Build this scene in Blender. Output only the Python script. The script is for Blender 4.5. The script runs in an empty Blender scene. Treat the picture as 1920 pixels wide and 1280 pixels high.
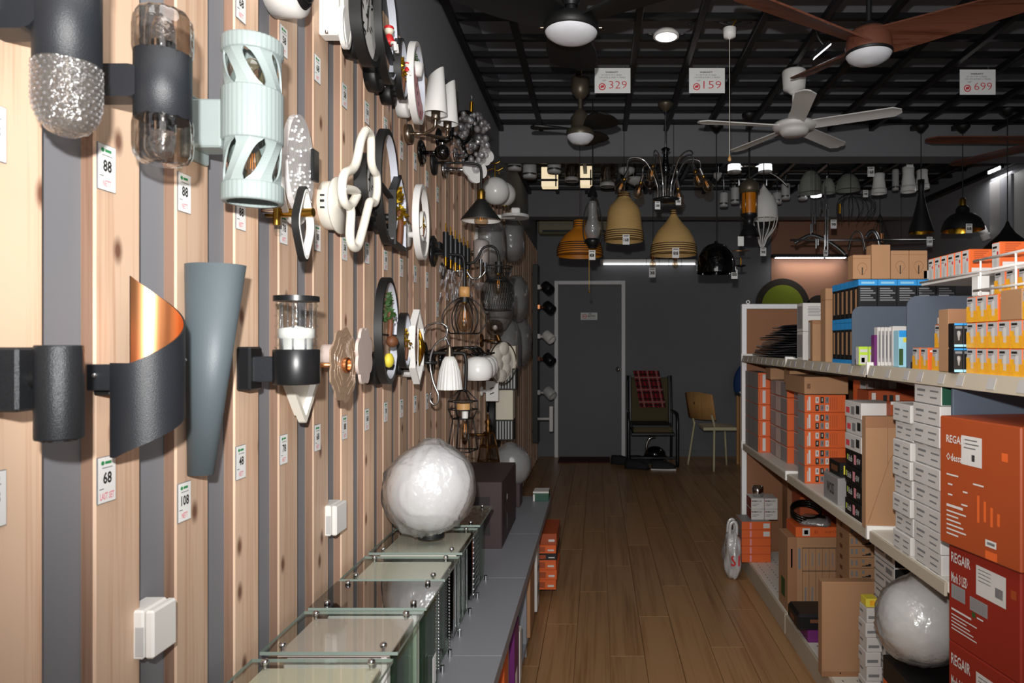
import bpy, math, random
from mathutils import Vector, Matrix
V = Vector
SC = bpy.context.scene
COL = SC.collection
# ---------------------------------------------------------------- camera, world, light, exposure
F, VX, VY, H = 1280.0, 1120.0, 645.0, 1.35      # focal length in pixels, centre of view, eye height in metres
cd = bpy.data.cameras.new('camera'); cam = bpy.data.objects.new('camera', cd); COL.objects.link(cam)
cd.sensor_width = 36.0; cd.lens = 24.0; cd.shift_x = -160/1920; cd.shift_y = 5/1920
cd.clip_start = .02; cd.clip_end = 60
cam.location = (0, 0, H); cam.rotation_euler = (math.pi/2, 0, 0)
cd.dof.use_dof = True; cd.dof.focus_distance = 2.6; cd.dof.aperture_fstop = 9
SC.camera = cam
w = bpy.data.worlds.new('world'); SC.world = w; w.use_nodes = True
bg = w.node_tree.nodes['Background']; bg.inputs[0].default_value = (.9, .94, 1, 1); bg.inputs[1].default_value = .6
SC.view_settings.view_transform = 'Standard'; SC.view_settings.look = 'None'
SC.view_settings.gamma = 1; SC.view_settings.exposure = 0; SC.view_settings.use_curve_mapping = False
def lamp(name, kind, loc, energy, col=(1,1,1), size=.1, aim=None, **k):
    l = bpy.data.lights.new(name, kind); l.energy = energy; l.color = col
    o = bpy.data.objects.new(name, l); COL.objects.link(o); o.location = loc
    if kind == 'AREA': l.size = size
    else: l.shadow_soft_size = size
    for a, b in k.items(): setattr(l, a, b)
    if aim is not None: o.rotation_euler = (V(aim)-V(loc)).to_track_quat('-Z', 'Y').to_euler()
    return o
# the photographer's flash, just above the lens, which throws the short hard shadows on the battens
lamp('flash_lamp', 'SPOT', (-.03, -.06, 1.50), 222, (1, .985, .96), .018, aim=(.0, 3, 1.85),
     spot_size=math.radians(107), spot_blend=1.0)
# the shop's ceiling panels over the entrance, above and behind the camera
lamp('entrance_panel_light', 'AREA', (.05, .55, 2.84), 27, (1, .97, .93), 1.6, aim=(.05, .8, 0))

# ---------------------------------------------------------------- helpers
def srgb(h):
    h = h.lstrip('#'); r = []
    for i in (0, 2, 4):
        c = int(h[i:i+2], 16)/255
        r.append(c/12.92 if c <= .04045 else ((c+.055)/1.055)**2.4)
    return (r[0], r[1], r[2], 1)
M = {}
def mat(n, col, rough=.5, metal=0, var=.06, scale=30, emit=None, es=1, bump=0, bscale=200, spec=.5, coat=0, stretch=(1,1,1)):
    m = bpy.data.materials.new(n); m.use_nodes = True; t = m.node_tree; N = t.nodes; L = t.links
    b = N['Principled BSDF']; c = srgb(col)
    tc = N.new('ShaderNodeTexCoord'); mp = N.new('ShaderNodeMapping'); mp.inputs['Scale'].default_value = stretch
    L.new(tc.outputs['Object'], mp.inputs[0])
    nz = N.new('ShaderNodeTexNoise'); nz.inputs['Scale'].default_value = scale; nz.inputs['Detail'].default_value = 3
    L.new(mp.outputs[0], nz.inputs[0])
    mx = N.new('ShaderNodeMix'); mx.data_type = 'RGBA'
    mx.inputs[6].default_value = tuple(x*(1-var) for x in c[:3])+(1,); mx.inputs[7].default_value = tuple(min(1, x*(1+var)) for x in c[:3])+(1,)
    L.new(nz.outputs[0], mx.inputs[0]); L.new(mx.outputs[2], b.inputs['Base Color'])
    b.inputs['Roughness'].default_value = rough; b.inputs['Metallic'].default_value = metal
    b.inputs['Specular IOR Level'].default_value = spec; b.inputs['Coat Weight'].default_value = coat
    if emit: b.inputs['Emission Color'].default_value = srgb(emit); b.inputs['Emission Strength'].default_value = es
    if bump:
        n2 = N.new('ShaderNodeTexNoise'); n2.inputs['Scale'].default_value = bscale; L.new(mp.outputs[0], n2.inputs[0])
        bu = N.new('ShaderNodeBump'); bu.inputs['Strength'].default_value = bump; bu.inputs['Distance'].default_value = .002
        L.new(n2.outputs[0], bu.inputs['Height']); L.new(bu.outputs[0], b.inputs['Normal'])
    M[n] = m; return m
def glassmat(n, tint, refl=.25, rough=.03, bump=0, bscale=60, body=0, bodycol='#ffffff', edge=.5):
    """thin clear sheet: lets light through, reflects more at grazing angles"""
    m = bpy.data.materials.new(n); m.use_nodes = True; t = m.node_tree; N = t.nodes; L = t.links
    N.remove(N['Principled BSDF']); out = N['Material Output']
    tr = N.new('ShaderNodeBsdfTransparent'); tr.inputs[0].default_value = srgb(tint)
    gl = N.new('ShaderNodeBsdfGlossy'); gl.inputs['Roughness'].default_value = rough
    lw = N.new('ShaderNodeLayerWeight'); lw.inputs[0].default_value = edge
    mr = N.new('ShaderNodeMapRange'); mr.inputs[3].default_value = refl*.3; mr.inputs[4].default_value = min(1, refl*2.6)
    pw = N.new('ShaderNodeMath'); pw.operation = 'POWER'; pw.inputs[1].default_value = 2.6
    L.new(lw.outputs['Facing'], pw.inputs[0]); L.new(pw.outputs[0], mr.inputs[0])
    mx = N.new('ShaderNodeMixShader'); L.new(mr.outputs[0], mx.inputs[0]); L.new(gl.outputs[0], mx.inputs[2])
    src = tr
    nz = N.new('ShaderNodeTexNoise'); nz.inputs['Scale'].default_value = bscale
    tc = N.new('ShaderNodeTexCoord'); L.new(tc.outputs['Object'], nz.inputs[0])
    if body:
        df = N.new('ShaderNodeBsdfDiffuse'); df.inputs[0].default_value = srgb(bodycol)
        m2 = N.new('ShaderNodeMixShader'); m2.inputs[0].default_value = body
        L.new(tr.outputs[0], m2.inputs[1]); L.new(df.outputs[0], m2.inputs[2]); src = m2
    L.new(src.outputs[0], mx.inputs[1])
    if bump:
        bu = N.new('ShaderNodeBump'); bu.inputs['Strength'].default_value = bump; bu.inputs['Distance'].default_value = .01
        L.new(nz.outputs[0], bu.inputs['Height'])
        for x in (gl, lw): L.new(bu.outputs[0], x.inputs['Normal'])
    L.new(mx.outputs[0], out.inputs[0]); M[n] = m; return m
def woodmat(n, ca, cb, cc, axis=2, knots=True, rough=.5, gs=1.0, rnd=.25, coat=0):
    """planed timber: long fibres along one axis, knots, a tone per piece"""
    m = bpy.data.materials.new(n); m.use_nodes = True; t = m.node_tree; N = t.nodes; L = t.links
    b = N['Principled BSDF']; b.inputs['Roughness'].default_value = rough; b.inputs['Coat Weight'].default_value = coat
    ge = N.new('ShaderNodeNewGeometry'); oi = N.new('ShaderNodeObjectInfo')
    ad = N.new('ShaderNodeVectorMath'); ad.operation = 'ADD'
    cx = N.new('ShaderNodeCombineXYZ'); mu = N.new('ShaderNodeMath'); mu.operation = 'MULTIPLY'; mu.inputs[1].default_value = 37
    L.new(oi.outputs['Random'], mu.inputs[0])
    for i in range(3): L.new(mu.outputs[0], cx.inputs[i])
    L.new(ge.outputs['Position'], ad.inputs[0]); L.new(cx.outputs[0], ad.inputs[1])
    def mapped(s, long):
        mp = N.new('ShaderNodeMapping'); sc = [s, s, s]; sc[axis] = long; mp.inputs['Scale'].default_value = sc
        L.new(ad.outputs[0], mp.inputs[0]); return mp.outputs[0]
    n1 = N.new('ShaderNodeTexNoise'); n1.inputs['Scale'].default_value = 1; n1.inputs['Detail'].default_value = 5; n1.inputs['Distortion'].default_value = .6
    L.new(mapped(34*gs, 1.1*gs), n1.inputs[0])
    n2 = N.new('ShaderNodeTexNoise'); n2.inputs['Scale'].default_value = 1; n2.inputs['Detail'].default_value = 4
    L.new(mapped(170*gs, 4*gs), n2.inputs[0])
    av = N.new('ShaderNodeMath'); av.operation = 'MULTIPLY_ADD'; av.inputs[1].default_value = .65
    L.new(n2.outputs[0], av.inputs[0]); L.new(n1.outputs[0], av.inputs[2])
    rp = N.new('ShaderNodeValToRGB'); e = rp.color_ramp.elements
    e[0].position = .45; e[0].color = srgb(ca); e[1].position = .85; e[1].color = srgb(cc)
    x = e.new(.64); x.color = srgb(cb)
    L.new(av.outputs[0], rp.inputs[0]); last = rp.outputs[0]
    if knots:
        vo = N.new('ShaderNodeTexVoronoi'); vo.inputs['Scale'].default_value = 1; vo.voronoi_dimensions = '2D'; sx = N.new('ShaderNodeSeparateXYZ'); cy = N.new('ShaderNodeCombineXYZ'); km = N.new('ShaderNodeMapping'); km.inputs['Scale'].default_value = (13, 6.5, 1)
        L.new(ad.outputs[0], sx.inputs[0]); L.new(sx.outputs[1], cy.inputs[0]); L.new(sx.outputs[2], cy.inputs[1]); L.new(cy.outputs[0], km.inputs[0]); L.new(km.outputs[0], vo.inputs[0])
        se = N.new('ShaderNodeSeparateColor'); L.new(vo.outputs['Color'], se.inputs[0]); gt = N.new('ShaderNodeMath'); gt.operation = 'LESS_THAN'; gt.inputs[1].default_value = .6
        L.new(se.outputs[0], gt.inputs[0]); ka = N.new('ShaderNodeMath'); ka.operation = 'ADD'; L.new(gt.outputs[0], ka.inputs[0]); L.new(vo.outputs['Distance'], ka.inputs[1])
        r2 = N.new('ShaderNodeValToRGB'); k = r2.color_ramp.elements
        k[0].position = .05; k[0].color = srgb('#6a3a20'); k[1].position = .16; k[1].color = (1, 1, 1, 1)
        L.new(ka.outputs[0], r2.inputs[0])
        mm = N.new('ShaderNodeMix'); mm.data_type = 'RGBA'; mm.blend_type = 'MULTIPLY'; mm.inputs[0].default_value = .85
        L.new(last, mm.inputs[6]); L.new(r2.outputs[0], mm.inputs[7]); last = mm.outputs[2]
    hs = N.new('ShaderNodeHueSaturation'); mr = N.new('ShaderNodeMapRange'); mr.inputs[3].default_value = 1-rnd; mr.inputs[4].default_value = 1+rnd*.6
    L.new(oi.outputs['Random'], mr.inputs[0]); L.new(mr.outputs[0], hs.inputs['Value']); L.new(last, hs.inputs['Color'])
    L.new(hs.outputs[0], b.inputs['Base Color'])
    bu = N.new('ShaderNodeBump'); bu.inputs['Strength'].default_value = .12; bu.inputs['Distance'].default_value = .001
    L.new(n2.outputs[0], bu.inputs['Height']); L.new(bu.outputs[0], b.inputs['Normal'])
    M[n] = m; return m

def frame(z):
    z = V(z).normalized(); a = V((0,0,1)) if abs(z.z) < .95 else V((1,0,0))
    if abs(z.z) >= .95: x = V((1,0,0))
    else: x = a.cross(z).normalized()
    x = (x - z*x.dot(z)).normalized(); y = z.cross(x); return x, y, z
TXT = {}
def text_geo(s, bold=0):
    if (s, bold) in TXT: return TXT[(s, bold)]
    c = bpy.data.curves.new('lettering', 'FONT'); c.body = s; c.resolution_u = 1 if len(s) > 6 else 2; c.offset = bold
    o = bpy.data.objects.new('lettering', c); COL.objects.link(o)
    dg = bpy.context.evaluated_depsgraph_get(); me = bpy.data.meshes.new_from_object(o.evaluated_get(dg))
    vs = [(v.co.x, v.co.y) for v in me.vertices]; fs = [tuple(p.vertices) for p in me.polygons]
    bpy.data.objects.remove(o); bpy.data.curves.remove(c); bpy.data.meshes.remove(me)
    x0 = min(v[0] for v in vs); x1 = max(v[0] for v in vs); y0 = min(v[1] for v in vs); y1 = max(v[1] for v in vs)
    vs = [((x-x0)/(x1-x0), (y-y0)/(y1-y0)) for x, y in vs]
    TXT[(s, bold)] = (vs, fs); return vs, fs
ORG = {}
class MB:
    """collects shapes with their materials and links them as ONE mesh object"""
    def __init__(s): s.v = []; s.f = []; s.m = []; s.sm = []; s.mats = []
    def mi(s, m):
        m = M[m] if isinstance(m, str) else m
        if m not in s.mats: s.mats.append(m)
        return s.mats.index(m)
    def add(s, vs, fs, m, smooth=False):
        k = len(s.v); i = s.mi(m); s.v += [tuple(v) for v in vs]
        for f in fs: s.f.append(tuple(k+j for j in f)); s.m.append(i); s.sm.append(smooth)
        return s
    def box(s, c, d, m, bev=0, R=None, fm=None):
        """chamfered box: c centre, d sizes; fm gives single faces their own material ('-x','+x','-y','+y','-z','+z')"""
        c = V(c); h = V(d)/2; b = min(bev, min(h)*.45); R = R or Matrix.Identity(3); T = lambda p: R @ V(p) + c
        S = [(x, y, z) for x in (-1, 1) for y in (-1, 1) for z in (-1, 1)]
        nm = {(0,-1):'-x', (0,1):'+x', (1,-1):'-y', (1,1):'+y', (2,-1):'-z', (2,1):'+z'}; fm = fm or {}
        def quad(ax, sg):
            a, e = (ax+1) % 3, (ax+2) % 3; o = [(-1,-1), (1,-1), (1,1), (-1,1)]
            if sg < 0: o = o[::-1]
            r = []
            for p, q in o:
                t = [0,0,0]; t[ax] = sg; t[a] = p; t[e] = q; r.append(tuple(t))
            return r
        def pt(k, ax): return T([k[i]*(h[i]-(b if i != ax else 0)) for i in range(3)])
        if b <= 0:
            for (ax, sg), n in nm.items():
                s.add([T([k[i]*h[i] for i in range(3)]) for k in quad(ax, sg)], [(0,1,2,3)], fm.get(n, m))
            return s
        for (ax, sg), n in nm.items(): s.add([pt(k, ax) for k in quad(ax, sg)], [(0,1,2,3)], fm.get(n, m))
        vs = []; ix = {}
        for k in S:
            for ax in range(3): ix[(k, ax)] = len(vs); vs.append(pt(k, ax))
        fs = [[ix[(k,0)], ix[(k,1)], ix[(k,2)]][::(1 if k[0]*k[1]*k[2] > 0 else -1)] for k in S]
        for ax in range(3):
            a, e = (ax+1) % 3, (ax+2) % 3
            for p in (-1, 1):
                for q in (-1, 1):
                    k0 = [0,0,0]; k0[ax] = -1; k0[a] = p; k0[e] = q; k1 = list(k0); k1[ax] = 1; k0 = tuple(k0); k1 = tuple(k1)
                    f = [ix[(k0,a)], ix[(k1,a)], ix[(k1,e)], ix[(k0,e)]]
                    if p*q > 0: f = f[::-1]
                    fs.append(f[::-1] if True else f)
        s.add(vs, fs, m); return s
    def quad(s, a, b, c, d, m): return s.add([a, b, c, d], [(0,1,2,3)], m)
    def lathe(s, pr, c, m, n=24, axis=(0,0,1), smooth=True, wav=None, arc=None, caps=False):
        """profile [(radius, height)] turned about an axis through c"""
        x, y, z = frame(axis); c = V(c); vs = []; fs = []; k = len(pr)
        for i in range(n):
            a = 2*math.pi*i/n
            for r, h in pr:
                q = r*(wav(a, h) if wav else 1); vs.append(c + x*(q*math.cos(a)) + y*(q*math.sin(a)) + z*h)
        for i in range(n):
            j = (i+1) % n
            for t in range(k-1): fs.append((i*k+t, j*k+t, j*k+t+1, i*k+t+1))
        s.add(vs, fs, m, smooth)
        if caps:
            s.add([vs[i*k] for i in range(n)][::-1], [tuple(range(n))], m); s.add([vs[i*k+k-1] for i in range(n)], [tuple(range(n))], m)
        return s
    def cyl(s, a, b, r, m, n=16, r2=None, smooth=True):
        a = V(a); b = V(b); return s.lathe([(r, 0), (r if r2 is None else r2, (b-a).length)], a, m, n, b-a, smooth, caps=True)
    def sphere(s, c, r, m, n=20, sq=(1,1,1), k=None):
        k = k or n//2; c = V(c); vs = []; fs = []
        for j in range(1, k):
            t = math.pi*j/k
            for i in range(n):
                a = 2*math.pi*i/n; vs.append(c + V((r*sq[0]*math.sin(t)*math.cos(a), r*sq[1]*math.sin(t)*math.sin(a), r*sq[2]*math.cos(t))))
        top = len(vs); vs += [c+V((0,0,r*sq[2])), c-V((0,0,r*sq[2]))]
        for j in range(k-2):
            for i in range(n):
                q = (i+1) % n; fs.append((j*n+i, (j+1)*n+i, (j+1)*n+q, j*n+q))
        for i in range(n):
            q = (i+1) % n; fs.append((top, i, q)); fs.append((top+1, (k-2)*n+q, (k-2)*n+i))
        return s.add(vs, fs, m, True)
    def tube(s, pts, r, m, n=8, closed=False, flat=None):
        """round (or, with flat=(a,b), elliptical) tube along a path"""
        P_ = [V(p) for p in pts]; k = len(P_); rr = r if isinstance(r, (list, tuple)) else [r]*k; vs = []; fs = []; up = None
        for i in range(k):
            if closed: t = P_[(i+1) % k]-P_[i-1]
            else: t = P_[min(i+1, k-1)]-P_[max(i-1, 0)]
            t = t.normalized() if t.length > 1e-9 else V((0,0,1))
            if up is None: up = frame(t)[0]
            up = (up - t*up.dot(t)); up = up.normalized() if up.length > 1e-6 else frame(t)[0]; sd = t.cross(up)
            fa, fb = flat or (1, 1)
            for j in range(n):
                a = 2*math.pi*j/n; vs.append(P_[i] + up*(rr[i]*fa*math.cos(a)) + sd*(rr[i]*fb*math.sin(a)))
        for i in range(k if closed else k-1):
            q = (i+1) % k
            for j in range(n):
                e = (j+1) % n; fs.append((i*n+j, i*n+e, q*n+e, q*n+j))
        if not closed: fs.append(tuple(range(n))[::-1]); fs.append(tuple((k-1)*n+j for j in range(n)))
        return s.add(vs, fs, m, n > 4)
    def loop(s, poly, frm, o, i, t, m, mi=None, mf=None):
        """flat band frame following a closed outline: outline scaled by o and i, thickness t along the normal"""
        c, u, v, w = frm; k = len(poly); A = []
        for sc, h in ((o, 0), (o, t), (i, t), (i, 0)): A += [V(c)+u*(p[0]*sc)+v*(p[1]*sc)+w*h for p in poly]
        for q, mm in ((0, m), (1, mf or m), (2, mi or m), (3, m)):
            s.add(A, [(q*k+a, q*k+(a+1) % k, ((q+1) % 4)*k+(a+1) % k, ((q+1) % 4)*k+a) for a in range(k)], mm, q in (0, 2) and k > 12)
        return s
    def plate(s, poly, frm, t, m, mf=None):
        c, u, v, w = frm; k = len(poly); A = [V(c)+u*p[0]+v*p[1] for p in poly]; B = [p+w*t for p in A]
        s.add(A[::-1], [tuple(range(k))], m); s.add(B, [tuple(range(k))], mf or m)
        return s.add(A+B, [(i, (i+1) % k, k+(i+1) % k, k+i) for i in range(k)], m)
    def text(s, t, o, u, v, w_, h_, m, bold=0):
        """words fitted to a rectangle: o lower left corner, u and v unit directions"""
        vs, fs = text_geo(t, bold); o = V(o); u = V(u); v = V(v)
        return s.add([o+u*(x*w_)+v*(y*h_) for x, y in vs], fs, m)
    def build(s, name, parent=None, loc=None, label=None, cat=None, group=None, kind=None, rz=0):
        org = ORG.get(parent.name, V((0,0,0))) if parent else V(loc or (0,0,0))
        me = bpy.data.meshes.new(name); me.from_pydata([V(v)-org for v in s.v], [], s.f)
        for m in s.mats: me.materials.append(m)
        me.polygons.foreach_set('material_index', s.m); me.polygons.foreach_set('use_smooth', s.sm); me.update()
        o = bpy.data.objects.new(name, me); COL.objects.link(o); o.parent = parent
        if parent is None: o.location = org
        elif parent.type == 'MESH' and parent.parent is not None: pass
        if rz: o.rotation_euler.z = rz
        ORG[o.name] = org; tag(o, label, cat, group, kind); return o
def tag(o, label=None, cat=None, group=None, kind=None):
    for k, x in (('label', label), ('category', cat), ('group', group), ('kind', kind)):
        if x: o[k] = x
    return o
def thing(name, label, cat, loc, group=None):
    o = bpy.data.objects.new(name, None); COL.objects.link(o); o.location = loc; o.empty_display_size = .05
    ORG[o.name] = V(loc); return tag(o, label, cat, group)
def dup(o, loc, label=None, rz=None, parent=None, group=None):
    c = o.copy(); COL.objects.link(c)
    if parent is None: c.location = loc
    else: c.parent = parent
    if rz is not None: c.rotation_euler.z = rz
    if label: c['label'] = label
    if group: c['group'] = group
    for ch in list(o.children): dup(ch, None, parent=c)
    return c
def P(px, py, d): return V(((px-VX)*d/F, d, H-(py-VY)*d/F))
def spl(pts, k=6, closed=False):
    """smooth curve through points"""
    p = [V(q) for q in pts]; n = len(p); out = []
    for i in range(n if closed else n-1):
        a, b, c, d = (p[(i-1) % n], p[i], p[(i+1) % n], p[(i+2) % n]) if closed else (p[max(i-1,0)], p[i], p[i+1], p[min(i+2,n-1)])
        for j in range(k):
            t = j/k; out.append(.5*((2*b)+(c-a)*t+(2*a-5*b+4*c-d)*t*t+(3*b-a-3*c+d)*t**3))
    if not closed: out.append(p[-1])
    return out
def circ(n=32, r=1, ry=None): return [(r*math.cos(2*math.pi*i/n), (ry or r)*math.sin(2*math.pi*i/n)) for i in range(n)]
X_, Y_, Z_ = V((1,0,0)), V((0,1,0)), V((0,0,1))
ORD = ['first','second','third','fourth','fifth','sixth','seventh','eighth','ninth','tenth','eleventh','twelfth','thirteenth','fourteenth','fifteenth','sixteenth']
random.seed(7)
# ---------------------------------------------------------------- materials
woodmat('pine', '#ba8f72', '#cfa88c', '#dfbfa4')
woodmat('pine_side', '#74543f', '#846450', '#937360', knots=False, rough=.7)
woodmat('laminate', '#7e5a3a', '#946c46', '#a88058', axis=1, knots=False, rough=.34, gs=.6, rnd=.09)
woodmat('fan_wood', '#442317', '#5a3223', '#704433', axis=0, knots=False, rough=.4, gs=1.2, rnd=.05)
woodmat('beech', '#a8763f', '#bd8a50', '#cc9c62', axis=2, knots=False, rough=.45, rnd=.05)
mat('wall_paint', '#7c7d82', .8, var=.04, scale=3)
mat('dark_paint', '#77787c', .85, var=.05, scale=3)
mat('slab', '#9c9ca0', .9, var=.05, scale=4)
mat('black_steel', '#0c0c0d', .42, var=.1)
mat('skirt', '#2a1c14', .6)
mat('terracotta', '#ae8068', .8, var=.04, scale=4)
mat('mural_dark', '#2c2620', .8); mat('mural_green', '#7f8f1c', .8)
mat('door_paint', '#6a6b6f', .6, var=.03, scale=4); mat('white_trim', '#f0f0f2', .5)
mat('white', '#e6e4e0', .45, var=.02); mat('white_gloss', '#f4f4f6', .2, var=.02); mat('offwhite', '#ddd8cc', .4, var=.02)
mat('cream', '#d8d0bc', .45); mat('paper', '#eeeeec', .7, var=.02)
mat('ink', '#141414', .7); mat('ink_gray', '#77777a', .7); mat('ink_red', '#d8404a', .7); mat('ink_pink', '#e8808c', .7); mat('ink_green', '#2f8a52', .7)
mat('charcoal', '#1f2227', .45, var=.08, bump=.25, bscale=900); mat('charcoal_sparkle', '#2a2c2f', .38, .35, var=.5, scale=700, bump=.3, bscale=900)
mat('matt_black', '#121212', .5, var=.1); mat('gloss_black', '#050505', .06, coat=.5); mat('satin_black', '#17181a', .35)
mat('sage', '#8c9796', .5, var=.03, bump=.15, bscale=700); mat('slate', '#525c61', .5, var=.04, bump=.15, bscale=700)
mat('copper', '#e09a68', .34, 1.0, var=.08, stretch=(1,1,.1)); mat('gold', '#d8a234', .22, 1.0); mat('brass', '#b08a3c', .3, 1.0); mat('bronze', '#5e5648', .4, .5); mat('antique', '#6b4a26', .4, .9)
mat('chrome', '#d8dadc', .1, 1.0, var=.03); mat('nickel', '#a89c8c', .28, 1.0); mat('steel', '#9a9a9a', .35, 1.0)
mat('frost', '#c9cdd8', .35, var=.02, spec=.5); mat('opal', '#e4e3e0', .25, var=.02); mat('opal_dim', '#b9b9b8', .4, var=.04)
mat('diffuser', '#e4e6ec', .5)
mat('rattan', '#c9a468', .6, var=.14, scale=60, stretch=(.15,.15,3), bump=.4, bscale=60); mat('rattan_orange', '#c87a18', .55, var=.14, scale=60, stretch=(.15,.15,3), bump=.4, bscale=60); mat('rattan_dark', '#3a2410', .6)
mat('amber', '#b86c10', .2, var=.2, scale=40)
mat('glass_edge', '#8c9a92', .2); mat('leaf', '#2f4e22', .6, var=.3); mat('gold_leaf', '#c9a42c', .3, .9, var=.3); mat('pink', '#d78e98', .5); mat('red', '#c41f24', .5); mat('brown', '#6a3f26', .6); mat('yellow', '#dccb44', .5)
mat('cardboard', '#a47c5a', .8, var=.05, scale=12); mat('cardboard_dark', '#94694a', .8, var=.05, scale=12); mat('kraft_edge', '#8a6040', .85)
mat('orange', '#d4602a', .45, var=.03); mat('orange_deep', '#9c441e', .5, var=.04); mat('red_box', '#8a2618', .5, var=.04)
mat('box_gray', '#8d8a8a', .5, var=.06); mat('box_white', '#c9c5c1', .6, var=.03); mat('box_black', '#141415', .45); mat('box_blue', '#2f93d8', .4); mat('box_green', '#1c4a38', .5)
mat('divider', '#4c5562', .55, var=.04); mat('shelf_white', '#d6d2c8', .45, var=.03); mat('shelf_beige', '#b9ae9c', .5, var=.03); mat('hardboard', '#8f6142', .7, var=.05, scale=8)
mat('ledge', '#85868c', .45, var=.04, scale=5); mat('ledge_dark', '#3c3d41', .6)
mat('dark_carton', '#3c2c2e', .6, var=.06); mat('dark_carton_ink', '#1f1618', .6)
mat('olive', '#5c5238', .9, var=.1, bump=.3, bscale=500); mat('plaid', '#8c1826', .95); mat('plaid_dark', '#2c0a12', .95); mat('plaid_white', '#9a6a66', .95)
mat('mat_red', '#3e0f16', .95, var=.2, bump=.4, bscale=800); mat('shoe', '#1a1b1d', .8, var=.2); mat('chair_cream', '#cfc7a2', .4); mat('blue_chair', '#173a72', .7)
mat('purple', '#6a2468', .5); mat('ac_cream', '#8c8468', .5); mat('pouch', '#24262c', .25, var=.4, scale=40); mat('lime', '#b4d43c', .5); mat('skyblue', '#9ccfe0', .5)
mat('box_silver', '#b4b0ae', .4, var=.05); mat('flame', '#f0a828', .4, var=.3, scale=90); mat('filament', '#e08a1c', .4, emit='#e8a040', es=.4)
mat('led', '#ffffff', .4, emit='#f4f8ff', es=4); mat('led_soft', '#ffffff', .4, emit='#ffffff', es=1.6); mat('warm_glow', '#ffffff', .5, emit='#ffe7b8', es=.75, var=.25, scale=20)
glassmat('clear', '#f6f8f7', .26); glassmat('plate_glass', '#f8faf8', .12); glassmat('chimney_glass', '#eeeeee', .4, .05, body=.14); glassmat('bag_plastic', '#e8e8e8', .4, .2, bump=.8, bscale=30, body=.65, bodycol='#e6e6e6'); glassmat('smoke_glass', '#dcd6d0', .4, .08, bump=.3, bscale=60); glassmat('cut_glass', '#c4bfb8', .5, .15, bump=.5, bscale=190, body=.15, bodycol='#b0aaa4')
glassmat('green_glass', '#e6f0e6', .13, .04); glassmat('dark_glass', '#8a8680', .5, .04); glassmat('tea_glass', '#cdb49a', .3, .12, body=.75, bodycol='#b0967e', bump=.1, bscale=60)
glassmat('bulb_glass', '#f3e8d8', .4); glassmat('wrap', '#f4f4f4', .5, .26, bump=.9, bscale=34, edge=.5, body=.16); glassmat('wrap_dull', '#c8c8c8', .3, .2, bump=1.0, bscale=16, body=.25, bodycol='#d0d0d0', edge=.35)
glassmat('crystal', '#f0f0f4', .9, .06, bump=.5, bscale=120, body=.05); glassmat('bubble_wrap', '#e8e4e4', .35, .2, bump=.2, bscale=150, body=.7, bodycol='#e8e4e4')

# ---------------------------------------------------------------- the setting
XW, XP, DB, XR, ZG = -.722, -.70, 8.2, 3.4, 2.9    # wall paint plane, batten faces, back wall, right wall, ceiling grid
def struct(b, name, parent=None, loc=None): return b.build(name, parent, loc, kind='structure')
fl = MB().box((1.3, 3.6, -.03), (4.6, 9.8, .04), 'laminate'); floor = struct(fl, 'floor')
pb = MB().box((0, 0, -.004), (.148, 1.197, .012), 'laminate', .0008).build('plank', floor)
first = True; ci = 0
for ix in range(28):
    x = -.62 + ix*.15; y = 2.0 + (ix*.43 % 1.2) - 1.2
    while y < 8.2:
        vis = (y+1.2 > 2.4) and (x < 1.0 or y > 3.6) and x > -.75
        if vis:
            o = pb if first else dup(pb, None, parent=floor); first = False
            o.location = (x, y+.6, 0)
        y += 1.2
wl = struct(MB().box((XW-.05, 3.3, 1.6), (.1, 10.0, 3.4), 'wall_paint', fm={'+x':'wall_paint'}), 'wall_left')
SP, S0 = .183, .951
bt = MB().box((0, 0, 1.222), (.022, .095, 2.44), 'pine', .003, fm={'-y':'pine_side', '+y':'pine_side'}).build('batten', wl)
for k in range(-7, 40):
    y = S0+SP*(k-1)+.0475
    if y > 8.12: break
    o = bt if k == -7 else dup(bt, None, parent=wl); o.location = (XP-.011, y, 0)
wb = struct(MB().box(((XR+XW)/2, DB+.05, 1.6), (XR-XW+.2, .1, 3.4), 'dark_paint'), 'wall_back')
# painted wall: terracotta field with a ringed green disc and a smaller dark disc
m = MB(); px = lambda x: (x-VX)/F*DB; pz = lambda y: H-(y-VY)/F*DB
m.box(((px(1446)+XR)/2, DB-.002, 1.5), (XR-px(1446), .004, 3.0), 'terracotta'); m.build('mural_field', wb)
def disc(x, y, r, mm, d, nm):
    MB().plate(circ(40, r*DB/F), (V((px(x), DB-d, pz(y))), X_, Z_, -Y_), .003, mm).build(nm, wb)
disc(1467, 573, 51, 'mural_dark', .005, 'mural_ring'); disc(1467, 573, 39, 'mural_green', .009, 'mural_disc'); disc(1536, 578, 25, 'mural_dark', .005, 'mural_spot')
wr = struct(MB().box((XR+.05, 3.3, 1.6), (.1, 10.0, 3.4), 'dark_paint'), 'wall_right')
MB().box((XR-.02, 6.2, 2.83), (.05, 4.1, .05), 'black_steel', .004).build('cable_trunking', wr)
cl = struct(MB().box((1.34, 3.3, 3.38), (4.3, 10.0, .1), 'slab'), 'ceiling')
struct(MB().box(((XR+XW)/2, 5.1, 3.03), (XR-XW, .2, .61), 'dark_paint', .004), 'trim_1')
struct(MB().box(((XR+XW)/2, 7.2, 3.0), (XR-XW, .2, .65), 'dark_paint', .004), 'trim_2')
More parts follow.
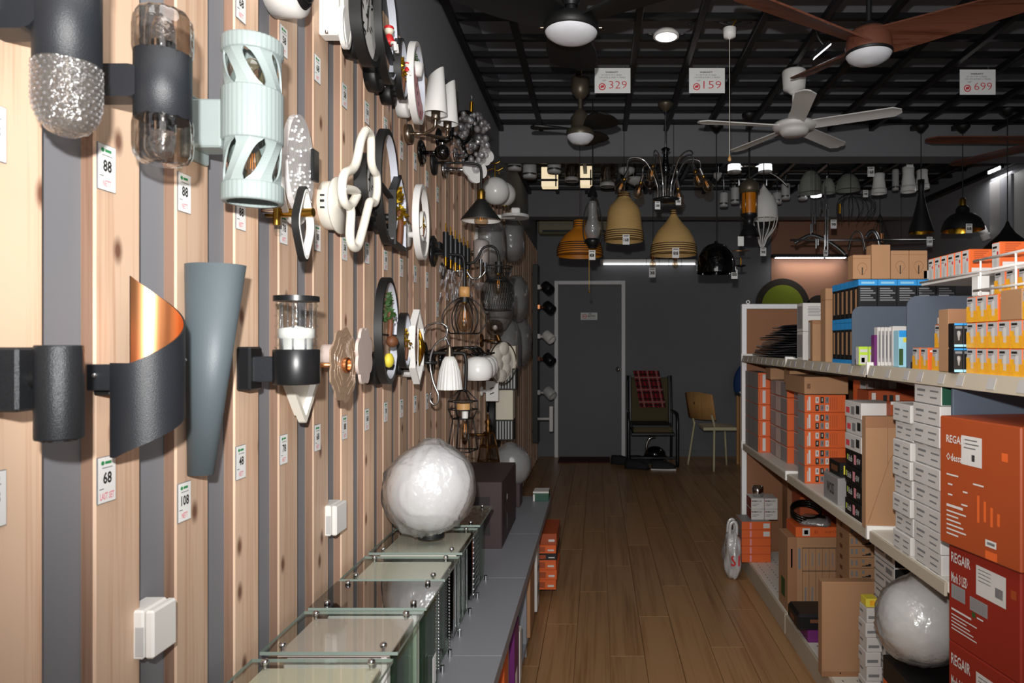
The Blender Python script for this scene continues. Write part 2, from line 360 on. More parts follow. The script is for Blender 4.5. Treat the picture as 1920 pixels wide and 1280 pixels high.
# open black grid under the slab
lb = [-.70, -.41, -.11, .20, .50, .80, 1.10, 1.40, 1.70, 2.0, 2.3, 2.6, 2.9, 3.2]
tb0 = None; lb0 = None
for (ya, yb) in ((1.8, 4.99), (5.21, 7.09)):
    L_ = yb-ya
    mm = MB().box((0, 0, 0), (.034, L_, .035), 'black_steel', .003)
    first = None
    for x in lb:
        if first is None: first = mm.build('grid_runner', cl); o = first
        else: o = dup(first, None, parent=cl)
        o.location = (x, (ya+yb)/2, ZG+.0225)
ys = [1.95, 2.18, 2.42, 2.65, 2.89, 3.13, 3.36, 3.59, 3.80, 4.02, 4.24, 4.46, 4.68, 4.95] + [5.25+.26*i for i in range(8)]
first = None
for y in ys:
    if first is None: first = MB().box(((XR+XW)/2, 0, 0), (XR-XW, .034, .03), 'black_steel', .003).build('grid_crossbar', cl); o = first
    else: o = dup(first, None, parent=cl)
    o.location = (0, y, ZG+.06)
# door with its white frame
x0, x1, zt = px(1040), px(1172), pz(527); fw = .045
dr = struct(MB().box(((x0+x1)/2, DB-.02, (zt-fw)/2), (x1-x0-2*fw, .04, zt-fw), 'door_paint', .003), 'door_1')
m = MB()
for x in (x0+fw/2, x1-fw/2): m.box((x, DB-.03, zt/2), (fw, .06, zt), 'white_trim', .004)
m.box(((x0+x1)/2, DB-.03, zt-fw/2), (x1-x0-2*fw, .06, fw), 'white_trim', .004); m.build('door_frame', dr)
c = V((px(1159), DB-.04, pz(692)))
MB().lathe([(0,.055),(.018,.054),(.026,.042),(.024,.03),(.012,.02),(.012,.008),(.03,.006),(.032,0)], c, 'chrome', 20, -Y_).build('door_knob', dr)
m = MB().box((px(1104.5), DB-.042, pz(593)), (.20, .004, .088), 'paper', .001)
o = V((px(1104.5), DB-.0445, pz(593)))
m.loop(circ(20, .028), (o+V((-.052,0,0)), X_, Z_, -Y_), 1, .8, .0006, 'ink_red'); m.box(o+V((-.052,0,0)), (.04,.001,.008), 'ink_red')
m.text('NO', o+V((.0,-.0005,.018)), X_, Z_, .03, .02, 'ink', .02); m.text('ENTRY', o+V((-.012,-.0005,-.008)), X_, Z_, .09, .02, 'ink', .02)
m.text('STAFF ONLY', o+V((-.01,-.0005,-.03)), X_, Z_, .085, .011, 'ink_gray')
m.build('no_entry_sign', label='white NO ENTRY sign fixed on the dark gray back door', cat='sign', loc=(px(1104.5), DB-.04, pz(600)))
bs = struct(MB().box(((px(1172)+XR)/2, DB-.01, .04), (XR-px(1172), .02, .08), 'door_paint', .004), 'baseboard_back')
# ---------------------------------------------------------------- lamps along the batten wall
def WP(px_, py_, o):
    X = XP+o; d = X*F/(px_-VX); return V((X, d, H-(py_-VY)*d/F)), d
def wall(name, label, d, z, group=None, cat='wall lamp'): return thing(name, label, cat, (XP, d, z), group)
def bulb(root, c, r, h, ax=Z_, nm='bulb', fil=True, glass='bulb_glass', base='brass'):
    c = V(c); ax = V(ax).normalized()
    b = MB().lathe([(r*.35,0),(r*.5,h*.12),(r*.95,h*.5),(r,h*.66),(r*.8,h*.86),(r*.4,h*.97),(0,h)], c, glass, 16, ax).build(nm, root)
    MB().lathe([(r*.3,-h*.18),(r*.36,-h*.16),(r*.36,0),(r*.3,.02*h)], c, base, 12, ax).build('bulb_cap', b)
    if fil:
        x, y, z = frame(ax); m = MB()
        for k in range(3):
            a = k*math.pi/1.5; p = c+ax*h*.25+x*(r*.15*math.cos(a))+y*(r*.15*math.sin(a)); q = c+ax*h*.62+x*(r*.22*math.cos(a))+y*(r*.22*math.sin(a))
            m.tube([p, q], r*.035, 'filament', 5)
        m.build('filament', b)
    return b
def bracket_arch(root, c, X0, X1, hw, hz, m='charcoal'):
    """flat arm from the batten to the lamp, its front face ending in a pointed arch"""
    poly = [(X0, -hz), (X1-.012, -hz)]+[(X1-.012+.02*math.sin(t), -hz*math.cos(t)) for t in [math.pi*i/10 for i in range(1, 10)]]+[(X1-.012, hz), (X0, hz)]
    MB().plate([(p[0]-c.x, p[1]) for p in poly], (V((c.x, c.y+hw, c.z)), X_, Z_, -Y_), 2*hw, m).build('arm', root)
def glass_cup(b, c, r, h, up, m, n=24, ridges=12):
    s = 1 if up else -1
    wav = (lambda a, hh: 1+.035*math.cos(ridges*a)) if ridges else None
    pr = [(r*.96,0),(r,h*.15),(r,h*.6),(r*.96,h*.8),(r*.8,h*.95),(r*.45,h),(0,h)]
    b.lathe(pr, c, m, n*2, (0,0,s), wav=wav); return b
# 1 dark twin lamp at the left edge, cut crystal cups
d = .80; c = V(((127-VX)/F*d, d, H+628/F*(d-.03))); r = .0335
t = wall('wall_lamp', 'charcoal wall lamp with a glittering cut crystal cup, top left corner', d, c.z)
MB().lathe([(r*.9,-.052),(r,-.05),(r,.05),(r*.9,.052)], c, 'charcoal', 32, caps=True).build('body', t)
for s in (1, -1):
    m = MB(); h = .085; base = c+V((0,0,s*.05))
    m.lathe([(r*.97,0),(r,h*.3),(r*.97,h*.55),(r*.85,h*.78),(r*.6,h*.93),(r*.3,h*.99),(0,h)], base, 'cut_glass', 40, (0,0,s))
    cup = m.build('glass_cup', t)
    m = MB()
    for j in range(13):
        for i in range(22):
            a = 2*math.pi*(i+.5*(j % 2))/22; hh = h*(.05+.07*j); k = r*(1.0 if hh < h*.55 else math.sqrt(max(0, 1-((hh-h*.5)/(h*.5))**2)))
            m.sphere(base+V((k*math.cos(a), k*math.sin(a), s*hh)), .0022, 'crystal', 5, k=3)
    m.build('cut_facets', cup, kind='stuff')
    MB().cyl(base, base+V((0,0,s*.05)), r*.4, 'nickel', 16).build('bulb', t)
bracket_arch(t, V((c.x, d-.012, c.z)), XP-.004, c.x-.02, .018, .021)
m = MB().box((c.x-.062, d-.031, c.z+.01), (.017, .001, .018), 'paper'); m.box((c.x-.062, d-.032, c.z+.01), (.008, .001, .010), 'ink_gray'); m.build('sticker', t, label='small white square sticker on the arm')
# 2 twin smoky glass lamp
d = .95; c = V(((306-VX)/F*d, d, H+(645-147)/F*(d-.033))); r = .0354
t = wall('wall_lamp', 'charcoal twin wall lamp with clear ridged glass cups above and below', d, c.z)
MB().lathe([(r*.9,-.046),(r,-.045),(r,.045),(r*.9,.046)], c, 'charcoal', 32, caps=True).build('body', t)
for s in (1, -1):
    m = MB(); glass_cup(m, c+V((0,0,s*.044)), r*1.02, .064, s > 0, 'smoke_glass'); m.build('glass_cup', t)
    m = MB().cyl(c+V((0,0,s*.044)), c+V((0,0,s*.062)), r*.45, 'chrome', 16); m.lathe([(r*.4,.0),(r*.42,.02),(r*.3,.035),(0,.04)], c+V((0,0,s*.06)), 'crystal', 14, (0,0,s)); m.build('bulb', t)
bracket_arch(t, V((c.x, d-.012, c.z)), XP-.004, c.x-.018, .017, .022)
# 3 sage fluted lantern with slanting slots
d = 1.18; r = .047; top, bot = H+590/F*(d-.042), H+273/F*(d-.042); hh = top-bot; c = V(((474-VX)/F*d, d, (top+bot)/2))
t = wall('wall_lamp', 'large pale sage fluted cylinder wall lamp with slanting oval slots', d, c.z)
def zz(y): return H+(645-y)/F*(d-.042)
flute = lambda a, h: 1+.014*math.cos(36*a)
for ya, yb, nm in ((57, 86, 'top_collar'), (155, 255, 'middle_band'), (336, 371, 'bottom_collar')):
    z0, z1 = zz(yb), zz(ya); MB().lathe([(r*.86, z0-c.z),(r*1.0, z0-c.z),(r*1.03, z0-c.z+.003),(r*1.03, z1-c.z-.003),(r*1.0, z1-c.z),(r*.86, z1-c.z)], c, 'sage', 108, wav=flute).build(nm, t)
for ya, yb, sl in ((86, 155, -1), (255, 336, 1)):
    z0, z1 = zz(yb)-.002, zz(ya)+.002; N_ = 6; rows = 14; m = MB(); R1, R0 = r*.97, r*.9; vs = []; fs = []
    for i in range(N_):
        A = 2*math.pi*i/N_; base = len(vs)
        for k in range(rows+1):
            q = k/rows; u = min(1, max(0, (q-.06)/.88)); wv = .21*math.sqrt(max(0, 1-abs(2*u-1)**3)); ph = A+sl*(q-.5)*.75
            for a in (ph+wv, ph+math.pi/N_, ph+2*math.pi/N_-wv):
                for R_ in (R1, R0): vs.append((c.x+R_*math.cos(a), c.y+R_*math.sin(a), z0+(z1-z0)*q))
        for k in range(rows):
            o0 = base+6*k; o1 = o0+6
            fs += [(o0,o0+2,o1+2,o1),(o0+2,o0+4,o1+4,o1+2),(o0+1,o1+1,o1+3,o0+3),(o0+3,o1+3,o1+5,o0+5),(o0,o1,o1+1,o0+1),(o0+4,o0+5,o1+5,o1+4)]
    m.add(vs, fs, 'sage'); m.build('slotted_wall', t)
MB().lathe([(r*.82,-hh*.48),(r*.82,hh*.48)], c, 'clear', 32).build('inner_glass', t)
bulb(t, c+V((0,0,.035)), .02, .075); bulb(t, c-V((0,0,.035)), .02, .075, -Z_)
z0, z1 = zz(275), zz(172)
m = MB().box(((XP+.004+c.x-r*.9)/2, d, (z0+z1)/2), (c.x-r*.9-XP-.004, .05, .082), 'sage', .003); m.build('arm', t)
MB().box((XP+.004, d, (z0+z1)/2-.004), (.012, .07, .11), 'sage', .003).build('back_plate', t)
# 4 textured black cylinder on a square box
d = .78; c = V(((111-VX)/F*d, d, H-(737-VY)/F*(d-.02))); r = .0235
t = wall('wall_lamp', 'sparkling black cylinder wall lamp on a square box, far left', d, c.z)
hz = .0535; MB().lathe([(r*.8,-hz),(r*.97,-hz),(r,-hz+.002),(r,hz-.002),(r*.97,hz),(r*.8,hz),(r*.8,hz-.01),(0,hz-.01)], c, 'charcoal_sparkle', 32).build('body', t)
MB().cyl(c+V((0,0,-hz-.002)), c+V((0,0,-hz+.01)), r*.78, 'smoke_glass', 24).build('lens', t)
zc = H-(710-VY)/F*d
MB().box(((XP+.001+c.x-r-.004)/2, d, zc), (c.x-r-.004-XP, .05, .072), 'charcoal_sparkle', .003).build('mount_box', t)
MB().cyl((c.x-r-.006, d, zc), (c.x-r*.5, d, zc), .012, 'matt_black', 12).build('arm', t)
# 5 copper lined swirl
d = .97; r = .046; c = V(((277-VX)/F*d, d, H-(700-VY)/F*d)); s_ = (d-.03)/F
t = wall('wall_lamp', 'black spiral band wall lamp with bright copper inside', d, c.z)
m = MB(); n = 40; A0, A1 = math.radians(-128), math.radians(152); vs = []; th = .0022
for i in range(n+1):
    q = i/n; a = A0+(A1-A0)*q; zt = H-(680-VY)*s_+max(0, (q-.16)/.84)**1.15*.125; zb = H-(856-VY)*s_+max(0, q-.05)*.10
    for R_ in (r, r-th):
        for z in (zb, zt): vs.append((c.x+R_*math.cos(a), c.y+R_*math.sin(a), z))
o_ = [(4*i, 4*i+4, 4*i+5, 4*i+1) for i in range(n)]; i_ = [(4*i+2, 4*i+3, 4*i+7, 4*i+6) for i in range(n)]
e_ = [f for i in range(n) for f in ((4*i+1, 4*i+5, 4*i+7, 4*i+3), (4*i, 4*i+2, 4*i+6, 4*i+4))]+[(0,1,3,2), (4*n, 4*n+2, 4*n+3, 4*n+1)]
m.add(vs, o_, 'charcoal', True); m.add(vs, e_, 'matt_black'); m.build('outer_band', t)
MB().add([V(v)+V((c.x-v[0], c.y-v[1], 0))*.006 for v in vs], i_, 'copper', True).build('copper_lining', t, label='polished copper lining')
a = A0; ex = V((c.x+r*math.cos(a), c.y+r*math.sin(a), 0))
m = MB().box((ex.x-.014, ex.y+.002, H-(707-VY)*s_), (.036, .004, .036), 'charcoal', .0008); m.build('flap', t)
MB().sphere((ex.x-.02, ex.y-.001, H-(703-VY)*s_), .0035, 'chrome', 10, k=6).build('screw', t)
MB().box((XP+.010, d+.01, c.z-.015), (.024, .06, .03), 'matt_black', .002).build('back_plate', t)
# 6 tall slate cone
d = 1.16; zt, zb = H-(497-VY)/F*d, H-(889-VY)/F*d; cx = (385-VX)/F*d
t = wall('wall_lamp', 'tall tapering slate gray cone wall lamp', d, (zt+zb)/2)
m = MB(); pr = [(.0415, zt-zb), (.0135, 0)]; n = 36; vs = []; fs = []
for i in range(n):
    a = 2*math.pi*i/n
    for rr, z in ((.0135, zb), (.0415, zt), (.0395, zt), (.012, zb+.02)): vs.append((XP+.004+max(0, (rr+.0105)*(1+math.cos(a))*.92), d+rr*math.sin(a)+(.0), z))
for i in range(n):
    j = (i+1) % n
    for k in range(3): fs.append((4*i+k, 4*j+k, 4*j+k+1, 4*i+k+1))
fs.append(tuple(4*i for i in range(n))[::-1]); m.add(vs, fs, 'slate', True); m.build('cone_shade', t)
MB().cyl((XP+.03, d, zt-.07), (XP+.03, d, zt-.02), .012, 'white', 12).build('lamp_holder', t)
MB().sphere((XP+.02, d-.034, zt-.16), .003, 'chrome', 8, k=5).build('screw', t)
# 7 clear ribbed cylinder with black cap and cup
d = 1.35; cx = (556-VX)/F*d; z_ = lambda y: H-(y-VY)/F*(d-.035); r = .0435
t = wall('wall_lamp', 'black cup wall lamp holding a clear ribbed glass cylinder', d, z_(690))
MB().lathe([(0,z_(722)),(r*.97,z_(722)),(r,z_(720)),(r,z_(657)),(r*.97,z_(655)),(r*.85,z_(655)),(r*.85,z_(665)),(0,z_(665))], (cx,d,0), 'satin_black', 40).build('cup', t)
pr = [(r*.86, z_(664))]
for k in range(5): y = 655-k*20; pr += [(r*.86, z_(y)), (r*.92, z_(y-4)), (r*.86, z_(y-8))]
pr += [(r*.86, z_(562))]; MB().lathe(pr, (cx,d,0), 'clear', 36).build('glass_cylinder', t)
m = MB()
for a in range(8): m.tube([(cx+r*.68*math.cos(a*.785+.2), d+r*.68*math.sin(a*.785+.2), z_(660)), (cx+r*.68*math.cos(a*.785+.2), d+r*.68*math.sin(a*.785+.2), z_(566))], .0022, 'crystal', 6)
m.build('glass_rods', t)
MB().cyl((cx,d,z_(563)), (cx,d,z_(553)), r*.98, 'satin_black', 40).build('cap', t)
m = MB().lathe([(.026,0),(.03,.03),(.034,.032),(.034,.05),(.0,.056)], (cx,d,z_(664)), 'opal', 24); m.build('bulb', t)
MB().box(((XP+.014+cx-r)/2+.004, d, z_(693)), (cx-r-XP, .028, .05), 'charcoal', .002).build('arm', t)
MB().box((XP+.011, d, z_(692)), (.03, .05, .086), 'satin_black', .004).build('back_plate', t)
# 8 diamond lamps
def ring_frame(px_, py_, o, yaw=0):
    c, d = WP(px_, py_, o); y = math.radians(yaw); return c, d, (c, V((-math.sin(y), math.cos(y), 0)), Z_, V((math.cos(y), math.sin(y), 0)))
def shift(fr, k): return (fr[0]+fr[3]*k, fr[1], fr[2], fr[3])
def rhomb(a, b, rnd=.22, n=5):
    p = [V((a,0,0)), V((0,b,0)), V((-a,0,0)), V((0,-b,0))]; out = []
    for i in range(4):
        c = p[i]; A = c.lerp(p[i-1], rnd); B = c.lerp(p[(i+1) % 4], rnd)
        for k in range(n+1): q = k/n; e = A*(1-q)**2+c*2*q*(1-q)+B*q*q; out.append((e.x, e.y))
    return out
c, d, fr = ring_frame(562, 420, .085, 2)
t = wall('wall_lamp', 'black rhombus frame wall lamp on a short brass rod', d, c.z)
MB().loop(rhomb(.05, .092, .3), fr, 1.0, .84, .014, 'matt_black', 'opal', 'matt_black').build('frame', t)
MB().loop(rhomb(.05, .092, .3), shift(fr, .0142), .93, .85, .001, 'opal').build('light_strip', t)
MB().cyl((XP+.002, d+.03, c.z+.028), (XP+.105, d+.02, c.z+.028), .009, 'brass', 20).build('rod', t)
c, d, fr = ring_frame(561, 706, .022, 0)
t = wall('wall_lamp', 'white pointed kite wall lamp below the clear ribbed cylinder', d, c.z)
MB().loop(rhomb(.085, .108, .06, 2), fr, 1.0, .84, .016, 'offwhite', 'white').build('frame', t); MB().plate([(p[0]*.85, p[1]*.85) for p in rhomb(.085, .108, .06, 2)], shift(fr, -.01), .012, 'offwhite').build('back_plate', t)
# bubble glass disc and brass rod behind the sage lantern
c, d, fr = ring_frame(555, 308, .05, 3)
t = wall('wall_lamp', 'bubble textured glass sheet wall lamp wrapped in plastic', d, c.z)
MB().plate(circ(36, .075, .105), fr, .012, 'bubble_wrap').build('glass_sheet', t)
m = MB(); random.seed(3)
for i in range(80):
    a = random.random()*6.28; q = math.sqrt(random.random()); m.sphere(c+fr[1]*(.074*q*math.cos(a))+Z_*(.104*q*math.sin(a))+fr[3]*.012, .003, 'white_gloss', 5, k=3)
m.build('bubbles', t, kind='stuff')
MB().cyl((XP, d, c.z), (XP+.05, d, c.z), .04, 'opal_dim', 20).build('base', t)
MB().box((c.x+.02, d+.05, c.z+.01), (.008, .03, .07), 'satin_black', .002).build('control_plate', t)
MB().loop(circ(30, .07, .07), (c+V((-.01,0,-.06)), fr[1], Z_, fr[3]), 1, .93, .012, 'opal', 'opal').build('rim', t)
c, d = WP(519, 395, .03)
t = wall('wall_lamp', 'slim vertical brass tube wall lamp below the sage lantern', d, c.z)
MB().cyl(c-V((0,0,.03)), c+V((0,0,.03)), .0075, 'brass', 18).build('tube', t); MB().cyl(c-V((0,0,.03)), c-V((0,0,.045)), .006, 'clear', 14).build('glass_end', t); MB().cyl((XP, d, c.z), (c.x, d, c.z), .006, 'chrome', 12).build('arm', t)
# cream serpentine lamp
c, d = WP(672, 355, .15); pc, pd = WP(610, 355, .0)
t = wall('wall_lamp', 'cream serpentine tube wall lamp on a round cream puck', pd+.02, c.z)
zc = c.z; MB().lathe([(0,.0),(.058,.0),(.062,.003),(.062,.03),(.058,.033),(0,.033)], (XP, pd, zc), 'offwhite', 36, X_).build('puck', t)
m = MB().lathe([(.062,.0),(.072,.0),(.072,.006),(0,.008)], (XP+.033, pd, zc), 'offwhite', 36, X_); m.build('face_plate', t)
m = MB()
for k, dz in enumerate((.014, 0, -.016)):
    m.box((XP+.017, pd-.061, zc+dz), (.010, .006, .004 if k != 1 else .006), 'ink')
m.build('vent_slots', t)
def sq(x, y): p, q = WP(x, y, .12); return p
path = [sq(*p) for p in ((684,247),(675,262),(668,300),(660,318),(645,325),(641,350),(645,380),(655,388),(668,372),(664,360),(650,356))]
m = MB(); pts = spl([sq(*p) for p in ((686,244),(677,262),(669,300),(661,317),(646,326),(641,352),(645,378),(656,386),(666,372),(669,362),(660,356),(640,354))], 6); m.tube(pts, .0105, 'offwhite', 12)
pts = spl([sq(*p) for p in ((686,244),(695,256),(696,300),(700,318),(706,330),(707,360),(702,380),(694,378),(690,390),(680,430),(670,462),(660,460),(656,440),(658,400),(656,388))], 6); m.tube(pts, .0105, 'offwhite', 12); m.build('bent_tube', t)
MB().tube([(XP+.04, pd, zc), sq(642, 354)], .008, 'offwhite', 12).build('arm', t)
# flower disc lamps
c, d, fr = ring_frame(643, 684, .09, -4)
t = wall('wall_lamp', 'tan rippled translucent flower disc wall lamp with copper centre', d, c.z)
pet = [((1+.045*math.cos(9*a)+.02*math.cos(23*a))*math.cos(a), (1+.045*math.cos(9*a))*math.sin(a)) for a in [2*math.pi*i/90 for i in range(90)]]
MB().plate([(x*.072, y*.088) for x, y in pet], fr, .004, 'tea_glass').build('petal_disc', t)
m = MB()
for q in (.82, .62, .45): m.loop([(x*.072*q+.006, y*.088*q) for x, y in pet], shift(fr, .004), 1, .975, .001, 'tea_glass')
m.build('ripples', t)
MB().lathe([(.016,.0),(.019,.004),(.018,.010),(.012,.011),(.010,.004)], c+fr[3]*.004, 'copper', 24, fr[3], smooth=False).build('centre_ring', t)
MB().tube([(XP, d-.01, c.z), c-fr[3]*.006], .006, 'copper', 10).build('arm', t); MB().cyl((XP, d-.01, c.z), (XP+.014, d-.01, c.z), .045, 'copper', 24).build('base', t)
c, d, fr = ring_frame(680, 667, .10, 4)
t = wall('wall_lamp', 'plain pale pink scalloped disc wall lamp behind the tan flower', d, c.z)
sc = [((.9+.14*abs(math.sin(4*a)))*math.cos(a), (.9+.14*abs(math.sin(4*a)))*math.sin(a)) for a in [2*math.pi*i/80 for i in range(80)]]
mat('blush', '#c8b8b0', .5); MB().plate([(x*.07, y*.072) for x, y in sc], fr, .007, 'blush').build('scalloped_disc', t); MB().cyl((XP, d, c.z), c, .03, 'blush', 20).build('base', t)
# ring lamps
def ring(px_, py_, hpx, label, fm, o=.085, yaw=8, body='matt_black', inner='frost', outline=None, t_=.022, base=(0, 0), wr=1.0, width=.1):
    c, d, fr = ring_frame(px_, py_, o, yaw); R_ = .5*hpx*d/F; fr = shift(fr, -t_/2); c = fr[0]
    t = wall('wall_lamp', label, d, c.z)
    poly = [(x*R_*wr, y*R_) for x, y in (outline or circ(44))]
    MB().loop(poly, fr, 1, 1-width, t_, body, inner, body).build('ring', t)
    if base:
        bx, by, bh = base; bc, bd = WP(bx, by, .02); rr = .5*bh*bd/F
        MB().lathe([(0,0),(rr,0),(rr,.034),(rr-.004,.038),(0,.038)], (XP, bd, bc.z), body, 28, X_).build('base', t)
        MB().sphere((XP+.02, bd-rr+.001, bc.z+.01), .0035, 'chrome', 8, k=5).build('screw', t)
        MB().tube([(XP+.03, bd, bc.z), (c.x+.006, bd, bc.z)], .011, body, 8).build('arm', t)
    return t, c, d, fr, R_
def shelf(t, c, fr, R_, q, body='matt_black'):
    hw = R_*math.sqrt(1-q*q)*.93; MB().box(c+fr[2]*(q*R_)+fr[3]*.011, (.02, 2*hw, .005), body, .001, R=Matrix((fr[3], fr[1], fr[2])).transposed()).build('ledge', t)
def tree(t, p, h, w_, leaf='leaf'):
    m = MB().tube(spl([p, p+V((.002,.006,h*.35)), p+V((0,.0,h*.6))], 4), [h*.06]*8+[h*.04], 'brown', 6); m.build('tree_trunk', t)
    m = MB(); random.seed(5)
    for i in range(70):
        q = random.random(); a = random.random()*6.28; rr = w_*(1-q*.8)*random.uniform(.3, 1)
        o = p+V((rr*math.cos(a)*.8, rr*math.sin(a), h*(.38+.62*q))); u = V((random.uniform(-1,1), random.uniform(-1,1), random.uniform(-.4,1))).normalized()*h*.07; v_ = u.cross(V((.3,.7,.2))).normalized()*h*.035
        m.add([o-u, o+v_, o+u, o-v_], [(0,1,2,3)], leaf)
    m.build('leaves', t, kind='stuff')
def doll(t, p, s):
    m = MB().lathe([(0,0),(s*.2,.0),(s*.26,s*.15),(s*.16,s*.42),(s*.08,s*.5)], p, 'red', 12); m.build('figurine_body', t)
    b = MB().sphere(p+V((0,0,s*.66)), s*.2, 'cream', 14).build('figurine_head', t); MB().sphere(p+V((0,-s*.02,s*.78)), s*.2, 'red', 12, (1.1,1.1,.55)).build('figurine_cap', t)
    m = MB()
    for q in (-1, 1): m.tube([p+V((s*.1, q*s*.1, s*.06)), p+V((s*.3, q*s*.12, s*.05)), p+V((s*.32, q*s*.12, -s*.3))], s*.09, 'white', 8)
    m.build('figurine_legs', t)
t, c, d, fr, R_ = ring(725, 55, 195, 'upper black ring wall lamp with a small red capped doll inside', None, base=(702, 142, 58))
shelf(t, c, fr, R_, -.35); doll(t, c+fr[2]*(-.33*R_)+fr[3]*.02+fr[1]*-.01, R_*.42)
t, c, d, fr, R_ = ring(752, 130, 108, 'small black ring wall lamp behind the upper ring, gold foil tree inside', None, base=(728, 176, 40), o=.075, inner='frost')
tree(t, c-fr[2]*R_*.8+fr[3]*.015, R_*1.2, R_*.3, 'gold_leaf'); doll(t, c-fr[2]*R_*.1+fr[3]*.03, R_*.4)
t, c, d, fr, R_ = ring(726, 352, 212, 'middle black ring wall lamp with an empty ledge across it', None, base=(702, 407, 52)); shelf(t, c, fr, R_, -.1)
t, c, d, fr, R_ = ring(726, 620, 200, 'lower black ring wall lamp with a miniature green tree inside', None, base=(702, 690, 62))
shelf(t, c, fr, R_, -.08); tree(t, c+fr[2]*(-.15*R_)+fr[3]*.02-fr[1]*.02, R_*.85, R_*.2)
MB().sphere(c+fr[2]*(-.2*R_)+fr[3]*.03-fr[1]*.03, R_*.14, 'brown', 12, (.8,1.1,.8)).build('rock', t)
m = MB().sphere(c+fr[2]*(-.55*R_)+fr[3]*.02-fr[1]*.025, R_*.13, 'yellow', 10, (.7,1.1,1.1)); m.build('yellow_flower', t)
t, c, d, fr, R_ = ring(758, 638, 104, 'small black ring wall lamp with a gold twig, beside the lower ring', None, base=(744, 688, 30), o=.08)
tree(t, c-fr[2]*R_*.7+fr[3]*.015, R_*1.1, R_*.4, 'gold_leaf')
t, c, d, fr, R_ = ring(781, 157, 146, 'white ring wall lamp with pink melon slice and potted plant', None, body='white', base=(757, 200, 40), o=.09, yaw=6)
half = [(R_*.9*math.cos(a), R_*.9*math.sin(a)) for a in [math.radians(q) for q in range(165, 330, 6)]]
MB().plate(half, shift(fr, .012), .008, 'pink').build('melon_slice', t)
m = MB()
for q, e in ((-.3,-.35),(-.1,-.55),(.15,-.7),(-.45,-.2),(.05,-.85)): m.box(c+fr[1]*(q*R_)+fr[2]*(e*R_)+fr[3]*.021, (.001, .004, .012), 'ink', R=Matrix((fr[3], fr[1], fr[2])).transposed())
m.build('melon_seeds', t, kind='stuff')
p = c+fr[1]*(-.45*R_)+fr[2]*(.12*R_)+fr[3]*.018; MB().lathe([(0,0),(R_*.14,0),(R_*.2,R_*.3),(R_*.17,R_*.3),(0,R_*.26)], p-Z_*R_*.1, 'white', 14).build('pot', t); tree(t, p+Z_*R_*.1, R_*.35, R_*.2)
house = [(-.72,-.95),(.72,-.95),(.72,.45),(0,1),(-.72,.45)]
t, c, d, fr, R_ = ring(746, 398, 140, 'black house outline wall lamp with gold foil leaves inside', None, outline=house, base=(733, 440, 42), o=.075, yaw=5)
tree(t, c-fr[2]*R_*.85+fr[3]*.015, R_*1.5, R_*.4, 'gold_leaf')
t, c, d, fr, R_ = ring(790, 417, 140, 'white oval ring wall lamp with a small inner loop', None, body='white', inner='white', base=(758, 440, 46), o=.085, yaw=6)
MB().loop([(x*R_*.35, y*R_*.4) for x, y in circ(26)], shift((c-fr[2]*R_*.1, fr[1], fr[2], fr[3]), .01), 1, .75, .012, 'opal').build('inner_loop', t)
MB().plate([(R_*.92*math.cos(a), R_*.92*math.sin(a)) for a in [math.radians(q) for q in range(205, 336, 8)]], shift(fr, .01), .006, 'opal_dim').build('lower_panel', t); tree(t, c-fr[2]*R_*.4+fr[1]*-.03+fr[3]*.02, R_*.5, R_*.15, 'gold_leaf')
t, c, d, fr, R_ = ring(781, 650, 140, 'white lozenge wall lamp holding a gold leaf spray', None, body='white', inner='white', outline=[(-.6,.0),(-.5,-.55),(0,-1),(.5,-.55),(.6,0),(.5,.55),(0,1),(-.5,.55)], base=(763, 690, 34), o=.085, yaw=2)
m = MB()
for k in range(5): m.tube(spl([c-fr[2]*R_*.5+fr[3]*.02, c+fr[1]*((k-2)*.012)+fr[3]*.03, c+fr[2]*R_*(.5-.08*abs(k-2))+fr[1]*((k-2)*.004)+fr[3]*.02], 5), [.002,.003,.005,.006,.007,.007,.006,.005,.004,.002,.001], 'gold', 6, flat=(1,.5))
m.build('gold_leaves', t)
# calligraphy discs
def ink_disc(px_, py_, hpx, label, base):
    c, d, fr = ring_frame(px_, py_, .07, 4); R_ = .5*hpx*d/F; t = wall('wall_lamp', label, d, c.z)
    MB().loop([(x*R_, y*R_) for x, y in circ(40)], fr, 1, .86, .03, 'matt_black').build('rim', t)
    MB().plate([(x*R_*.87, y*R_*.87) for x, y in circ(40)], shift(fr, .004), .012, 'opal').build('face', t)
    m = MB(); random.seed(11)
    for k in range(16):
        a = V((random.uniform(-.4,.5)*R_, random.uniform(-.6,.75)*R_, 0)); o = c+fr[1]*a.x+fr[2]*a.y+fr[3]*.017; u = (fr[1]*random.uniform(-1,1)+fr[2]*random.uniform(-1,1)).normalized()*R_*.13; v_ = u.cross(fr[3])*.3
        m.add([o-u, o+v_, o+u, o-v_], [(0,1,2,3)], 'ink')
    m.tube([c+fr[2]*R_*.7+fr[1]*R_*.2+fr[3]*.0165, c-fr[2]*R_*.2+fr[1]*R_*.05+fr[3]*.0165], R_*.02, 'ink', 4); m.build('brush_painting', t)
    bx, by, bh = base; bc, bd = WP(bx, by, .02); rr = .5*bh*bd/F
    MB().lathe([(0,0),(rr,0),(rr,.034),(0,.038)], (XP, bd, bc.z), 'matt_black', 24, X_).build('base', t); MB().tube([(XP+.03, bd, bc.z), V((c.x, c.y, bc.z+.02))], .012, 'matt_black', 8).build('arm', t)
ink_disc(676, 42, 156, 'black rimmed disc wall lamp with brush painted bamboo, upper row', (661, 86, 48)); ink_disc(680, 346, 116, 'black rimmed disc wall lamp behind the cream serpentine tube', (670, 385, 40))
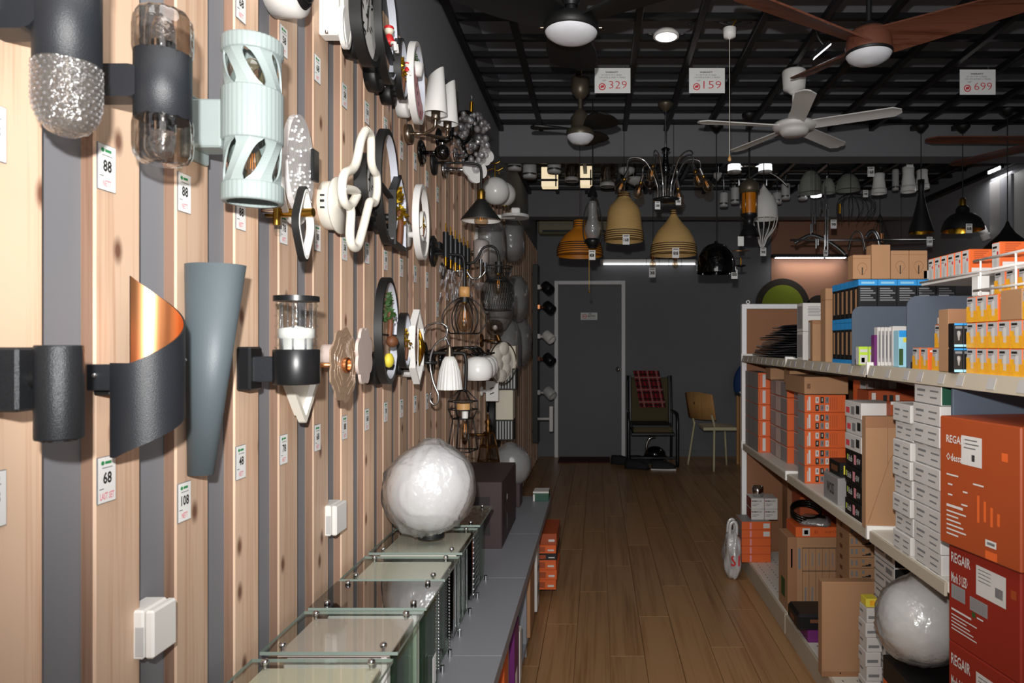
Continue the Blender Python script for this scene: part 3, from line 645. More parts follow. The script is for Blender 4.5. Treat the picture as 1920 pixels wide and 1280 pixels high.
# white leaf lamp, small disc, half seen round lamp on the top row
c, d = WP(618, 15, .03); t = wall('wall_lamp', 'white box wall lamp with pointed leaf blade, top row', d, c.z)
MB().box((XP+.026, d+.02, H-(12-VY)/F*d), (.05, .04, .14), 'white', .004).build('box_body', t)
MB().plate([(-.03,.14),(.05,.14),(.035,.0),(.0,-.085),(-.022,-.02)], (V((XP+.055, d+.03, H-(15-VY)/F*d)), Y_, Z_, X_), .008, 'white').build('leaf_blade', t); MB().cyl((XP+.03, d-.02, c.z-.071), (XP+.03, d-.02, c.z-.066), .004, 'chrome', 8).build('screw', t)
c, d, fr = ring_frame(642, 52, .05, 5); R_ = .5*77*d/F; t = wall('wall_lamp', 'small white oval ring wall lamp beside the leaf lamp', d, c.z)
MB().loop([(x*R_*.8, y*R_) for x, y in circ(36)], fr, 1, .8, .012, 'white').build('rim', t); MB().plate([(x*R_*.66, y*R_*.82) for x, y in circ(30)], shift(fr, .002), .004, 'blush').build('face', t); MB().cyl((XP, d, c.z), c, .01, 'white', 14).build('arm', t)
c, d, fr = ring_frame(562, -24, .06, 0); t = wall('wall_lamp', 'white round eyeball wall lamp cut off at top', d, c.z)
MB().lathe([(0,-.06),(.062,-.06),(.062,-.01),(.058,.0),(.045,.004)], c, 'white', 30, X_).build('body', t); MB().lathe([(.045,0),(.04,.012),(.03,.014),(.03,.004),(0,.0)], c, 'matt_black', 24, X_).build('lens_ring', t); MB().lathe([(0,0),(.035,.0),(.03,.02),(0,.03)], c+V((0,0,-.0)), 'satin_black', 20, X_).build('lens', t)
# price tags stuck on the battens
TG = [(0,246,'48','at the left edge beside the twin lamp',0),(0,938,'38','at the left edge below the sparkling cylinder',0),(1,315,'88','under the smoky twin lamp',0),(1,898,'68','under the copper lined swirl',1),(2,362,'88','left of the sage lantern foot',0),(2,940,'108','under the slate cone',0),
 (3,8,'68','at the top above the sage lantern',0),(3,400,'88','just below the sage lantern',0),(3,866,'48','below the ribbed glass cylinder plate',0),(4,78,'58','right of the sage lantern top',0),(4,430,'78','behind the slim brass tube',0),(4,842,'78','below the white kite lamp',0),
 (5,130,'68','below the white eyeball lamp',0),(5,446,'88','right of the black rhombus',0),(5,820,'68','right below the tan flower disc',0),(6,180,'58','below the white leaf lamp',0),(6,466,'58','under the serpentine puck',0),(6,801,'88','under the pink scalloped disc',0),
 (7,212,'138','below the upper brush painted disc',0),(7,474,'118','under the serpentine tube end',0),(7,786,'168','under the pink scalloped disc edge',0),(8,240,'128','under the base of the upper ring',0),(8,488,'98','under the base of the middle ring',0),(8,772,'78','under the lower black ring',0),
 (9,282,'88','below the white melon ring',0),(9,502,'58','below the black house outline',0),(9,765,'78','under the small lower black ring',0),(10,303,'68','right above the white oval ring',0),(10,514,'58','below the white oval ring',0),(10,757,'98','under the white lozenge lamp',0),
 (11,336,'78','above the black candle row',0),(11,525,'68','below the black candle row base',0),(11,752,'58','beside the pleated shade hook',0),(12,365,'88','above the crystal drops',0),(12,580,'78','below the crystal drops',0)]
for k, y, num, wh, last in TG:
    d = S0+SP*(k-1)+.0205; z = H-(y-VY)/F*d; m = MB(); w_, h_ = .034, .064; X0 = XP+.0015; A = lambda yy, zz: V((X0+.0011, d-w_/2+yy, z-h_/2+zz))
    m.box((XP+.001, d, z), (.0022, w_+.0015, h_+.0015), 'ink_gray'); m.box((XP+.0014, d, z), (.0022, w_, h_), 'paper')
    m.plate(circ(10, .0032), (A(.008, .056), Y_, Z_, X_), .0003, 'ink_green'); m.box(A(.019, .056), (.0005, .012, .004), 'ink_green'); m.box(A(.017, .049), (.0005, .02, .0012), 'ink_gray')
    cw = .0085*len(num) if len(num) < 3 else .0072*3
    m.text(num, A(w_/2-cw/2+.0005, .026), Y_, Z_, cw, .017, 'ink', .03); m.box(A(.006, .0195), (.0005, .008, .001), 'ink')
    if last: m.text('LAST SET', A(.003, .004), Y_, Z_, .028, .01, 'ink_pink', .02)
    else: m.text('NETT', A(.0085, .005), Y_, Z_, .016, .009, 'ink_pink', .02)
    m.build('price_tag', loc=(XP, d, z-h_/2), label=f'white price tag reading {num} on the battens {wh}', cat='price tag', group='price tags on the battens')
# wall boxes
def wbox(px_, py_, hpx, wpx, label):
    X = XW+.03; d = X*F/(px_-VX); z = H-(py_-VY)/F*d; h_ = hpx*d/F
    t = thing('switch_box', label, 'switch box', (XW, d, z), 'white switch boxes between battens')
    MB().box((XW+.018, d, z), (.036, wpx, h_), 'white', .003).build('back_box', t); MB().box((XW+.044, d, z), (.014, wpx*.97, h_*.98), 'white', .004).build('cover', t)
    MB().box((XW+.03, d-wpx/2+.0005, z-.01), (.012, .002, h_*.6), 'opal_dim', .0005).build('cover_latch', t)
wbox(285, 1176, 90, .06, 'white plastic switch box low between battens under the price 68'); wbox(626, 970, 56, .075, 'white plastic switch box between battens left of the wrapped globe')
# ---------------------------------------------------------------- crowded far part of the batten wall
def at(px_, py_, d): return P(px_, py_, d)
def arm_to_wall(t, p, y, r, m, mid=None, base=.03, bm=None):
    """a tube from a round plate on the battens to p"""
    z = y if y is not None else p.z; a = V((XP+.004, p.y, z))
    MB().tube(spl([a]+(mid or [])+[p], 5) if mid else [a, p], r, m, 8).build('arm', t)
    MB().lathe([(0,0),(base,0),(base,.008),(base*.8,.014),(0,.014)], (XP, p.y, z), bm or m, 20, X_).build('base', t)
# chrome sconce with two slant cut white shades
for i, (x, yb, yt, d) in enumerate(((817, 213, 125, 2.45), (839, 232, 150, 2.62))):
    if i == 0: t = wall('wall_lamp', 'nickel two arm sconce with white slant cut cone shades', 2.5, at(817, 240, 2.45).z)
    c = at(x, yb, d); h = (yb-yt)*d/F; n = 28; vs = []; fs = []; sh = 'shade'
    for k in range(n):
        a = 2*math.pi*k/n; zt = h*(.86+.14*math.cos(a-.2))
        for rr, z in ((.041, 0), (.029, zt), (.027, zt), (.039, .0)): vs.append(c+V((rr*math.cos(a), rr*math.sin(a), z)))
    for k in range(n):
        j = (k+1) % n
        for q in range(3): fs.append((4*k+q, 4*j+q, 4*j+q+1, 4*k+q+1))
    MB().add(vs, fs, 'white', True).build('shade', t)
    MB().lathe([(0,-.022),(.014,-.022),(.016,-.016),(.016,.012),(0,.016)], c, 'nickel', 18).build('socket', t)
    MB().sphere(c+V((.012,-.032,.02)), .003, 'chrome', 8, k=5).build('screw', t)
    MB().tube(spl([c+V((0,0,-.02)), c+V((-.01,.01,-.05)), V((XP+.06, 2.5, at(817, 243, 2.45).z)), V((XP+.01, 2.5, at(817,243,2.45).z))], 6), .006, 'nickel', 8).build('arm', t)
MB().lathe([(0,0),(.035,0),(.033,.02),(.02,.024),(0,.024)], (XP, 2.5, at(817, 243, 2.45).z), 'nickel', 24, X_).build('base', t)
# black crystal chandelier sconce
d = 3.0; t = wall('crystal_sconce', 'black scrolled sconce with gold candle and crystal balls', d, at(870, 250, d).z)
m = MB()
for pts in (((845,262),(852,225),(872,210),(890,222),(885,255),(868,266),(852,250)), ((850,250),(870,268),(884,250),(883,222)), ((868,300),(880,296),(892,286),(897,272)), ((842,262),(832,270),(828,290)), ((868,272),(876,292),(890,296))):
    m.tube(spl([at(x, y, d+.03*math.sin(i*1.7)) for i, (x, y) in enumerate(pts)], 5), .010, 'gloss_black', 8)
m.build('scroll_arms', t)
MB().cyl(at(883, 216, d), at(884, 192, d), .0085, 'gold', 14).build('candle_tube', t)
bulb(t, at(884.5, 190, d), .012, .035, nm='candle_bulb', fil=False, glass='clear')
MB().lathe([(0,0),(.012,.004),(.028,.02),(.03,.024)], at(882, 232, d), 'crystal', 18).build('drip_pan', t)
m = MB(); random.seed(21)
for i in range(95):
    a_ = random.uniform(0, 6.28); q_ = random.uniform(.3, 1); m.sphere(at(884+38*q_*math.cos(a_), 256+48*q_*math.sin(a_), d+random.uniform(-.12, .15)), random.uniform(.007, .017), 'crystal', 8, k=5)
m.build('crystal_balls', t, kind='stuff')
arm_to_wall(t, at(845, 262, d), None, .008, 'gloss_black', base=.05)
d = 2.7; t = wall('wall_lamp', 'gloss black globe wall lamp under the white cone shades', d, at(828, 286, d).z)
MB().sphere(at(829, 286, d), .031, 'gloss_black', 24).build('globe', t); MB().cyl(at(829, 272, d), at(829, 268, d), .012, 'chrome', 14).build('cap', t); MB().tube([at(840, 285, d), at(852, 285, d)], .002, 'chrome', 6).build('pin', t); arm_to_wall(t, at(829, 286, d), None, .008, 'gloss_black', base=.05)
# white tufted pads
for i, (x, y, s, d, lab) in enumerate(((889, 318, 26, 3.1, 'white tufted pad wall lamp with crystal button, nearer of two'), (908, 292, 19, 3.35, 'white tufted pad wall lamp with crystal button, upper farther one'))):
    c = at(x, y, d); k = s*d/F; t = wall('wall_lamp', lab, d, c.z)
    pts = []
    for j in range(32):
        a = 2*math.pi*j/32; q = .82+.18*abs(math.cos(2*a)); pts.append((k*q*math.cos(a)*1.0, k*q*math.sin(a)*1.0))
    m = MB(); fr = (c, (X_*.7+Y_*.7).normalized(), Z_, (X_*.7-Y_*.7).normalized())
    for q, hh in ((1, 0),): m.loop(pts, fr, 1, .5, .012, 'opal'); m.plate([(p[0]*.95, p[1]*.95) for p in pts], shift(fr, -.004), .012, 'opal')
    m.build('pad', t); MB().sphere(c+fr[3]*.012, k*.32, 'crystal', 12).build('crystal_button', t); arm_to_wall(t, c-fr[3]*.005, None, .01, 'chrome', base=.04)
# black cone shade on an arm
d = 2.9; t = wall('wall_lamp', 'black cone shade wall lamp with brass socket and bare bulb', d, at(845, 305, d).z)
c = at(902, 414, d); s_ = d/F
MB().lathe([(37*s_,0),(37.5*s_,2*s_),(9*s_,38*s_),(8*s_,40*s_),(0,40*s_)], c, 'matt_black', 36).build('cone_shade', t); MB().lathe([(36.5*s_,.5*s_),(9*s_,37*s_),(0,38*s_)], c, 'white', 36).build('shade_lining', t)
MB().lathe([(8*s_,0),(8*s_,16*s_),(6*s_,20*s_),(3*s_,22*s_),(0,22*s_)], at(902, 376, d), 'brass', 20).build('socket', t); bulb(t, at(902, 398, d), .03, .06, -Z_)
MB().tube(spl([at(851, 305, d), at(880, 306, d), at(897, 309, d), at(902, 320, d), at(902, 356, d)], 5), .0055, 'matt_black', 8).build('arm', t); MB().lathe([(0,0),(.05,0),(.05,.012),(0,.014)], (XP, d, at(851, 305, d).z), 'matt_black', 24, X_).build('base', t); MB().tube([(XP+.01, d, at(851,305,d).z), at(853,305,d)], .0055, 'matt_black', 8).build('arm_root', t)
# branches and globes
d = 4.1; t = wall('wall_lamp', 'thin pale metal branch wall lamp carrying white glass globe', d, at(929, 330, d).z)
m = MB()
for pts in (((918,305),(930,306),(938,302)), ((910,322),(924,316),(932,320),(944,314)), ((928,306),(928,335)), ((936,318),(936,326))): m.tube(spl([at(x, y, d) for x, y in pts], 5), .004, 'brass', 6)
m.build('branches', t); MB().sphere(at(929, 358, d), 26*d/F, 'opal', 28).build('globe', t); arm_to_wall(t, at(918, 306, d), None, .004, 'brass', base=.04)
d = 4.45; t = wall('wall_lamp', 'white glass globe wall lamp half hidden behind another globe', d, at(945, 365, d).z); MB().sphere(at(944, 364, d), 23*d/F, 'opal', 24).build('globe', t); MB().cyl(at(946, 384, d), at(946, 388, d), .02, 'brass', 12).build('collar', t); arm_to_wall(t, at(935, 372, d), None, .008, 'brass', base=.04)
# white box shades and a wrapped tan cylinder
for x, yt, yb, hw, d, mm, lab in ((906, 428, 500, 16, 3.95, 'white', 'white squared block wall lamp below the black cone shade'), (924, 436, 500, 10, 4.25, 'offwhite', 'tall white tapered block wall lamp beside the white squared block')):
    c = at(x, (yt+yb)/2, d); t = wall('wall_lamp', lab, d, c.z); MB().box(c, (2*hw*d/F, .06, (yb-yt)*d/F), mm, .006).build('body', t); MB().box((c.x-hw*d/F*.4, d-.031, c.z+(yb-yt)*d/F*.42), (hw*d/F, .004, .02), 'opal_dim', .001).build('top_lip', t); arm_to_wall(t, c, None, .012, 'white', base=.04)
d = 3.6; c = at(902, 473, d); t = wall('wall_lamp', 'tan frosted cylinder wall lamp still wrapped in plastic', d, c.z); MB().lathe([(0,-.06),(.036,-.06),(.038,-.05),(.038,.05),(.03,.06),(0,.06)], c, 'blush', 24).build('cylinder_shade', t)
MB().lathe([(.0,-.064),(.04,-.062),(.042,-.0),(.041,.06),(.02,.07),(0,.066)], c, 'wrap', 20, wav=lambda a, h: 1+.05*math.sin(5*a+40*h)).build('plastic_wrap', t); arm_to_wall(t, c, None, .01, 'nickel', base=.04)
# black candle rack with gold tips and crystal rods
t = wall('crystal_sconce', 'row of black tubes with gold tips above hanging crystal rods', 3.0, at(855, 475, 3).z)
for i in range(6):
    d = 2.80+.095*i; X = -.622; z = lambda y: H-(y-VY)/F*3.0; tb = MB().cyl((X, d, z(493)), (X, d, z(449)), .0125, 'satin_black', 16).build('black_tube', t)
    MB().cyl((X, d, z(449)), (X, d, z(433)), .003, 'gold', 8).build('gold_tip', tb)
    MB().cyl((X, d, z(508)), (X, d, z(493)), .006, 'gold', 8).build('gold_stem', tb)
MB().box((X-.02, 3.04, at(855, 474, 3).z), (.012, .55, .03), 'satin_black', .003).build('rail', t); arm_to_wall(t, V((X-.02, 2.9, at(855,474,3).z)), None, .01, 'satin_black', base=.06)
m = MB(); random.seed(4)
for i in range(40):
    d = 2.78+random.random()*.5; y = random.uniform(505, 560); p = V((-.62+random.uniform(-.03,.03), d, H-(y-VY)/F*3)); m.cyl(p, p-V((random.uniform(-.008,.008),0,random.uniform(.02,.045))), .006, 'crystal', 6, .003)
m.build('crystal_rods', t, kind='stuff')
# wood capped globe cage
d = 2.88; s_ = d/F; t = wall('wall_lamp', 'round black wire cage wall lamp with pale wood cap', d, at(811, 475, d).z)
MB().lathe([(0,0),(.048,0),(.05,.006),(.05,.012),(0,.016)], (XP, d, at(811, 476, d).z), 'satin_black', 28, X_).build('base', t)
MB().tube(spl([V((XP+.01, d, at(811, 475, d).z)), at(845, 477, d), at(864, 479, d), at(870, 490, d), at(871, 520, d), at(871, 540, d)], 5), .006, 'satin_black', 8).build('arm', t)
MB().lathe([(0,0),(10*s_,0),(10*s_,19*s_),(0,20*s_)], at(871, 557, d), 'beech', 24).build('wood_cap', t); MB().cyl(at(871, 557, d), at(871, 567, d), 9*s_, 'matt_black', 20).build('socket', t)
for k in range(6):
    a = k*math.pi/3+.3; m = MB(); pts = []
    for q in range(13):
        u = q/12; rr = (8+33*math.sin(u*2.45+.15)**.9)*s_ if q else 9*s_; y = 559+66*u
        pts.append(at(871, y, d)+V((rr*math.cos(a), rr*math.sin(a), 0)))
    m.tube(pts, .0028, 'matt_black', 6); m.build('cage_wire', t)
MB().tube([at(871, 625, d)+V((26*s_*math.cos(a), 26*s_*math.sin(a), 0)) for a in [2*math.pi*i/28 for i in range(28)]], .003, 'matt_black', 6, True).build('cage_ring', t)
bulb(t, at(871, 569, d), .034, .12, -Z_)
# mesh basket on gooseneck
d = 3.2; s_ = d/F; t = wall('wall_lamp', 'black wire mesh basket shade on a gooseneck arm', d, at(885, 492, d).z)
MB().tube(spl([V((XP+.01, d, at(870, 492, d).z)), at(884, 493, d), at(896, 482, d), at(905, 466, d), at(920, 461, d), at(932, 470, d), at(936, 492, d)], 6), .006, 'matt_black', 8).build('arm', t); MB().lathe([(0,0),(.045,0),(.045,.012),(0,.014)], (XP, d, at(870, 492, d).z), 'matt_black', 24, X_).build('base', t)
MB().cyl(at(935, 491, d), at(935, 512, d), 7*s_, 'matt_black', 18).build('socket', t)
pr = [(27,500),(25,508),(20,520),(22,526),(30,535),(31,550),(31,565),(27,578),(24,582)]; m = MB()
for k in range(40):
    for sg in (1, -1): m.tube([at(934, y, d)+V((r_*s_*math.cos(2*math.pi*k/40+sg*i*.09), r_*s_*math.sin(2*math.pi*k/40+sg*i*.09), 0)) for i, (r_, y) in enumerate(pr)], .0011, 'matt_black', 3)
m.build('wire_mesh', t, kind='stuff')
for r_, y in (pr[0], pr[-1], pr[3]): MB().tube([at(934, y, d)+V((r_*s_*math.cos(a), r_*s_*math.sin(a), 0)) for a in [2*math.pi*i/28 for i in range(28)]], .003, 'matt_black', 6, True).build('mesh_rim', t)
MB().lathe([(0,0),(24*s_,0)], at(934, 583, d), 'matt_black', 24).build('mesh_floor', t); bulb(t, at(934, 516, d), .03, .09, -Z_)
# chrome twin arm sconce
d = 3.05; t = wall('crystal_sconce', 'chrome twin arm sconce with cut glass cups', d, at(890, 520, d).z)
for i, (x, y) in enumerate(((901, 494), (909, 500))):
    dd = d+.1*i; MB().tube(spl([at(875, 508, dd), at(885, 522, dd), at(899, 520, dd), at(x, y+10, dd), at(x, y, dd)], 6), .005, 'chrome', 8).build('arm', t); MB().cyl(at(x, y, dd), at(x, y-8, dd), .009, 'chrome', 14).build('candle_socket', t)
    MB().lathe([(0,0),(.012,.0),(.026,.03),(.028,.036)], at(x-3, 545, dd), 'crystal', 12).build('glass_cup', t)
arm_to_wall(t, at(876, 508, d), None, .006, 'chrome', base=.04)
# frosted bulb lamp, scroll with pleated shade
d = 4.1; t = wall('wall_lamp', 'small smoky glass globe wall lamp under the mesh basket', d, at(928, 614, d).z); MB().sphere(at(928, 614, d), 16*d/F, 'smoke_glass', 24).build('globe', t); MB().sphere(at(928, 614, d), 5*d/F, 'opal', 14).build('bulb', t); MB().cyl(at(932, 628, d), at(936, 638, d), .014, 'antique', 14).build('socket', t); arm_to_wall(t, at(936, 638, d), None, .006, 'antique', base=.04)
d = 2.55; s_ = d/F; t = wall('wall_lamp', 'white pleated bell shade hanging from a silver scroll arm', d, at(810, 680, d).z)
MB().lathe([(23.5*s_,0),(22*s_,14*s_),(19*s_,34*s_),(13*s_,54*s_),(8*s_,62*s_),(6*s_,62*s_)], at(843, 730, d), 'opal', 84, wav=lambda a, h: 1+.035*math.cos(21*a)).build('pleated_shade', t)
MB().lathe([(8*s_,0),(6*s_,10*s_),(3*s_,20*s_),(1.5*s_,22*s_),(0,22*s_)], at(843, 669, d), 'nickel', 18).build('shade_cap', t)
MB().tube(spl([at(x, y, d) for x, y in ((843,648),(836,634),(832,640),(838,625),(837,612),(820,605),(800,612),(796,626))], 6), .004, 'chrome', 8).build('scroll_arm', t)
MB().tube(spl([at(x, y, d) for x, y in ((836,632),(822,640),(811,655),(806,680),(812,715),(822,740),(820,755),(812,758),(806,748),(808,736))], 6), .004, 'chrome', 8).build('lower_scroll', t)
MB().lathe([(0,0),(.036,0),(.036,.012),(0,.02)], (XP, d, at(810, 680, d).z), 'satin_black', 22, X_).build('base', t); MB().tube([(XP+.01, d, at(810,680,d).z), at(820, 680, d)], .006, 'satin_black', 8).build('arm_root', t); MB().tube([(XP+.004, d, at(796,626,d).z), at(796, 626, d)], .004, 'chrome', 6).build('top_stay', t)
# opal bowls in a row
for i, (x, d, lab) in enumerate(((896, 2.85, 'nearest white opal bowl wall lamp on black bent arms'), (905, 3.05, 'second white opal bowl wall lamp behind the nearest bowl'), (912, 3.25, 'third white opal bowl wall lamp, hindmost of the bowls'))):
    s_ = d/F; R_ = .062; c = at(x-i*1, 690-i*3, d); t = wall('wall_lamp', lab, d, c.z, 'white opal bowl lamps')
    MB().lathe([(R_*.75,-.05),(R_*.95,-.035),(R_,-.012),(R_*.96,.014),(R_*.8,.034),(R_*.5,.046),(0,.05)], c, 'opal', 30).build('bowl', t)
    m = MB()
    for q in (0, .025): m.tube(spl([V((XP+.01, d-q, c.z+.03)), V((XP+.05, d-q, c.z+.075)), c+V((-.04, -q, .085)), c+V((0, 0, .05))], 6), .005, 'gloss_black', 8)
    m.build('bent_arms', t)
    m = MB()
    for q in range(6): a = q*1.05; m.tube([c+V((0,0,.05)), c+V((.045*math.cos(a), .045*math.sin(a), .058))], .005, 'gloss_black', 6)
    m.build('claw', t); MB().lathe([(0,0),(.05,0),(.05,.014),(0,.016)], (XP, d, c.z+.03), 'gloss_black', 22, X_).build('base', t)
d = 4.15; c = at(936, 680, d); t = wall('wall_lamp', 'round cream lamp of overlapping pebble discs in a thin metal hoop', d, c.z)
R_ = 36*d/F; fr = (c, (X_*.55+Y_*.85).normalized(), Z_, (X_*.85-Y_*.55).normalized())
MB().plate([(x*R_*.9, y*R_) for x, y in circ(30)], fr, .02, 'offwhite').build('body', t)
for i, (u, v_) in enumerate(((-.3,.5),(.3,.25),(-.35,-.1),(.25,-.35),(-.1,-.65),(.05,.75))): MB().lathe([(R_*.36,0),(R_*.36,.006),(R_*.3,.014),(0,.018)], c+fr[1]*(u*R_)+Z_*(v_*R_)+fr[3]*(.02+.002*i), 'offwhite', 20, fr[3]).build('pebble_disc', t)
MB().tube([c+fr[1]*(x*R_*1.05)+Z_*(y*R_*1.1)+fr[3]*.03 for x, y in circ(36)], .004, 'nickel', 6, True).build('hoop', t); arm_to_wall(t, c, None, .01, 'nickel', base=.05)
# geometric wire lantern and the trapezoid cage
d = 2.72; s_ = d/F; t = wall('wall_lamp', 'black geometric wire lantern with wooden disc and long bulb', d, at(870, 700, d).z)
MB().tube(spl([V((XP+.01, d, at(850, 662, d).z)), at(862, 662, d), at(872, 668, d), at(874, 690, d), at(872, 735, d)], 5), .007, 'matt_black', 8).build('arm', t); MB().lathe([(0,0),(.045,0),(.045,.014),(0,.014)], (XP, d, at(850, 662, d).z), 'matt_black', 22, X_).build('base', t)
def cage(rows, n=6, r=.0024, nm='cage_wire', ph=.2):
    for i, (rr, y) in enumerate(rows):
        pts = [at(868, y, d)+V((rr*s_*math.cos(ph+2*math.pi*k/n), rr*s_*math.sin(ph+2*math.pi*k/n), 0)) for k in range(n)]
        MB().tube(pts, r, 'matt_black', 5, True).build('cage_ring', t)
    for k in range(n):
        m = MB(); pts = [at(868, y, d)+V((rr*s_*math.cos(ph+2*math.pi*k/n), rr*s_*math.sin(ph+2*math.pi*k/n), 0)) for rr, y in rows]
        m.tube(pts, r, 'matt_black', 5); m.build(nm, t)
cage([(8, 732), (27, 752), (27, 767), (19, 784)]); 
MB().cyl(at(870, 767, d), at(870, 756, d), 14*s_, 'beech', 28).build('wood_disc', t); MB().cyl(at(872, 784, d), at(872, 767, d), 6*s_, 'white', 18).build('socket', t); bulb(t, at(872, 784, d), .024, .09, -Z_)
cage([(20, 784), (30, 844)], 4, .003, 'lower_cage_wire', .6)
d = 4.1; c = at(923, 733, d); t = wall('wall_lamp', 'flat white wall lamp with two dark slots below the pebble lamp', d, c.z); MB().box(c, (24*d/F, .02, 38*d/F), 'white', .003).build('panel', t)
m = MB()
for q in (6, -4): m.box(c+V((.0, -.011, q*d/F)), (.025, .004, .006), 'ink', R=Matrix.Rotation(-.4, 3, 'Y'))
m.build('slots', t, kind='stuff'); arm_to_wall(t, c, None, .01, 'white', base=.03)
# tan columns with striped ends
for i, (x, y0, y1, y2, lab) in enumerate(((953, 648, 690, 730, 'upper tan box wall lamp with black striped lower half'), (948, 730, 785, 824, 'lower tan box wall lamp with black striped lower half'))):
    d = 4.35; w_ = 32*d/F; t = wall('wall_lamp', lab, d, at(x, y1, d).z, 'tan and striped box lamps')
    a, b_, c_ = at(x, y0, d), at(x, y1, d), at(x, y2, d)
    MB().box((a+b_)/2, (w_, .12, a.z-b_.z), 'cream', .003).build('tan_half', t); MB().box((b_+c_)/2+V((0, .008, 0)), (w_*1.04, .10, b_.z-c_.z), 'matt_black', .003).build('striped_half', t)
    for k in range(6): MB().box(((b_+c_)/2+V((-w_*.42+w_*.165*k, -.046, 0))), (w_*.075, .012, (b_.z-c_.z)*.86), 'opal_dim', .001).build('light_slat', t)
    arm_to_wall(t, (a+b_)/2, None, .012, 'matt_black', base=.05)
# discs wrapped in plastic, hung on the far battens
wr_ = [(968, 455, 50, 3.95, 'clear wrapped crystal disc lamp under a white round plate', 'crystal'), (982, 568, 50, 4.3, 'gray wrapped disc lamp nearest the mesh basket', 'opal_dim'), (990, 655, 62, 4.75, 'gray wrapped disc lamp hanging above the dark carton', 'opal_dim'), (996, 560, 44, 5.25, 'gray wrapped disc lamp, second from the door side', 'opal_dim'), (1003, 640, 46, 5.5, 'gray wrapped disc lamp nearest the door', 'opal_dim'), (990, 450, 40, 5.0, 'dark gray wrapped disc lamp high on the far battens', 'opal_dim')]
for x, y, hp, d, lab, mm in wr_:
    c = V((XP+.09, d, H-(y-VY)/F*d)); R_ = hp*d/F; t = wall('wrapped_lamp', lab, d, c.z, 'plastic wrapped disc lamps')
    MB().lathe([(0,-.05),(R_*.86,-.05),(R_*.92,-.03),(R_*.9,.01),(R_*.6,.05),(0,.06)], c, mm, 32, X_).build('disc', t)
    MB().lathe([(0,-.06),(R_*.95,-.055),(R_*1.0,-.02),(R_*.97,.03),(R_*.6,.07),(0,.075)], c, 'wrap_dull', 40, X_, wav=lambda a, h: 1+.04*math.sin(7*a+9*h)+.02*math.sin(17*a)).build('plastic_wrap', t)
    MB().cyl((XP, d, c.z), (XP+.04, d, c.z), R_*.4, 'white', 20).build('base', t)
d = 3.9; c = at(966, 406, d); t = wall('wall_lamp', 'white round shelf plate lamp high on the far battens', d, c.z); MB().cyl(c-V((0,0,.008)), c+V((0,0,.008)), 26*d/F, 'opal_dim', 36).build('plate', t); MB().box(c+V((.0,.03,.03)), (.05,.04,.05), 'opal', .006).build('driver_box', t); arm_to_wall(t, c, None, .012, 'white', base=.04)
d = 4.3; c = at(992, 785, d); t = wall('mirror_lamp', 'tall black framed oval mirror lamp on the far battens', d, c.z); c = V((XP+.02, d+.2, c.z)); k = 62*d/F
MB().loop([(x*.22, y*k) for x, y in circ(36)], (c, Y_, Z_, X_), 1, .88, .03, 'matt_black').build('frame', t); MB().plate([(x*.2, y*k*.9) for x, y in circ(36)], (c, Y_, Z_, X_), .015, 'steel').build('mirror', t)
# spotlights on a dark display strip beside the door
t = thing('display_strip', 'narrow black board of sample spotlights beside the door', 'display board', (-.585, 7.35, 0)); MB().box((-.66, 7.35, 1.25), (.06, .2, 1.9), 'matt_black', .004).build('board', t)
sp = [(1027, 540, 'satin_black', 'white', 'black and white sample spotlight topmost beside the door'), (1030, 577, 'satin_black', 'copper', 'black sample spotlight second from top beside the door'), (1029, 632, 'white', 'white', 'white sample spotlight in the middle beside the door'), (1030, 674, 'satin_black', 'brown', 'black and copper sample spotlight beside the door'), (1031, 737, 'opal_dim', 'opal_dim', 'gray white drum sample spotlight lowest beside the door')]
for x, y, m1, m2, lab in sp:
    d = 7.25; c = at(x, y, d); t = thing('spotlight', lab, 'spotlight', (-.63, d, c.z), 'sample spotlights beside the door'); ax = V((.5,-.35,-.45)).normalized()
    MB().lathe([(0,-.06),(.05,-.06),(.055,-.05),(.055,.05),(.048,.055),(.04,.03),(0,.03)], c, m1, 20, ax).build('barrel', t); MB().tube([V((-.63, d, c.z+.01)), c], .014, m2, 8).build('arm', t); MB().box((-.62, d, c.z+.01), (.03, .05, .05), m2, .004).build('mount', t)
d = 7.2; c = at(1030, 785, d); t = thing('spotlight', 'slim white bar lamp on a stub arm low beside the door', 'spotlight', (-.63, d, c.z)); MB().box(c+V((.02,0,0)), (.04, .04, .27), 'white', .006).build('bar', t); MB().tube([V((-.63, d, c.z)), c+V((.02,0,0))], .014, 'white', 8).build('arm', t)
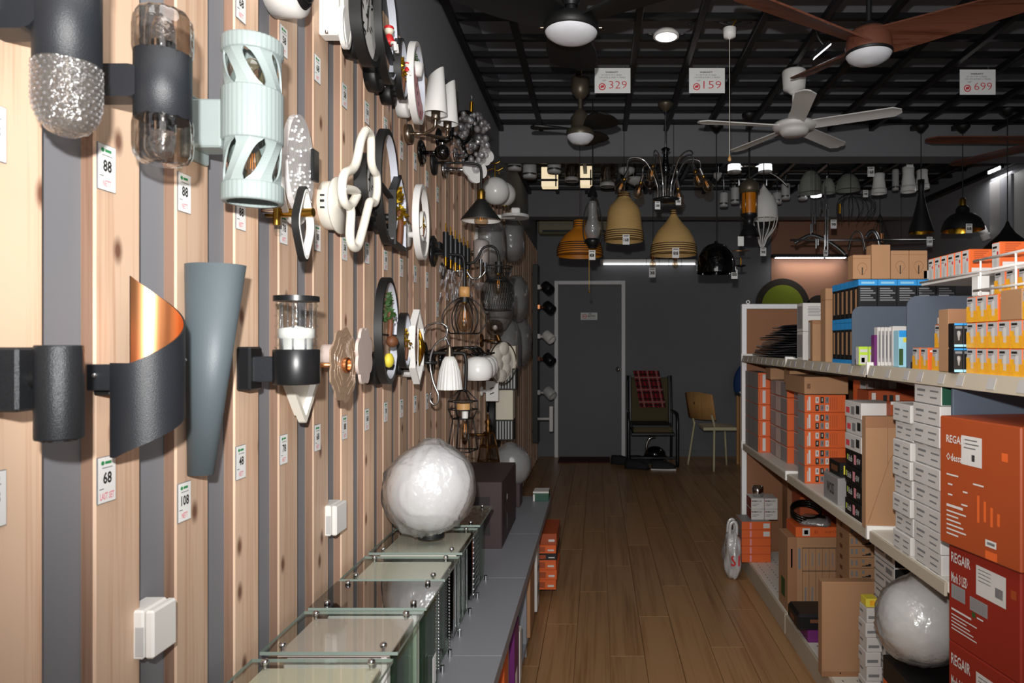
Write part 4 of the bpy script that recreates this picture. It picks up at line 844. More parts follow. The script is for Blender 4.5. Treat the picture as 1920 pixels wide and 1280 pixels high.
# ---------------------------------------------------------------- bench along the wall with its goods
ZB = .46; t = thing('display_bench', 'long gray bench along the batten wall with open shelves below', 'bench', (-.49, 2.6, 0))
for i, (y0, y1) in enumerate(((.95, 1.95), (1.953, 2.6), (2.603, 3.2), (3.203, 4.0))): MB().box((-.485, (y0+y1)/2, ZB-.02), (.425, y1-y0+.002, .04), 'ledge', .001).build('top_board', t)
for y in (.96, 1.75, 2.35, 2.95, 3.55, 3.985): MB().box((-.50, y, .21), (.39, .018, .42), 'ledge', .002).build('divider', t)
MB().box((-.50, 2.47, .05), (.39, 3.0, .018), 'ledge').build('bottom_board', t); MB().box((-.690, 2.47, .21), (.012, 3.0, .42), 'ledge_dark').build('back_board', t); MB().box((-.33, 2.47, .02), (.03, 3.0, .04), 'ledge_dark').build('plinth', t)
def carton(name, lab, cat, c, s, m, fm=None, prints=(), group=None, rz=0, bev=.002, extra=None):
    """box with base centre c; prints: (face, u0, v0, u1, v1, material or words, ink)"""
    b = MB(); c = V(c); b.box((0, 0, s[2]/2), s, m, bev, fm=fm)
    fr_ = {'-y': (V((-s[0]/2, -s[1]/2, 0)), X_, s[0], -Y_), '-x': (V((-s[0]/2, s[1]/2, 0)), -Y_, s[1], -X_), '+x': (V((s[0]/2, -s[1]/2, 0)), Y_, s[1], X_)}
    for p in prints:
        o, u, L_, n_ = fr_[p[0]]; A = lambda uu, vv, e=.0006: o+u*(uu*L_)+Z_*(vv*s[2])+n_*e
        u0, v0, u1, v1 = p[1:5]
        if len(p) > 6: b.text(p[5], A(u0, v0, .0012), u, Z_, (u1-u0)*L_, (v1-v0)*s[2], p[6], .015)
        else: b.quad(A(u0, v0), A(u1, v0), A(u1, v1), A(u0, v1), p[5])
    if p_ := (extra or None): p_(b, s)
    b.v = [tuple(V(v)+c) for v in b.v]
    return b.build(name, loc=c, label=lab, cat=cat, group=group, rz=rz)
def glass_lamp(y0, y1, lab, body, top, inner, fins, zt=.73, x0=-.68, x1=-.402):
    yc = (y0+y1)/2; xc = (x0+x1)/2; t = thing('glass_lamp', lab, 'ceiling lamp', (xc, yc, ZB), 'square glass lamps standing on the bench')
    MB().box((xc, yc, zt-.003), (x1-x0, y1-y0, .007), top, 0, fm={k: 'glass_edge' for k in ('-x', '+x', '-y', '+y')}).build('glass_plate', t)
    MB().box((xc+.004, yc, zt-.014), (x1-x0-.05, y1-y0-.03, .006), inner, .001).build('inner_panel', t)
    bx0, bx1 = x0+.035, x1-.038; MB().box(((bx0+bx1)/2, yc, (ZB+.004+zt-.03)/2), (bx1-bx0, y1-y0-.05, zt-.034-ZB), body, .003).build('body', t)
    for k in range(fins): MB().box((bx1+.006+.008*k, yc+(.01*k), (ZB+zt-.01)/2), (.004, (y1-y0)-.05, zt-.02-ZB-.01), 'green_glass').build('side_pane', t)
    MB().box((bx1+.003, y0+.035, (ZB+zt)/2-.005), (.012, .03, zt-ZB-.03), 'white' if body != 'gloss_black' else 'chrome', .002).build('corner_post', t)
    for x in (x0+.036, x1-.036):
        for y in (y0+.022, y1-.022): MB().lathe([(.003,-.02),(.003,0),(.0065,0),(.0075,.003),(.0075,.006),(.005,.009),(0,.009)], (x, y, zt+.0005), 'chrome', 14).build('chrome_knob', t)
    for y in (y0+.05, y1-.05): MB().cyl((bx1+.02, y, ZB), (bx1+.02, y, ZB+.02), .006, 'chrome', 8).build('foot', t)
    return t, bx1
glass_lamp(1.10, 1.345, 'nearest glass topped square lamp, cream panel, at frame bottom', 'opal_dim', 'plate_glass', 'cream', 2)
t, bx = glass_lamp(1.375, 1.585, 'second glass topped square lamp with pinkish white panel and green panes', 'white', 'plate_glass', 'blush', 3)
MB().box((bx+.034, 1.45, .53), (.001, .03, .06), 'paper').build('price_label', t)
t, bx = glass_lamp(1.605, 1.785, 'third square lamp with dark smoky glass top', 'white', 'dark_glass', 'ledge_dark', 3); MB().box((bx+.034, 1.70, .54), (.001, .03, .07), 'paper').build('price_label', t)
t, bx = glass_lamp(1.80, 1.995, 'fourth glass topped square lamp with black beaded side', 'gloss_black', 'plate_glass', 'offwhite', 1)
m = MB()
for k in range(2):
    for j in range(26): m.sphere((bx+.012, 1.84+.13*k, ZB+.015+.009*j), .0035, 'chrome', 6, k=4)
m.build('bead_strip', t, kind='stuff'); MB().tube(spl([(-.60, 1.80, .712), (-.62, 1.785, .70), (-.66, 1.79, .69)], 4), .004, 'matt_black', 6).build('cable', t)
t, bx = glass_lamp(2.03, 2.30, 'fifth glass topped square lamp carrying the wrapped white globe', 'gloss_black', 'plate_glass', 'offwhite', 1)
for k in range(3): MB().box((bx+.012, 2.10+.07*k, .58), (.003, .012, .2), 'chrome', .001).build('chrome_strip', t)
t, bx = glass_lamp(2.34, 2.62, 'sixth square lamp with chrome sides, behind the wrapped globe', 'gloss_black', 'smoke_glass', 'ledge_dark', 1)
for k in range(12): MB().box((bx+.010, 2.42, ZB+.02+.018*k), (.003, .09, .006), 'chrome', .001).build('chrome_fin', t)
# wrapped globes
def wrapped_globe(c, R_, lab, wm, gm='white_gloss', base=True, seed=1, knot=True):
    t = thing('globe_lamp', lab, 'globe lamp', (c[0], c[1], c[2]-R_-.02), 'plastic wrapped globe lamps'); c = V(c)
    MB().sphere(c, R_*.95, gm, 48).build('globe', t)
    if base: MB().lathe([(R_*.3,-R_-.015),(R_*.32,-R_*.9),(R_*.2,-R_*.85)], c, 'satin_black', 24, caps=True).build('base', t)
    random.seed(seed); ph = [random.uniform(0, 6.28) for _ in range(6)]; n, k = 120, 60; rv = lambda: V((random.gauss(0,1), random.gauss(0,1), random.gauss(0,1))).normalized(); cr = [(rv(), rv(), random.uniform(1.5, 4), random.uniform(0, 6), random.uniform(.015, .045)) for _ in range(12)]; vs = []; fs = []
    for j in range(k+1):
        th = math.pi*j/k
        for i in range(n):
            a = 2*math.pi*i/n; p = V((math.sin(th)*math.cos(a), math.sin(th)*math.sin(a), math.cos(th))); f = 1.0+.008*math.sin(5*a+ph[0]+3*th)+sum(am*math.exp(-(math.sin(k_*(p.dot(u))+q_+.7*math.sin(3*p.dot(w2)))/.11)**2)*max(0, p.dot(w2)+.35) for u, w2, k_, q_, am in cr)+.13*max(0, p.dot(V((-.75, -.1, -.55))))**4+.03*max(0, -p.z)*abs(math.sin(6*a+ph[2]))
            if knot: f += .09*max(0, (math.cos(th)-.94)/.06)
            z = max(-R_-.015, R_*f*math.cos(th)); vs.append(c+V((R_*f*math.sin(th)*math.cos(a), R_*f*math.sin(th)*math.sin(a), z)))
    for j in range(k):
        for i in range(n): q = (i+1) % n; fs.append((j*n+i, (j+1)*n+i, (j+1)*n+q, j*n+q))
    MB().add(vs, fs, wm, True).build('plastic_wrap', t); return t
d = 2.17; wrapped_globe((at(808, 900, d).x, d, .73+.165), .142, 'large white globe lamp in clear plastic on the glass lamps', 'wrap', seed=2)
# dark carton on the bench, globe and green box behind
carton('carton', 'dark brown purple carton standing on the gray bench', 'box', (-.545, 3.22, ZB), (.26, .5, .29), 'dark_carton', prints=[('-y', .28, .2, .8, .78, 'dark_carton_ink'), ('-y', .42, .34, .66, .62, 'dark_carton'), ('+x', .12, .3, .2, .5, 'dark_carton_ink'), ('+x', .3, .62, .36, .7, 'paper'), ('+x', .3, .14, .36, .4, 'ink_gray'), ('+x', .14, .6, .24, .76, 'dark_carton_ink')])
d = 3.78; wrapped_globe((at(957, 870, d).x, d, at(957, 872, d).z), .115, 'smaller gray globe lamp in plastic behind the dark carton', 'wrap_dull', 'opal_dim', False, 5)
MB().box((at(957,872,d).x, d, ZB+.065), (.12, .12, .13), 'dark_carton', .003).build('small_carton', loc=(at(957,872,d).x, d, ZB), label='small dark carton holding up the smaller wrapped globe', cat='box')
carton('carton', 'small dark green box with white rim at the bench end', 'box', (-.32, 3.92, ZB), (.09, .1, .055), 'box_green', fm={'+z': 'box_white'}, prints=[('-y', .0, .82, 1, 1, 'box_white'), ('-y', .0, 0, .12, .7, 'box_white')])
d = 3.58; s_ = d/F; t = wall('wall_lantern', 'antique bronze tapering lantern with smoked glass above the dark carton', d, at(916, 800, d).z)
MB().lathe([(4*s_,0),(5*s_,10*s_),(3*s_,14*s_),(6*s_,22*s_),(2.5*s_,27*s_),(3*s_,34*s_),(0,36*s_)], at(915, 812, d), 'antique', 14).build('finial', t)
def tap(y0, r0, y1, r1, mm, nm, n=4): MB().lathe([(r0*s_,0),(r1*s_,(y0-y1)*s_)], at(916, y0, d), mm, n, smooth=False).build(nm, t)
tap(834, 15, 812, 10, 'smoke_glass', 'upper_panes'); tap(838, 17, 834, 17, 'antique', 'mid_band'); tap(862, 19, 838, 17, 'smoke_glass', 'lower_panes'); tap(813, 11, 809, 9, 'antique', 'crown'); tap(866, 20, 862, 20, 'antique', 'foot_band')
for k in range(4):
    a = math.pi/2*k; MB().tube([at(916, 866, d)+V((20*s_*math.cos(a), 20*s_*math.sin(a), 0)), at(916, 834, d)+V((15*s_*math.cos(a), 15*s_*math.sin(a), 0)), at(916, 812, d)+V((10*s_*math.cos(a), 10*s_*math.sin(a), 0))], .004, 'antique', 6).build('corner_rib', t)
arm_to_wall(t, at(914, 815, d), None, .008, 'antique', base=.05)
# goods in the open shelves of the bench
def stackof(x, y, z0, sx, sy, hs, cols, label, cat='box', group=None, prints=()):
    z = z0
    for i, (h_, m_) in enumerate(zip(hs, cols)):
        carton('carton', label.format(ORD[len(hs)-1-i]), cat, (x+(.004 if i % 2 else 0), y, z), (sx, sy, h_-.001), m_, prints=prints, group=group); z += h_
stackof(-.275, 3.74, .059, .115, .3, [.052,.052,.052,.034,.045,.06], ['orange','orange','orange','box_black','orange','orange_deep'], 'flat light box sticking out under the bench end, {} from top', group='boxes under the bench end', prints=[('-y', .1, .2, .5, .8, 'orange_deep'), ('-y', .62, .3, .9, .5, 'box_white')])
carton('carton', 'brown carton on edge in the bench shelf', 'box', (-.32, 3.10, .059), (.05, .2, .31), 'cardboard'); carton('carton', 'white flat pack with papers in the bench shelf', 'box', (-.315, 3.35, .059), (.05, .12, .3), 'box_white', prints=[('+x', .2, .2, .8, .4, 'ink_gray'), ('+x', .2, .6, .8, .7, 'ink_gray')])
carton('carton', 'purple upright box in the near bench shelf', 'box', (-.325, 2.50, .059), (.06, .14, .27), 'purple', prints=[('+x', .15, .1, .6, .4, 'paper')]); carton('carton', 'white small box beside the purple box', 'box', (-.318, 2.62, .059), (.05, .06, .2), 'box_white', prints=[('-y', .2, .2, .8, .4, 'ink_gray')])
carton('carton', 'dark blue black box on the purple box', 'box', (-.325, 2.50, .33), (.05, .13, .06), 'box_black', prints=[('+x', .2, .2, .5, .8, 'box_blue')]); carton('carton', 'orange box in the nearest bench shelf', 'box', (-.325, 2.25, .059), (.05, .1, .3), 'orange'); carton('carton', 'white carton low in the nearest bench shelf', 'box', (-.32, 2.13, .059), (.05, .09, .2), 'box_white', prints=[('+x', .2, .3, .8, .5, 'ink_gray')])
# ---------------------------------------------------------------- ceiling fans, lights, signs
def blade(b, c, a, r0, r1, w0, w1, m, tilt=.18, droop=0, n=12, thick=.008, curve=0, taper=None, lift=0):
    """fan blade: radial direction a, chord w0..w1, twisted and drooping"""
    c = V(c); u = V((math.cos(a), math.sin(a), 0)); s = V((-math.sin(a), math.cos(a), 0)); T = []; B = []
    for i in range(n+1):
        q = i/n; r = r0+(r1-r0)*q; w_ = (taper(q) if taper else w0+(w1-w0)*q)*(1 if q < .93 else math.sqrt(max(.05, 1-((q-.93)/.075)**2)))
        o = c+u*r+s*(curve*q*q)+Z_*(lift*q-droop*q*q); tl = tilt*(1-.45*q); k = s*math.cos(tl)+Z_*math.sin(tl); nn = (Z_*math.cos(tl)-s*math.sin(tl))*thick
        for e in (-.5, -.2, .2, .5): cam_ = Z_*(w_*.07*(1-(2*e)**2)); T.append(o+k*(w_*e)+nn+cam_); B.append(o+k*(w_*e)+cam_)
    fs = []
    for i in range(n):
        for j in range(3): p = 4*i+j; fs.append((p, p+4, p+5, p+1))
    N_ = len(T); bf = [tuple(x+N_ for x in f)[::-1] for f in fs]; ed = []
    for i in range(n): ed += [(4*i, 4*i+N_, 4*i+4+N_, 4*i+4), (4*i+3, 4*i+7, 4*i+7+N_, 4*i+3+N_)]
    ed += [(0, 1, 1+N_, N_), (1, 2, 2+N_, 1+N_), (2, 3, 3+N_, 2+N_)]+[(4*n+j+1, 4*n+j, 4*n+j+N_, 4*n+j+1+N_) for j in range(3)]
    b.add(T+B, fs+bf, m, True); b.add(T+B, ed, m); return b
# black fan with round light, top centre
d = 2.55; g = P(1071, 62, d); t = thing('ceiling_fan', 'black ceiling fan with big round milky light, top centre', 'ceiling fan', g, 'ceiling fans on the grid'); R_ = .098
MB().lathe([(0,-.032),(R_*.4,-.030),(R_*.75,-.02),(R_*.95,-.007),(R_,.002)], g, 'diffuser', 40).build('light_dome', t)
MB().lathe([(R_*1.0,0),(R_*1.06,.002),(R_*1.06,.03),(R_*.9,.05),(R_*.8,.055),(0,.055)], g, 'matt_black', 40).build('motor_housing', t)
for i, a in enumerate((math.radians(92), math.radians(212), math.radians(332))): blade(MB(), g+V((0,0,.04)), a, .06, .56, .17, .17, 'matt_black', .28, lift=.05, taper=lambda q: .12+.1*math.sin(min(1, q*1.15)*2.3)).build('blade', t)
MB().cyl(g+V((0,0,.05)), g+V((0,0,.14)), .02, 'satin_black', 16).build('downrod', t); MB().lathe([(.025,.10),(.05,.15),(.055,.22),(0,.22)], g, 'matt_black', 24).build('canopy', t); MB().cyl(g+V((0,0,.2)), V((g.x, g.y, ZG+.05)), .012, 'matt_black', 10).build('hanger', t)
for s in (-1, 1): MB().cyl(g+V((s*R_*1.05,0,.02)), g+V((s*(R_*1.05+.012),0,.02)), .004, 'nickel', 8).build('clip_screw', t)
# bronze small fan
d = 4.0; s_ = d/F; g = P(1088, 256, d); t = thing('ceiling_fan', 'small bronze ceiling fan with short downrod and milky light', 'ceiling fan', g, 'ceiling fans on the grid')
MB().lathe([(0,-15*s_),(16*s_,-12*s_),(24*s_,-4*s_),(25.5*s_,0)], g, 'diffuser', 32).build('light_dome', t)
MB().lathe([(25.5*s_,0),(26.5*s_,3*s_),(26*s_,10*s_),(20*s_,14*s_),(17*s_,18*s_),(18*s_,34*s_),(13*s_,42*s_),(8*s_,50*s_),(4*s_,52*s_)], g, 'bronze', 32).build('motor_housing', t)
MB().cyl(g+V((0,0,50*s_)), g+V((0,0,76*s_)), 4*s_, 'bronze', 14).build('downrod', t); MB().lathe([(4*s_,70*s_),(8*s_,72*s_),(16*s_,82*s_),(18*s_,108*s_),(0,108*s_)], g, 'bronze', 28).build('canopy', t)
MB().box((g.x-.01, d, (g.z+108*s_+ZG+.05)/2), (.04, .01, max(.02, ZG+.05-g.z-108*s_)), 'brass').build('hanger_bracket', t)
for a in (math.radians(188), math.radians(308), math.radians(68)): blade(MB(), g+V((0,0,12*s_)), a, .06, .29, .05, .13, 'matt_black', -.3, taper=lambda q: .05+.12*math.sin(min(1, q)*2.2)).build('blade', t)
# white five blade fan
d = 3.87; s_ = d/F; g = P(1489, 240, d); t = thing('ceiling_fan', 'white ceiling fan with five slim blades', 'ceiling fan', g, 'ceiling fans on the grid')
MB().lathe([(0,-14*s_),(22*s_,-13*s_),(26*s_,-8*s_),(27*s_,-4*s_),(36*s_,-3*s_),(40*s_,2*s_),(38*s_,8*s_),(22*s_,12*s_),(14*s_,16*s_),(10*s_,28*s_),(5*s_,32*s_)], g, 'white', 40).build('motor_housing', t)
MB().cyl(g+V((0,0,28*s_)), g+V((0,0,72*s_)), 3.6*s_, 'white', 16).build('downrod', t); MB().lathe([(4*s_,62*s_),(10*s_,66*s_),(11*s_,68*s_),(20*s_,72*s_),(22.5*s_,104*s_),(21*s_,107*s_),(0,107*s_)], g, 'white', 30).build('canopy', t)
MB().box((g.x, d, (g.z+106*s_+ZG+.06)/2), (.05, .02, max(.02, ZG+.06-g.z-106*s_)), 'steel').build('hanger_bracket', t)
for k in range(5): blade(MB(), g+V((0,0,2*s_)), math.radians(-100+72*k), .09, .56, .085, .105, 'white', -.24, lift=.0, thick=.006).build('blade', t)
# walnut three blade fan
d = 2.9; s_ = d/F; g = P(1629, 104, d); t = thing('ceiling_fan', 'walnut brown ceiling fan with three wide twisted blades', 'ceiling fan', g, 'ceiling fans on the grid')
MB().lathe([(0,-16*s_),(25*s_,-13*s_),(37*s_,-6*s_),(41*s_,1*s_)], g, 'diffuser', 36).build('light_dome', t); MB().lathe([(41*s_,0),(43*s_,2*s_),(43*s_,5*s_)], g, 'matt_black', 36).build('light_rim', t)
MB().lathe([(42*s_,4*s_),(42*s_,18*s_),(38*s_,38*s_),(32*s_,46*s_),(0,46*s_)], g, 'fan_wood', 36).build('motor_housing', t)
for a, l_ in ((math.radians(-22), .09), (math.radians(98), .12), (math.radians(205), .06)): blade(MB(), g+V((0,0,22*s_)), a, .05, .69, .16, .13, 'fan_wood', -.42, lift=l_, n=16).build('blade', t)
MB().lathe([(15*s_,46*s_),(15*s_,58*s_),(9*s_,62*s_),(0,62*s_)], g, 'matt_black', 24).build('collar', t); MB().cyl(g+V((0,0,60*s_)), V((g.x, g.y, ZG+.05)), 5*s_, 'matt_black', 14).build('downrod', t)
# brown fan at the right edge
d = 4.45; g = P(1985, 262, d); t = thing('ceiling_fan', 'brown ceiling fan cut off by the right edge', 'ceiling fan', g, 'ceiling fans on the grid'); MB().lathe([(0,-.05),(.09,-.04),(.1,0),(.08,.06),(0,.07)], g, 'fan_wood', 28).build('motor_housing', t)
for a in (math.radians(172), math.radians(232), math.radians(52), math.radians(292), math.radians(112)): blade(MB(), g, a, .08, .82, .1, .12, 'fan_wood', .16, lift=.03).build('blade', t)
MB().cyl(g+V((0,0,.06)), V((g.x, g.y, ZG+.05)), .015, 'matt_black', 12).build('downrod', t)
# pull switch
d = 3.28; g = P(1368, 63, d); s_ = d/F; t = thing('pull_switch', 'white ceiling pull switch with long cord and wooden bead', 'pull switch', g)
MB().lathe([(0,-12*s_),(2*s_,-10*s_),(11*s_,-7*s_),(12.5*s_,9*s_),(11*s_,10*s_),(0,10*s_)], g, 'white', 24).build('housing', t); MB().cyl(g-V((0,0,11*s_)), P(1368, 292, d), .0015, 'offwhite', 6).build('cord', t)
MB().lathe([(0,-4*s_),(3.4*s_,-2*s_),(3*s_,2*s_),(1*s_,8*s_),(0,9*s_)], P(1368, 299, d), 'beech', 14).build('bead', t); MB().tube(spl([g+V((.003,0,10*s_)), g+V((.03,0,.06)), V((g.x+.02, g.y+.05, ZG+.03))], 4), .004, 'gold', 6).build('strap', t)
# loose wires on the grid
for i, pts in enumerate((((1285,48),(1310,38),(1340,40),(1368,46),(1400,36)), ((1290,47),(1330,32),(1372,44),(1410,42)))):
    MB().tube(spl([P(x, y, 3.5) for x, y in pts], 6), .003, 'satin_black', 6).build('loose_cable', loc=P(*pts[0], 3.5), label=('black loose cable looped above the pull switch', 'second black cable drooping over the grid by the pull switch', 'short black cable beside the bronze fan canopy')[i], cat='cable')
# lit round downlight and tilted spotlight
d = 3.45; g = P(1249, 70, d); s_ = d/F; t = thing('downlight', 'round lit white downlight below the black grid', 'downlight', g)
MB().lathe([(20*s_,0),(24*s_,0),(24*s_,.012),(18*s_,.03),(0,.03)], g, 'white', 32).build('rim', t); MB().lathe([(0,-.002),(18*s_,-.002),(20*s_,.002)], g, 'led', 28).build('diffuser', t)
m = MB()
for s in (-1, 1): m.tube([g+V((s*25*s_,0,.012)), g+V((s*36*s_,0,.02))], .002, 'chrome', 6)
m.build('spring_clips', t); MB().cyl(g+V((0,0,.03)), V((g.x, g.y, ZG+.03)), .006, 'satin_black', 8).build('cable', t)
d = 3.3; g = P(1538, 94, d); t = thing('spotlight', 'black tilted flood spotlight showing lit white strip', 'spotlight', g); R3 = Matrix.Rotation(math.radians(-40), 3, 'Y')
MB().box(g, (.115, .03, .022), 'satin_black', .003, R=R3).build('head', t); MB().box(g+R3 @ V((0,-.004,-.012)), (.105, .022, .004), 'led', R=R3).build('lens', t); MB().tube(spl([g+V((.02,0,.02)), g+V((-.01,0,.06)), V((g.x-.03, g.y, ZG))], 4), .008, 'satin_black', 8).build('arm', t)
# warranty price signs
for x, y, num, yrs, lab in ((1148.5, 151, '329', 'DC MOTOR 5 YEARS', 'white warranty sign reading 329 hung beside the bronze fan'), (1325.5, 151, '159', 'DC MOTOR 10 YEARS', 'white warranty sign reading 159 hung above the white fan'), (1833, 154, '699', 'DC MOTOR 10 YEARS', 'white warranty sign reading 699 hung at right')):
    d = 3.83; c = P(x, y, d); s_ = d/F; w_, h_ = 67*s_, 47*s_; m = MB().box(c, (w_, .002, h_), 'paper'); A = lambda u, v: c+V((w_*(u-.5), -.0018, h_*(v-.5)))
    m.text('WARRANTY', A(.3, .79), X_, Z_, w_*.36, h_*.07, 'ink', .02); m.text(yrs, A(.2, .69), X_, Z_, w_*.56, h_*.06, 'ink_gray'); m.text('ON SITE & PART 2 YEARS', A(.13, .59), X_, Z_, w_*.74, h_*.06, 'ink_gray')
    m.text('NP', A(.22, .47), X_, Z_, w_*.1, h_*.06, 'ink_gray')
    m.loop(circ(24, w_*.1), (A(.21, .25), X_, Z_, -Y_), 1, .72, .0006, 'ink_red'); m.plate([(.05*w_,-.02*w_),(.05*w_,.05*w_),(-.04*w_,.03*w_),(-.05*w_,-.04*w_)], (A(.21, .25), X_, Z_, -Y_), .0006, 'ink_red')
    m.text(num, A(.4, .18), X_, Z_, w_*.5, h_*.3, 'ink_red', -.01); o = m.build('price_sign', loc=c, label=lab, cat='sign', group='warranty price signs')
    MB().tube([c+V((w_*.3,0,h_*.48)), V((c.x+w_*.3, c.y, ZG+.01))], .001, 'ink_gray', 4).build('hanging_thread', o)
# ---------------------------------------------------------------- pendants
def hang_tag(t, p, num, h=.07):
    w_ = h*.68; m = MB().box(p, (w_, .0015, h), 'paper'); m.text(num, p+V((-w_*.36, -.0018, -h*.2)), X_, Z_, w_*.72, h*.34, 'ink', .03); m.box(p+V((0,-.001,h*.36)), (w_*.7, .001, h*.1), 'ink_gray'); m.build('price_tag', t)
def pendant(lab, x, y, d, cat='pendant lamp', group=None, top=None, cord='matt_black', cr=.0035, can=True, yt=None, canm='matt_black'):
    p = P(x, y, d); t = thing('pendant_lamp', lab, cat, p, group); zt = ZG if can else ZG+.05
    yy = yt if yt is not None else y
    MB().cyl(P(x, yy, d), V((p.x, d, zt)), cr, cord, 8).build('cord', t)
    if can: MB().lathe([(0,-.05),(.012,-.05),(.05,-.01),(.05,0),(0,0)], (p.x, d, zt), canm, 20).build('canopy', t)
    return t
def prof(t, x, d, rows, m, nm='shade', n=40, inner=None, th=.003):
    s_ = d/F; pr = [(r*s_, H-(y-VY)*s_) for r, y in rows]
    MB().lathe(pr, ((x-VX)*s_, d, 0), m, n).build(nm, t)
    if inner: MB().lathe([(max(0, r-th), z-.001) for r, z in pr if r > 0], ((x-VX)*s_, d, 0), inner, n).build('shade_lining', t)
def rings_(t, x, d, rows, m='rattan_dark'):
    s_ = d/F; b = MB()
    for r, y in rows: b.tube([V(((x-VX)*s_+r*s_*math.cos(a), d+r*s_*math.sin(a), H-(y-VY)*s_)) for a in [2*math.pi*i/40 for i in range(40)]], .0035, m, 5, True)
    b.build('dark_bands', t, kind='stuff')
d = 4.85
t = pendant('orange woven rattan dome pendant with dark bands', 1087, 413, d, cord='rattan_dark', can=False, yt=414, cr=.0018); prof(t, 1087, d, [(0,413),(11,413),(11.5,420),(12,428),(20,434),(30,443),(38,455),(42,468),(42.5,480)], 'rattan_orange', inner='rattan_orange'); rings_(t, 1087, d, [(12,417),(12,421),(12,425),(39.5,458),(41,462),(42,466),(42.8,470),(43,474),(43,479)])
t = pendant('beige woven rattan bell pendant with dark bands', 1170, 361, d, can=False, yt=362, cr=.002); prof(t, 1170, d, [(0,361),(10,361),(11,370),(17,377),(27,388),(31,400),(33.5,425),(36,440),(36.5,452)], 'rattan', inner='rattan'); rings_(t, 1170, d, [(11,364),(11.3,368),(35.5,435),(36,439),(36.5,443),(36.7,447),(36.7,451)]); hang_tag(t, P(1174, 449, d-.16), '168')
t = pendant('beige woven rattan onion pendant with dark bands', 1263, 394, d, can=False, yt=395, cr=.002); prof(t, 1263, d, [(0,394),(5,394),(5.5,402),(9,408),(18,420),(29,432),(37,446),(41,458),(43,470),(43,478)], 'rattan', inner='rattan'); rings_(t, 1263, d, [(5.5,397),(5.7,401),(41.5,460),(42.5,464),(43,468),(43.2,472),(43.2,477)]); hang_tag(t, P(1267, 474, d-.19), '88')
t = pendant('gloss black bowl pendant hanging on a black cord', 1343, 455, d, cord='matt_black'); prof(t, 1343, d, [(0,452),(3,452),(4,456),(16,459),(25,466),(32,478),(35.5,492),(36.5,512)], 'gloss_black', inner='gloss_black'); hang_tag(t, P(1377, 514, d-.02), '88', .065)
t = pendant('matt black tall hourglass cone pendant with gold inside', 1727, 337, d); prof(t, 1727, d, [(0,337),(6,337),(5.5,350),(5,364),(9,385),(15,408),(19,422),(22.5,436)], 'matt_black', inner='gold'); hang_tag(t, P(1743, 452, d-.1), '168', .06)
t = pendant('matt black barn dome pendant with brass socket, gold inside', 1805, 374, d); prof(t, 1805, d, [(0,385),(8,386),(12,392),(12,399),(22,403),(31,412),(36,424),(37,432)], 'matt_black', inner='gold'); MB().lathe([(6*d/F,0),(6*d/F,13*d/F),(4*d/F,17*d/F),(0,17*d/F)], P(1805, 388, d), 'brass', 18).build('socket', t); hang_tag(t, P(1817, 428, d-.14), '68', .065)
d = 4.5; t = pendant('matt black wide peaked pendant at the right edge', 1889, 418, d); prof(t, 1889, d, [(0,415),(2,415),(5,424),(14,438),(26,449),(40,462),(42,468)], 'matt_black', inner='gold')
d = 6.0; t = pendant('faint dark wire peaked pendant in front of the back corner', 1650, 400, d)
for k in range(10):
    a = k*math.pi/5; MB().tube([P(1650, 400, d), P(1650, 425, d)+V((.05*math.cos(a), .05*math.sin(a), 0)), P(1650, 452, d)+V((.09*math.cos(a), .09*math.sin(a), 0))], .002, 'matt_black', 4).build('wire', t)
MB().cyl(P(1652, 455, d), P(1652, 438, d), .022, 'copper', 16).build('socket', t)
# oil lantern with glass chimney
d = 4.5; s_ = d/F; t = pendant('black wire lantern with tall clear glass oil lamp chimney', 1111, 372, d, yt=372, can=False)
MB().lathe([(9*s_,0),(13*s_,10*s_),(16*s_,22*s_),(10*s_,38*s_),(8*s_,48*s_),(8*s_,72*s_)], P(1111, 450, d), 'chimney_glass', 28).build('glass_chimney', t)
MB().lathe([(0,-6*s_),(7*s_,-6*s_),(13*s_,4*s_),(14*s_,10*s_),(10*s_,12*s_),(0,12*s_)], P(1111, 459, d), 'satin_black', 24).build('oil_font', t)
for s in (-1, 1): MB().tube(spl([P(1111+s*14, 455, d), P(1111+s*18, 430, d), P(1111+s*14, 395, d), P(1111+s*4, 374, d), P(1111, 366, d)], 6), .004, 'satin_black', 6).build('bail_wire', t)
MB().lathe([(0,20*s_),(4*s_,18*s_),(9*s_,4*s_),(10*s_,0)], P(1111, 368, d), 'satin_black', 20).build('smoke_cap', t)
m = MB()
for s in (-1, 1): m.cyl(P(1105 if s < 0 else 1104, 470, d), P(1104.5, 545, d), .0012, 'brass', 5)
m.build('pull_chain', t); MB().sphere(P(1105, 547, d), .008, 'brass', 10).build('chain_weight', t); hang_tag(t, P(1110, 478, d), '8', .065)
# amber railway lantern
d = 4.6; s_ = d/F; t = pendant('black railway lantern pendant with amber glass cylinder', 1405, 335, d, yt=338, cr=.006)
MB().lathe([(0,10*s_),(7*s_,9*s_),(13*s_,4*s_),(19*s_,-2*s_),(19*s_,-14*s_),(15*s_,-18*s_)], P(1405, 345, d), 'bronze', 28).build('hood', t); MB().lathe([(13*s_,0),(14.5*s_,12*s_),(14*s_,40*s_)], P(1405, 402, d), 'amber', 28).build('amber_glass', t)
MB().lathe([(15*s_,0),(15*s_,-5*s_),(9*s_,-9*s_),(7*s_,-20*s_),(12*s_,-26*s_),(17*s_,-36*s_),(19*s_,-42*s_)], P(1405, 401, d), 'satin_black', 28).build('burner_and_shade', t)
for k in range(5): a = k*1.257+.3; MB().tube([P(1405, 362, d)+V((17*s_*math.cos(a), 17*s_*math.sin(a), 0)), P(1405, 403, d)+V((16*s_*math.cos(a), 16*s_*math.sin(a), 0))], .003, 'nickel', 5).build('guard_wire', t)
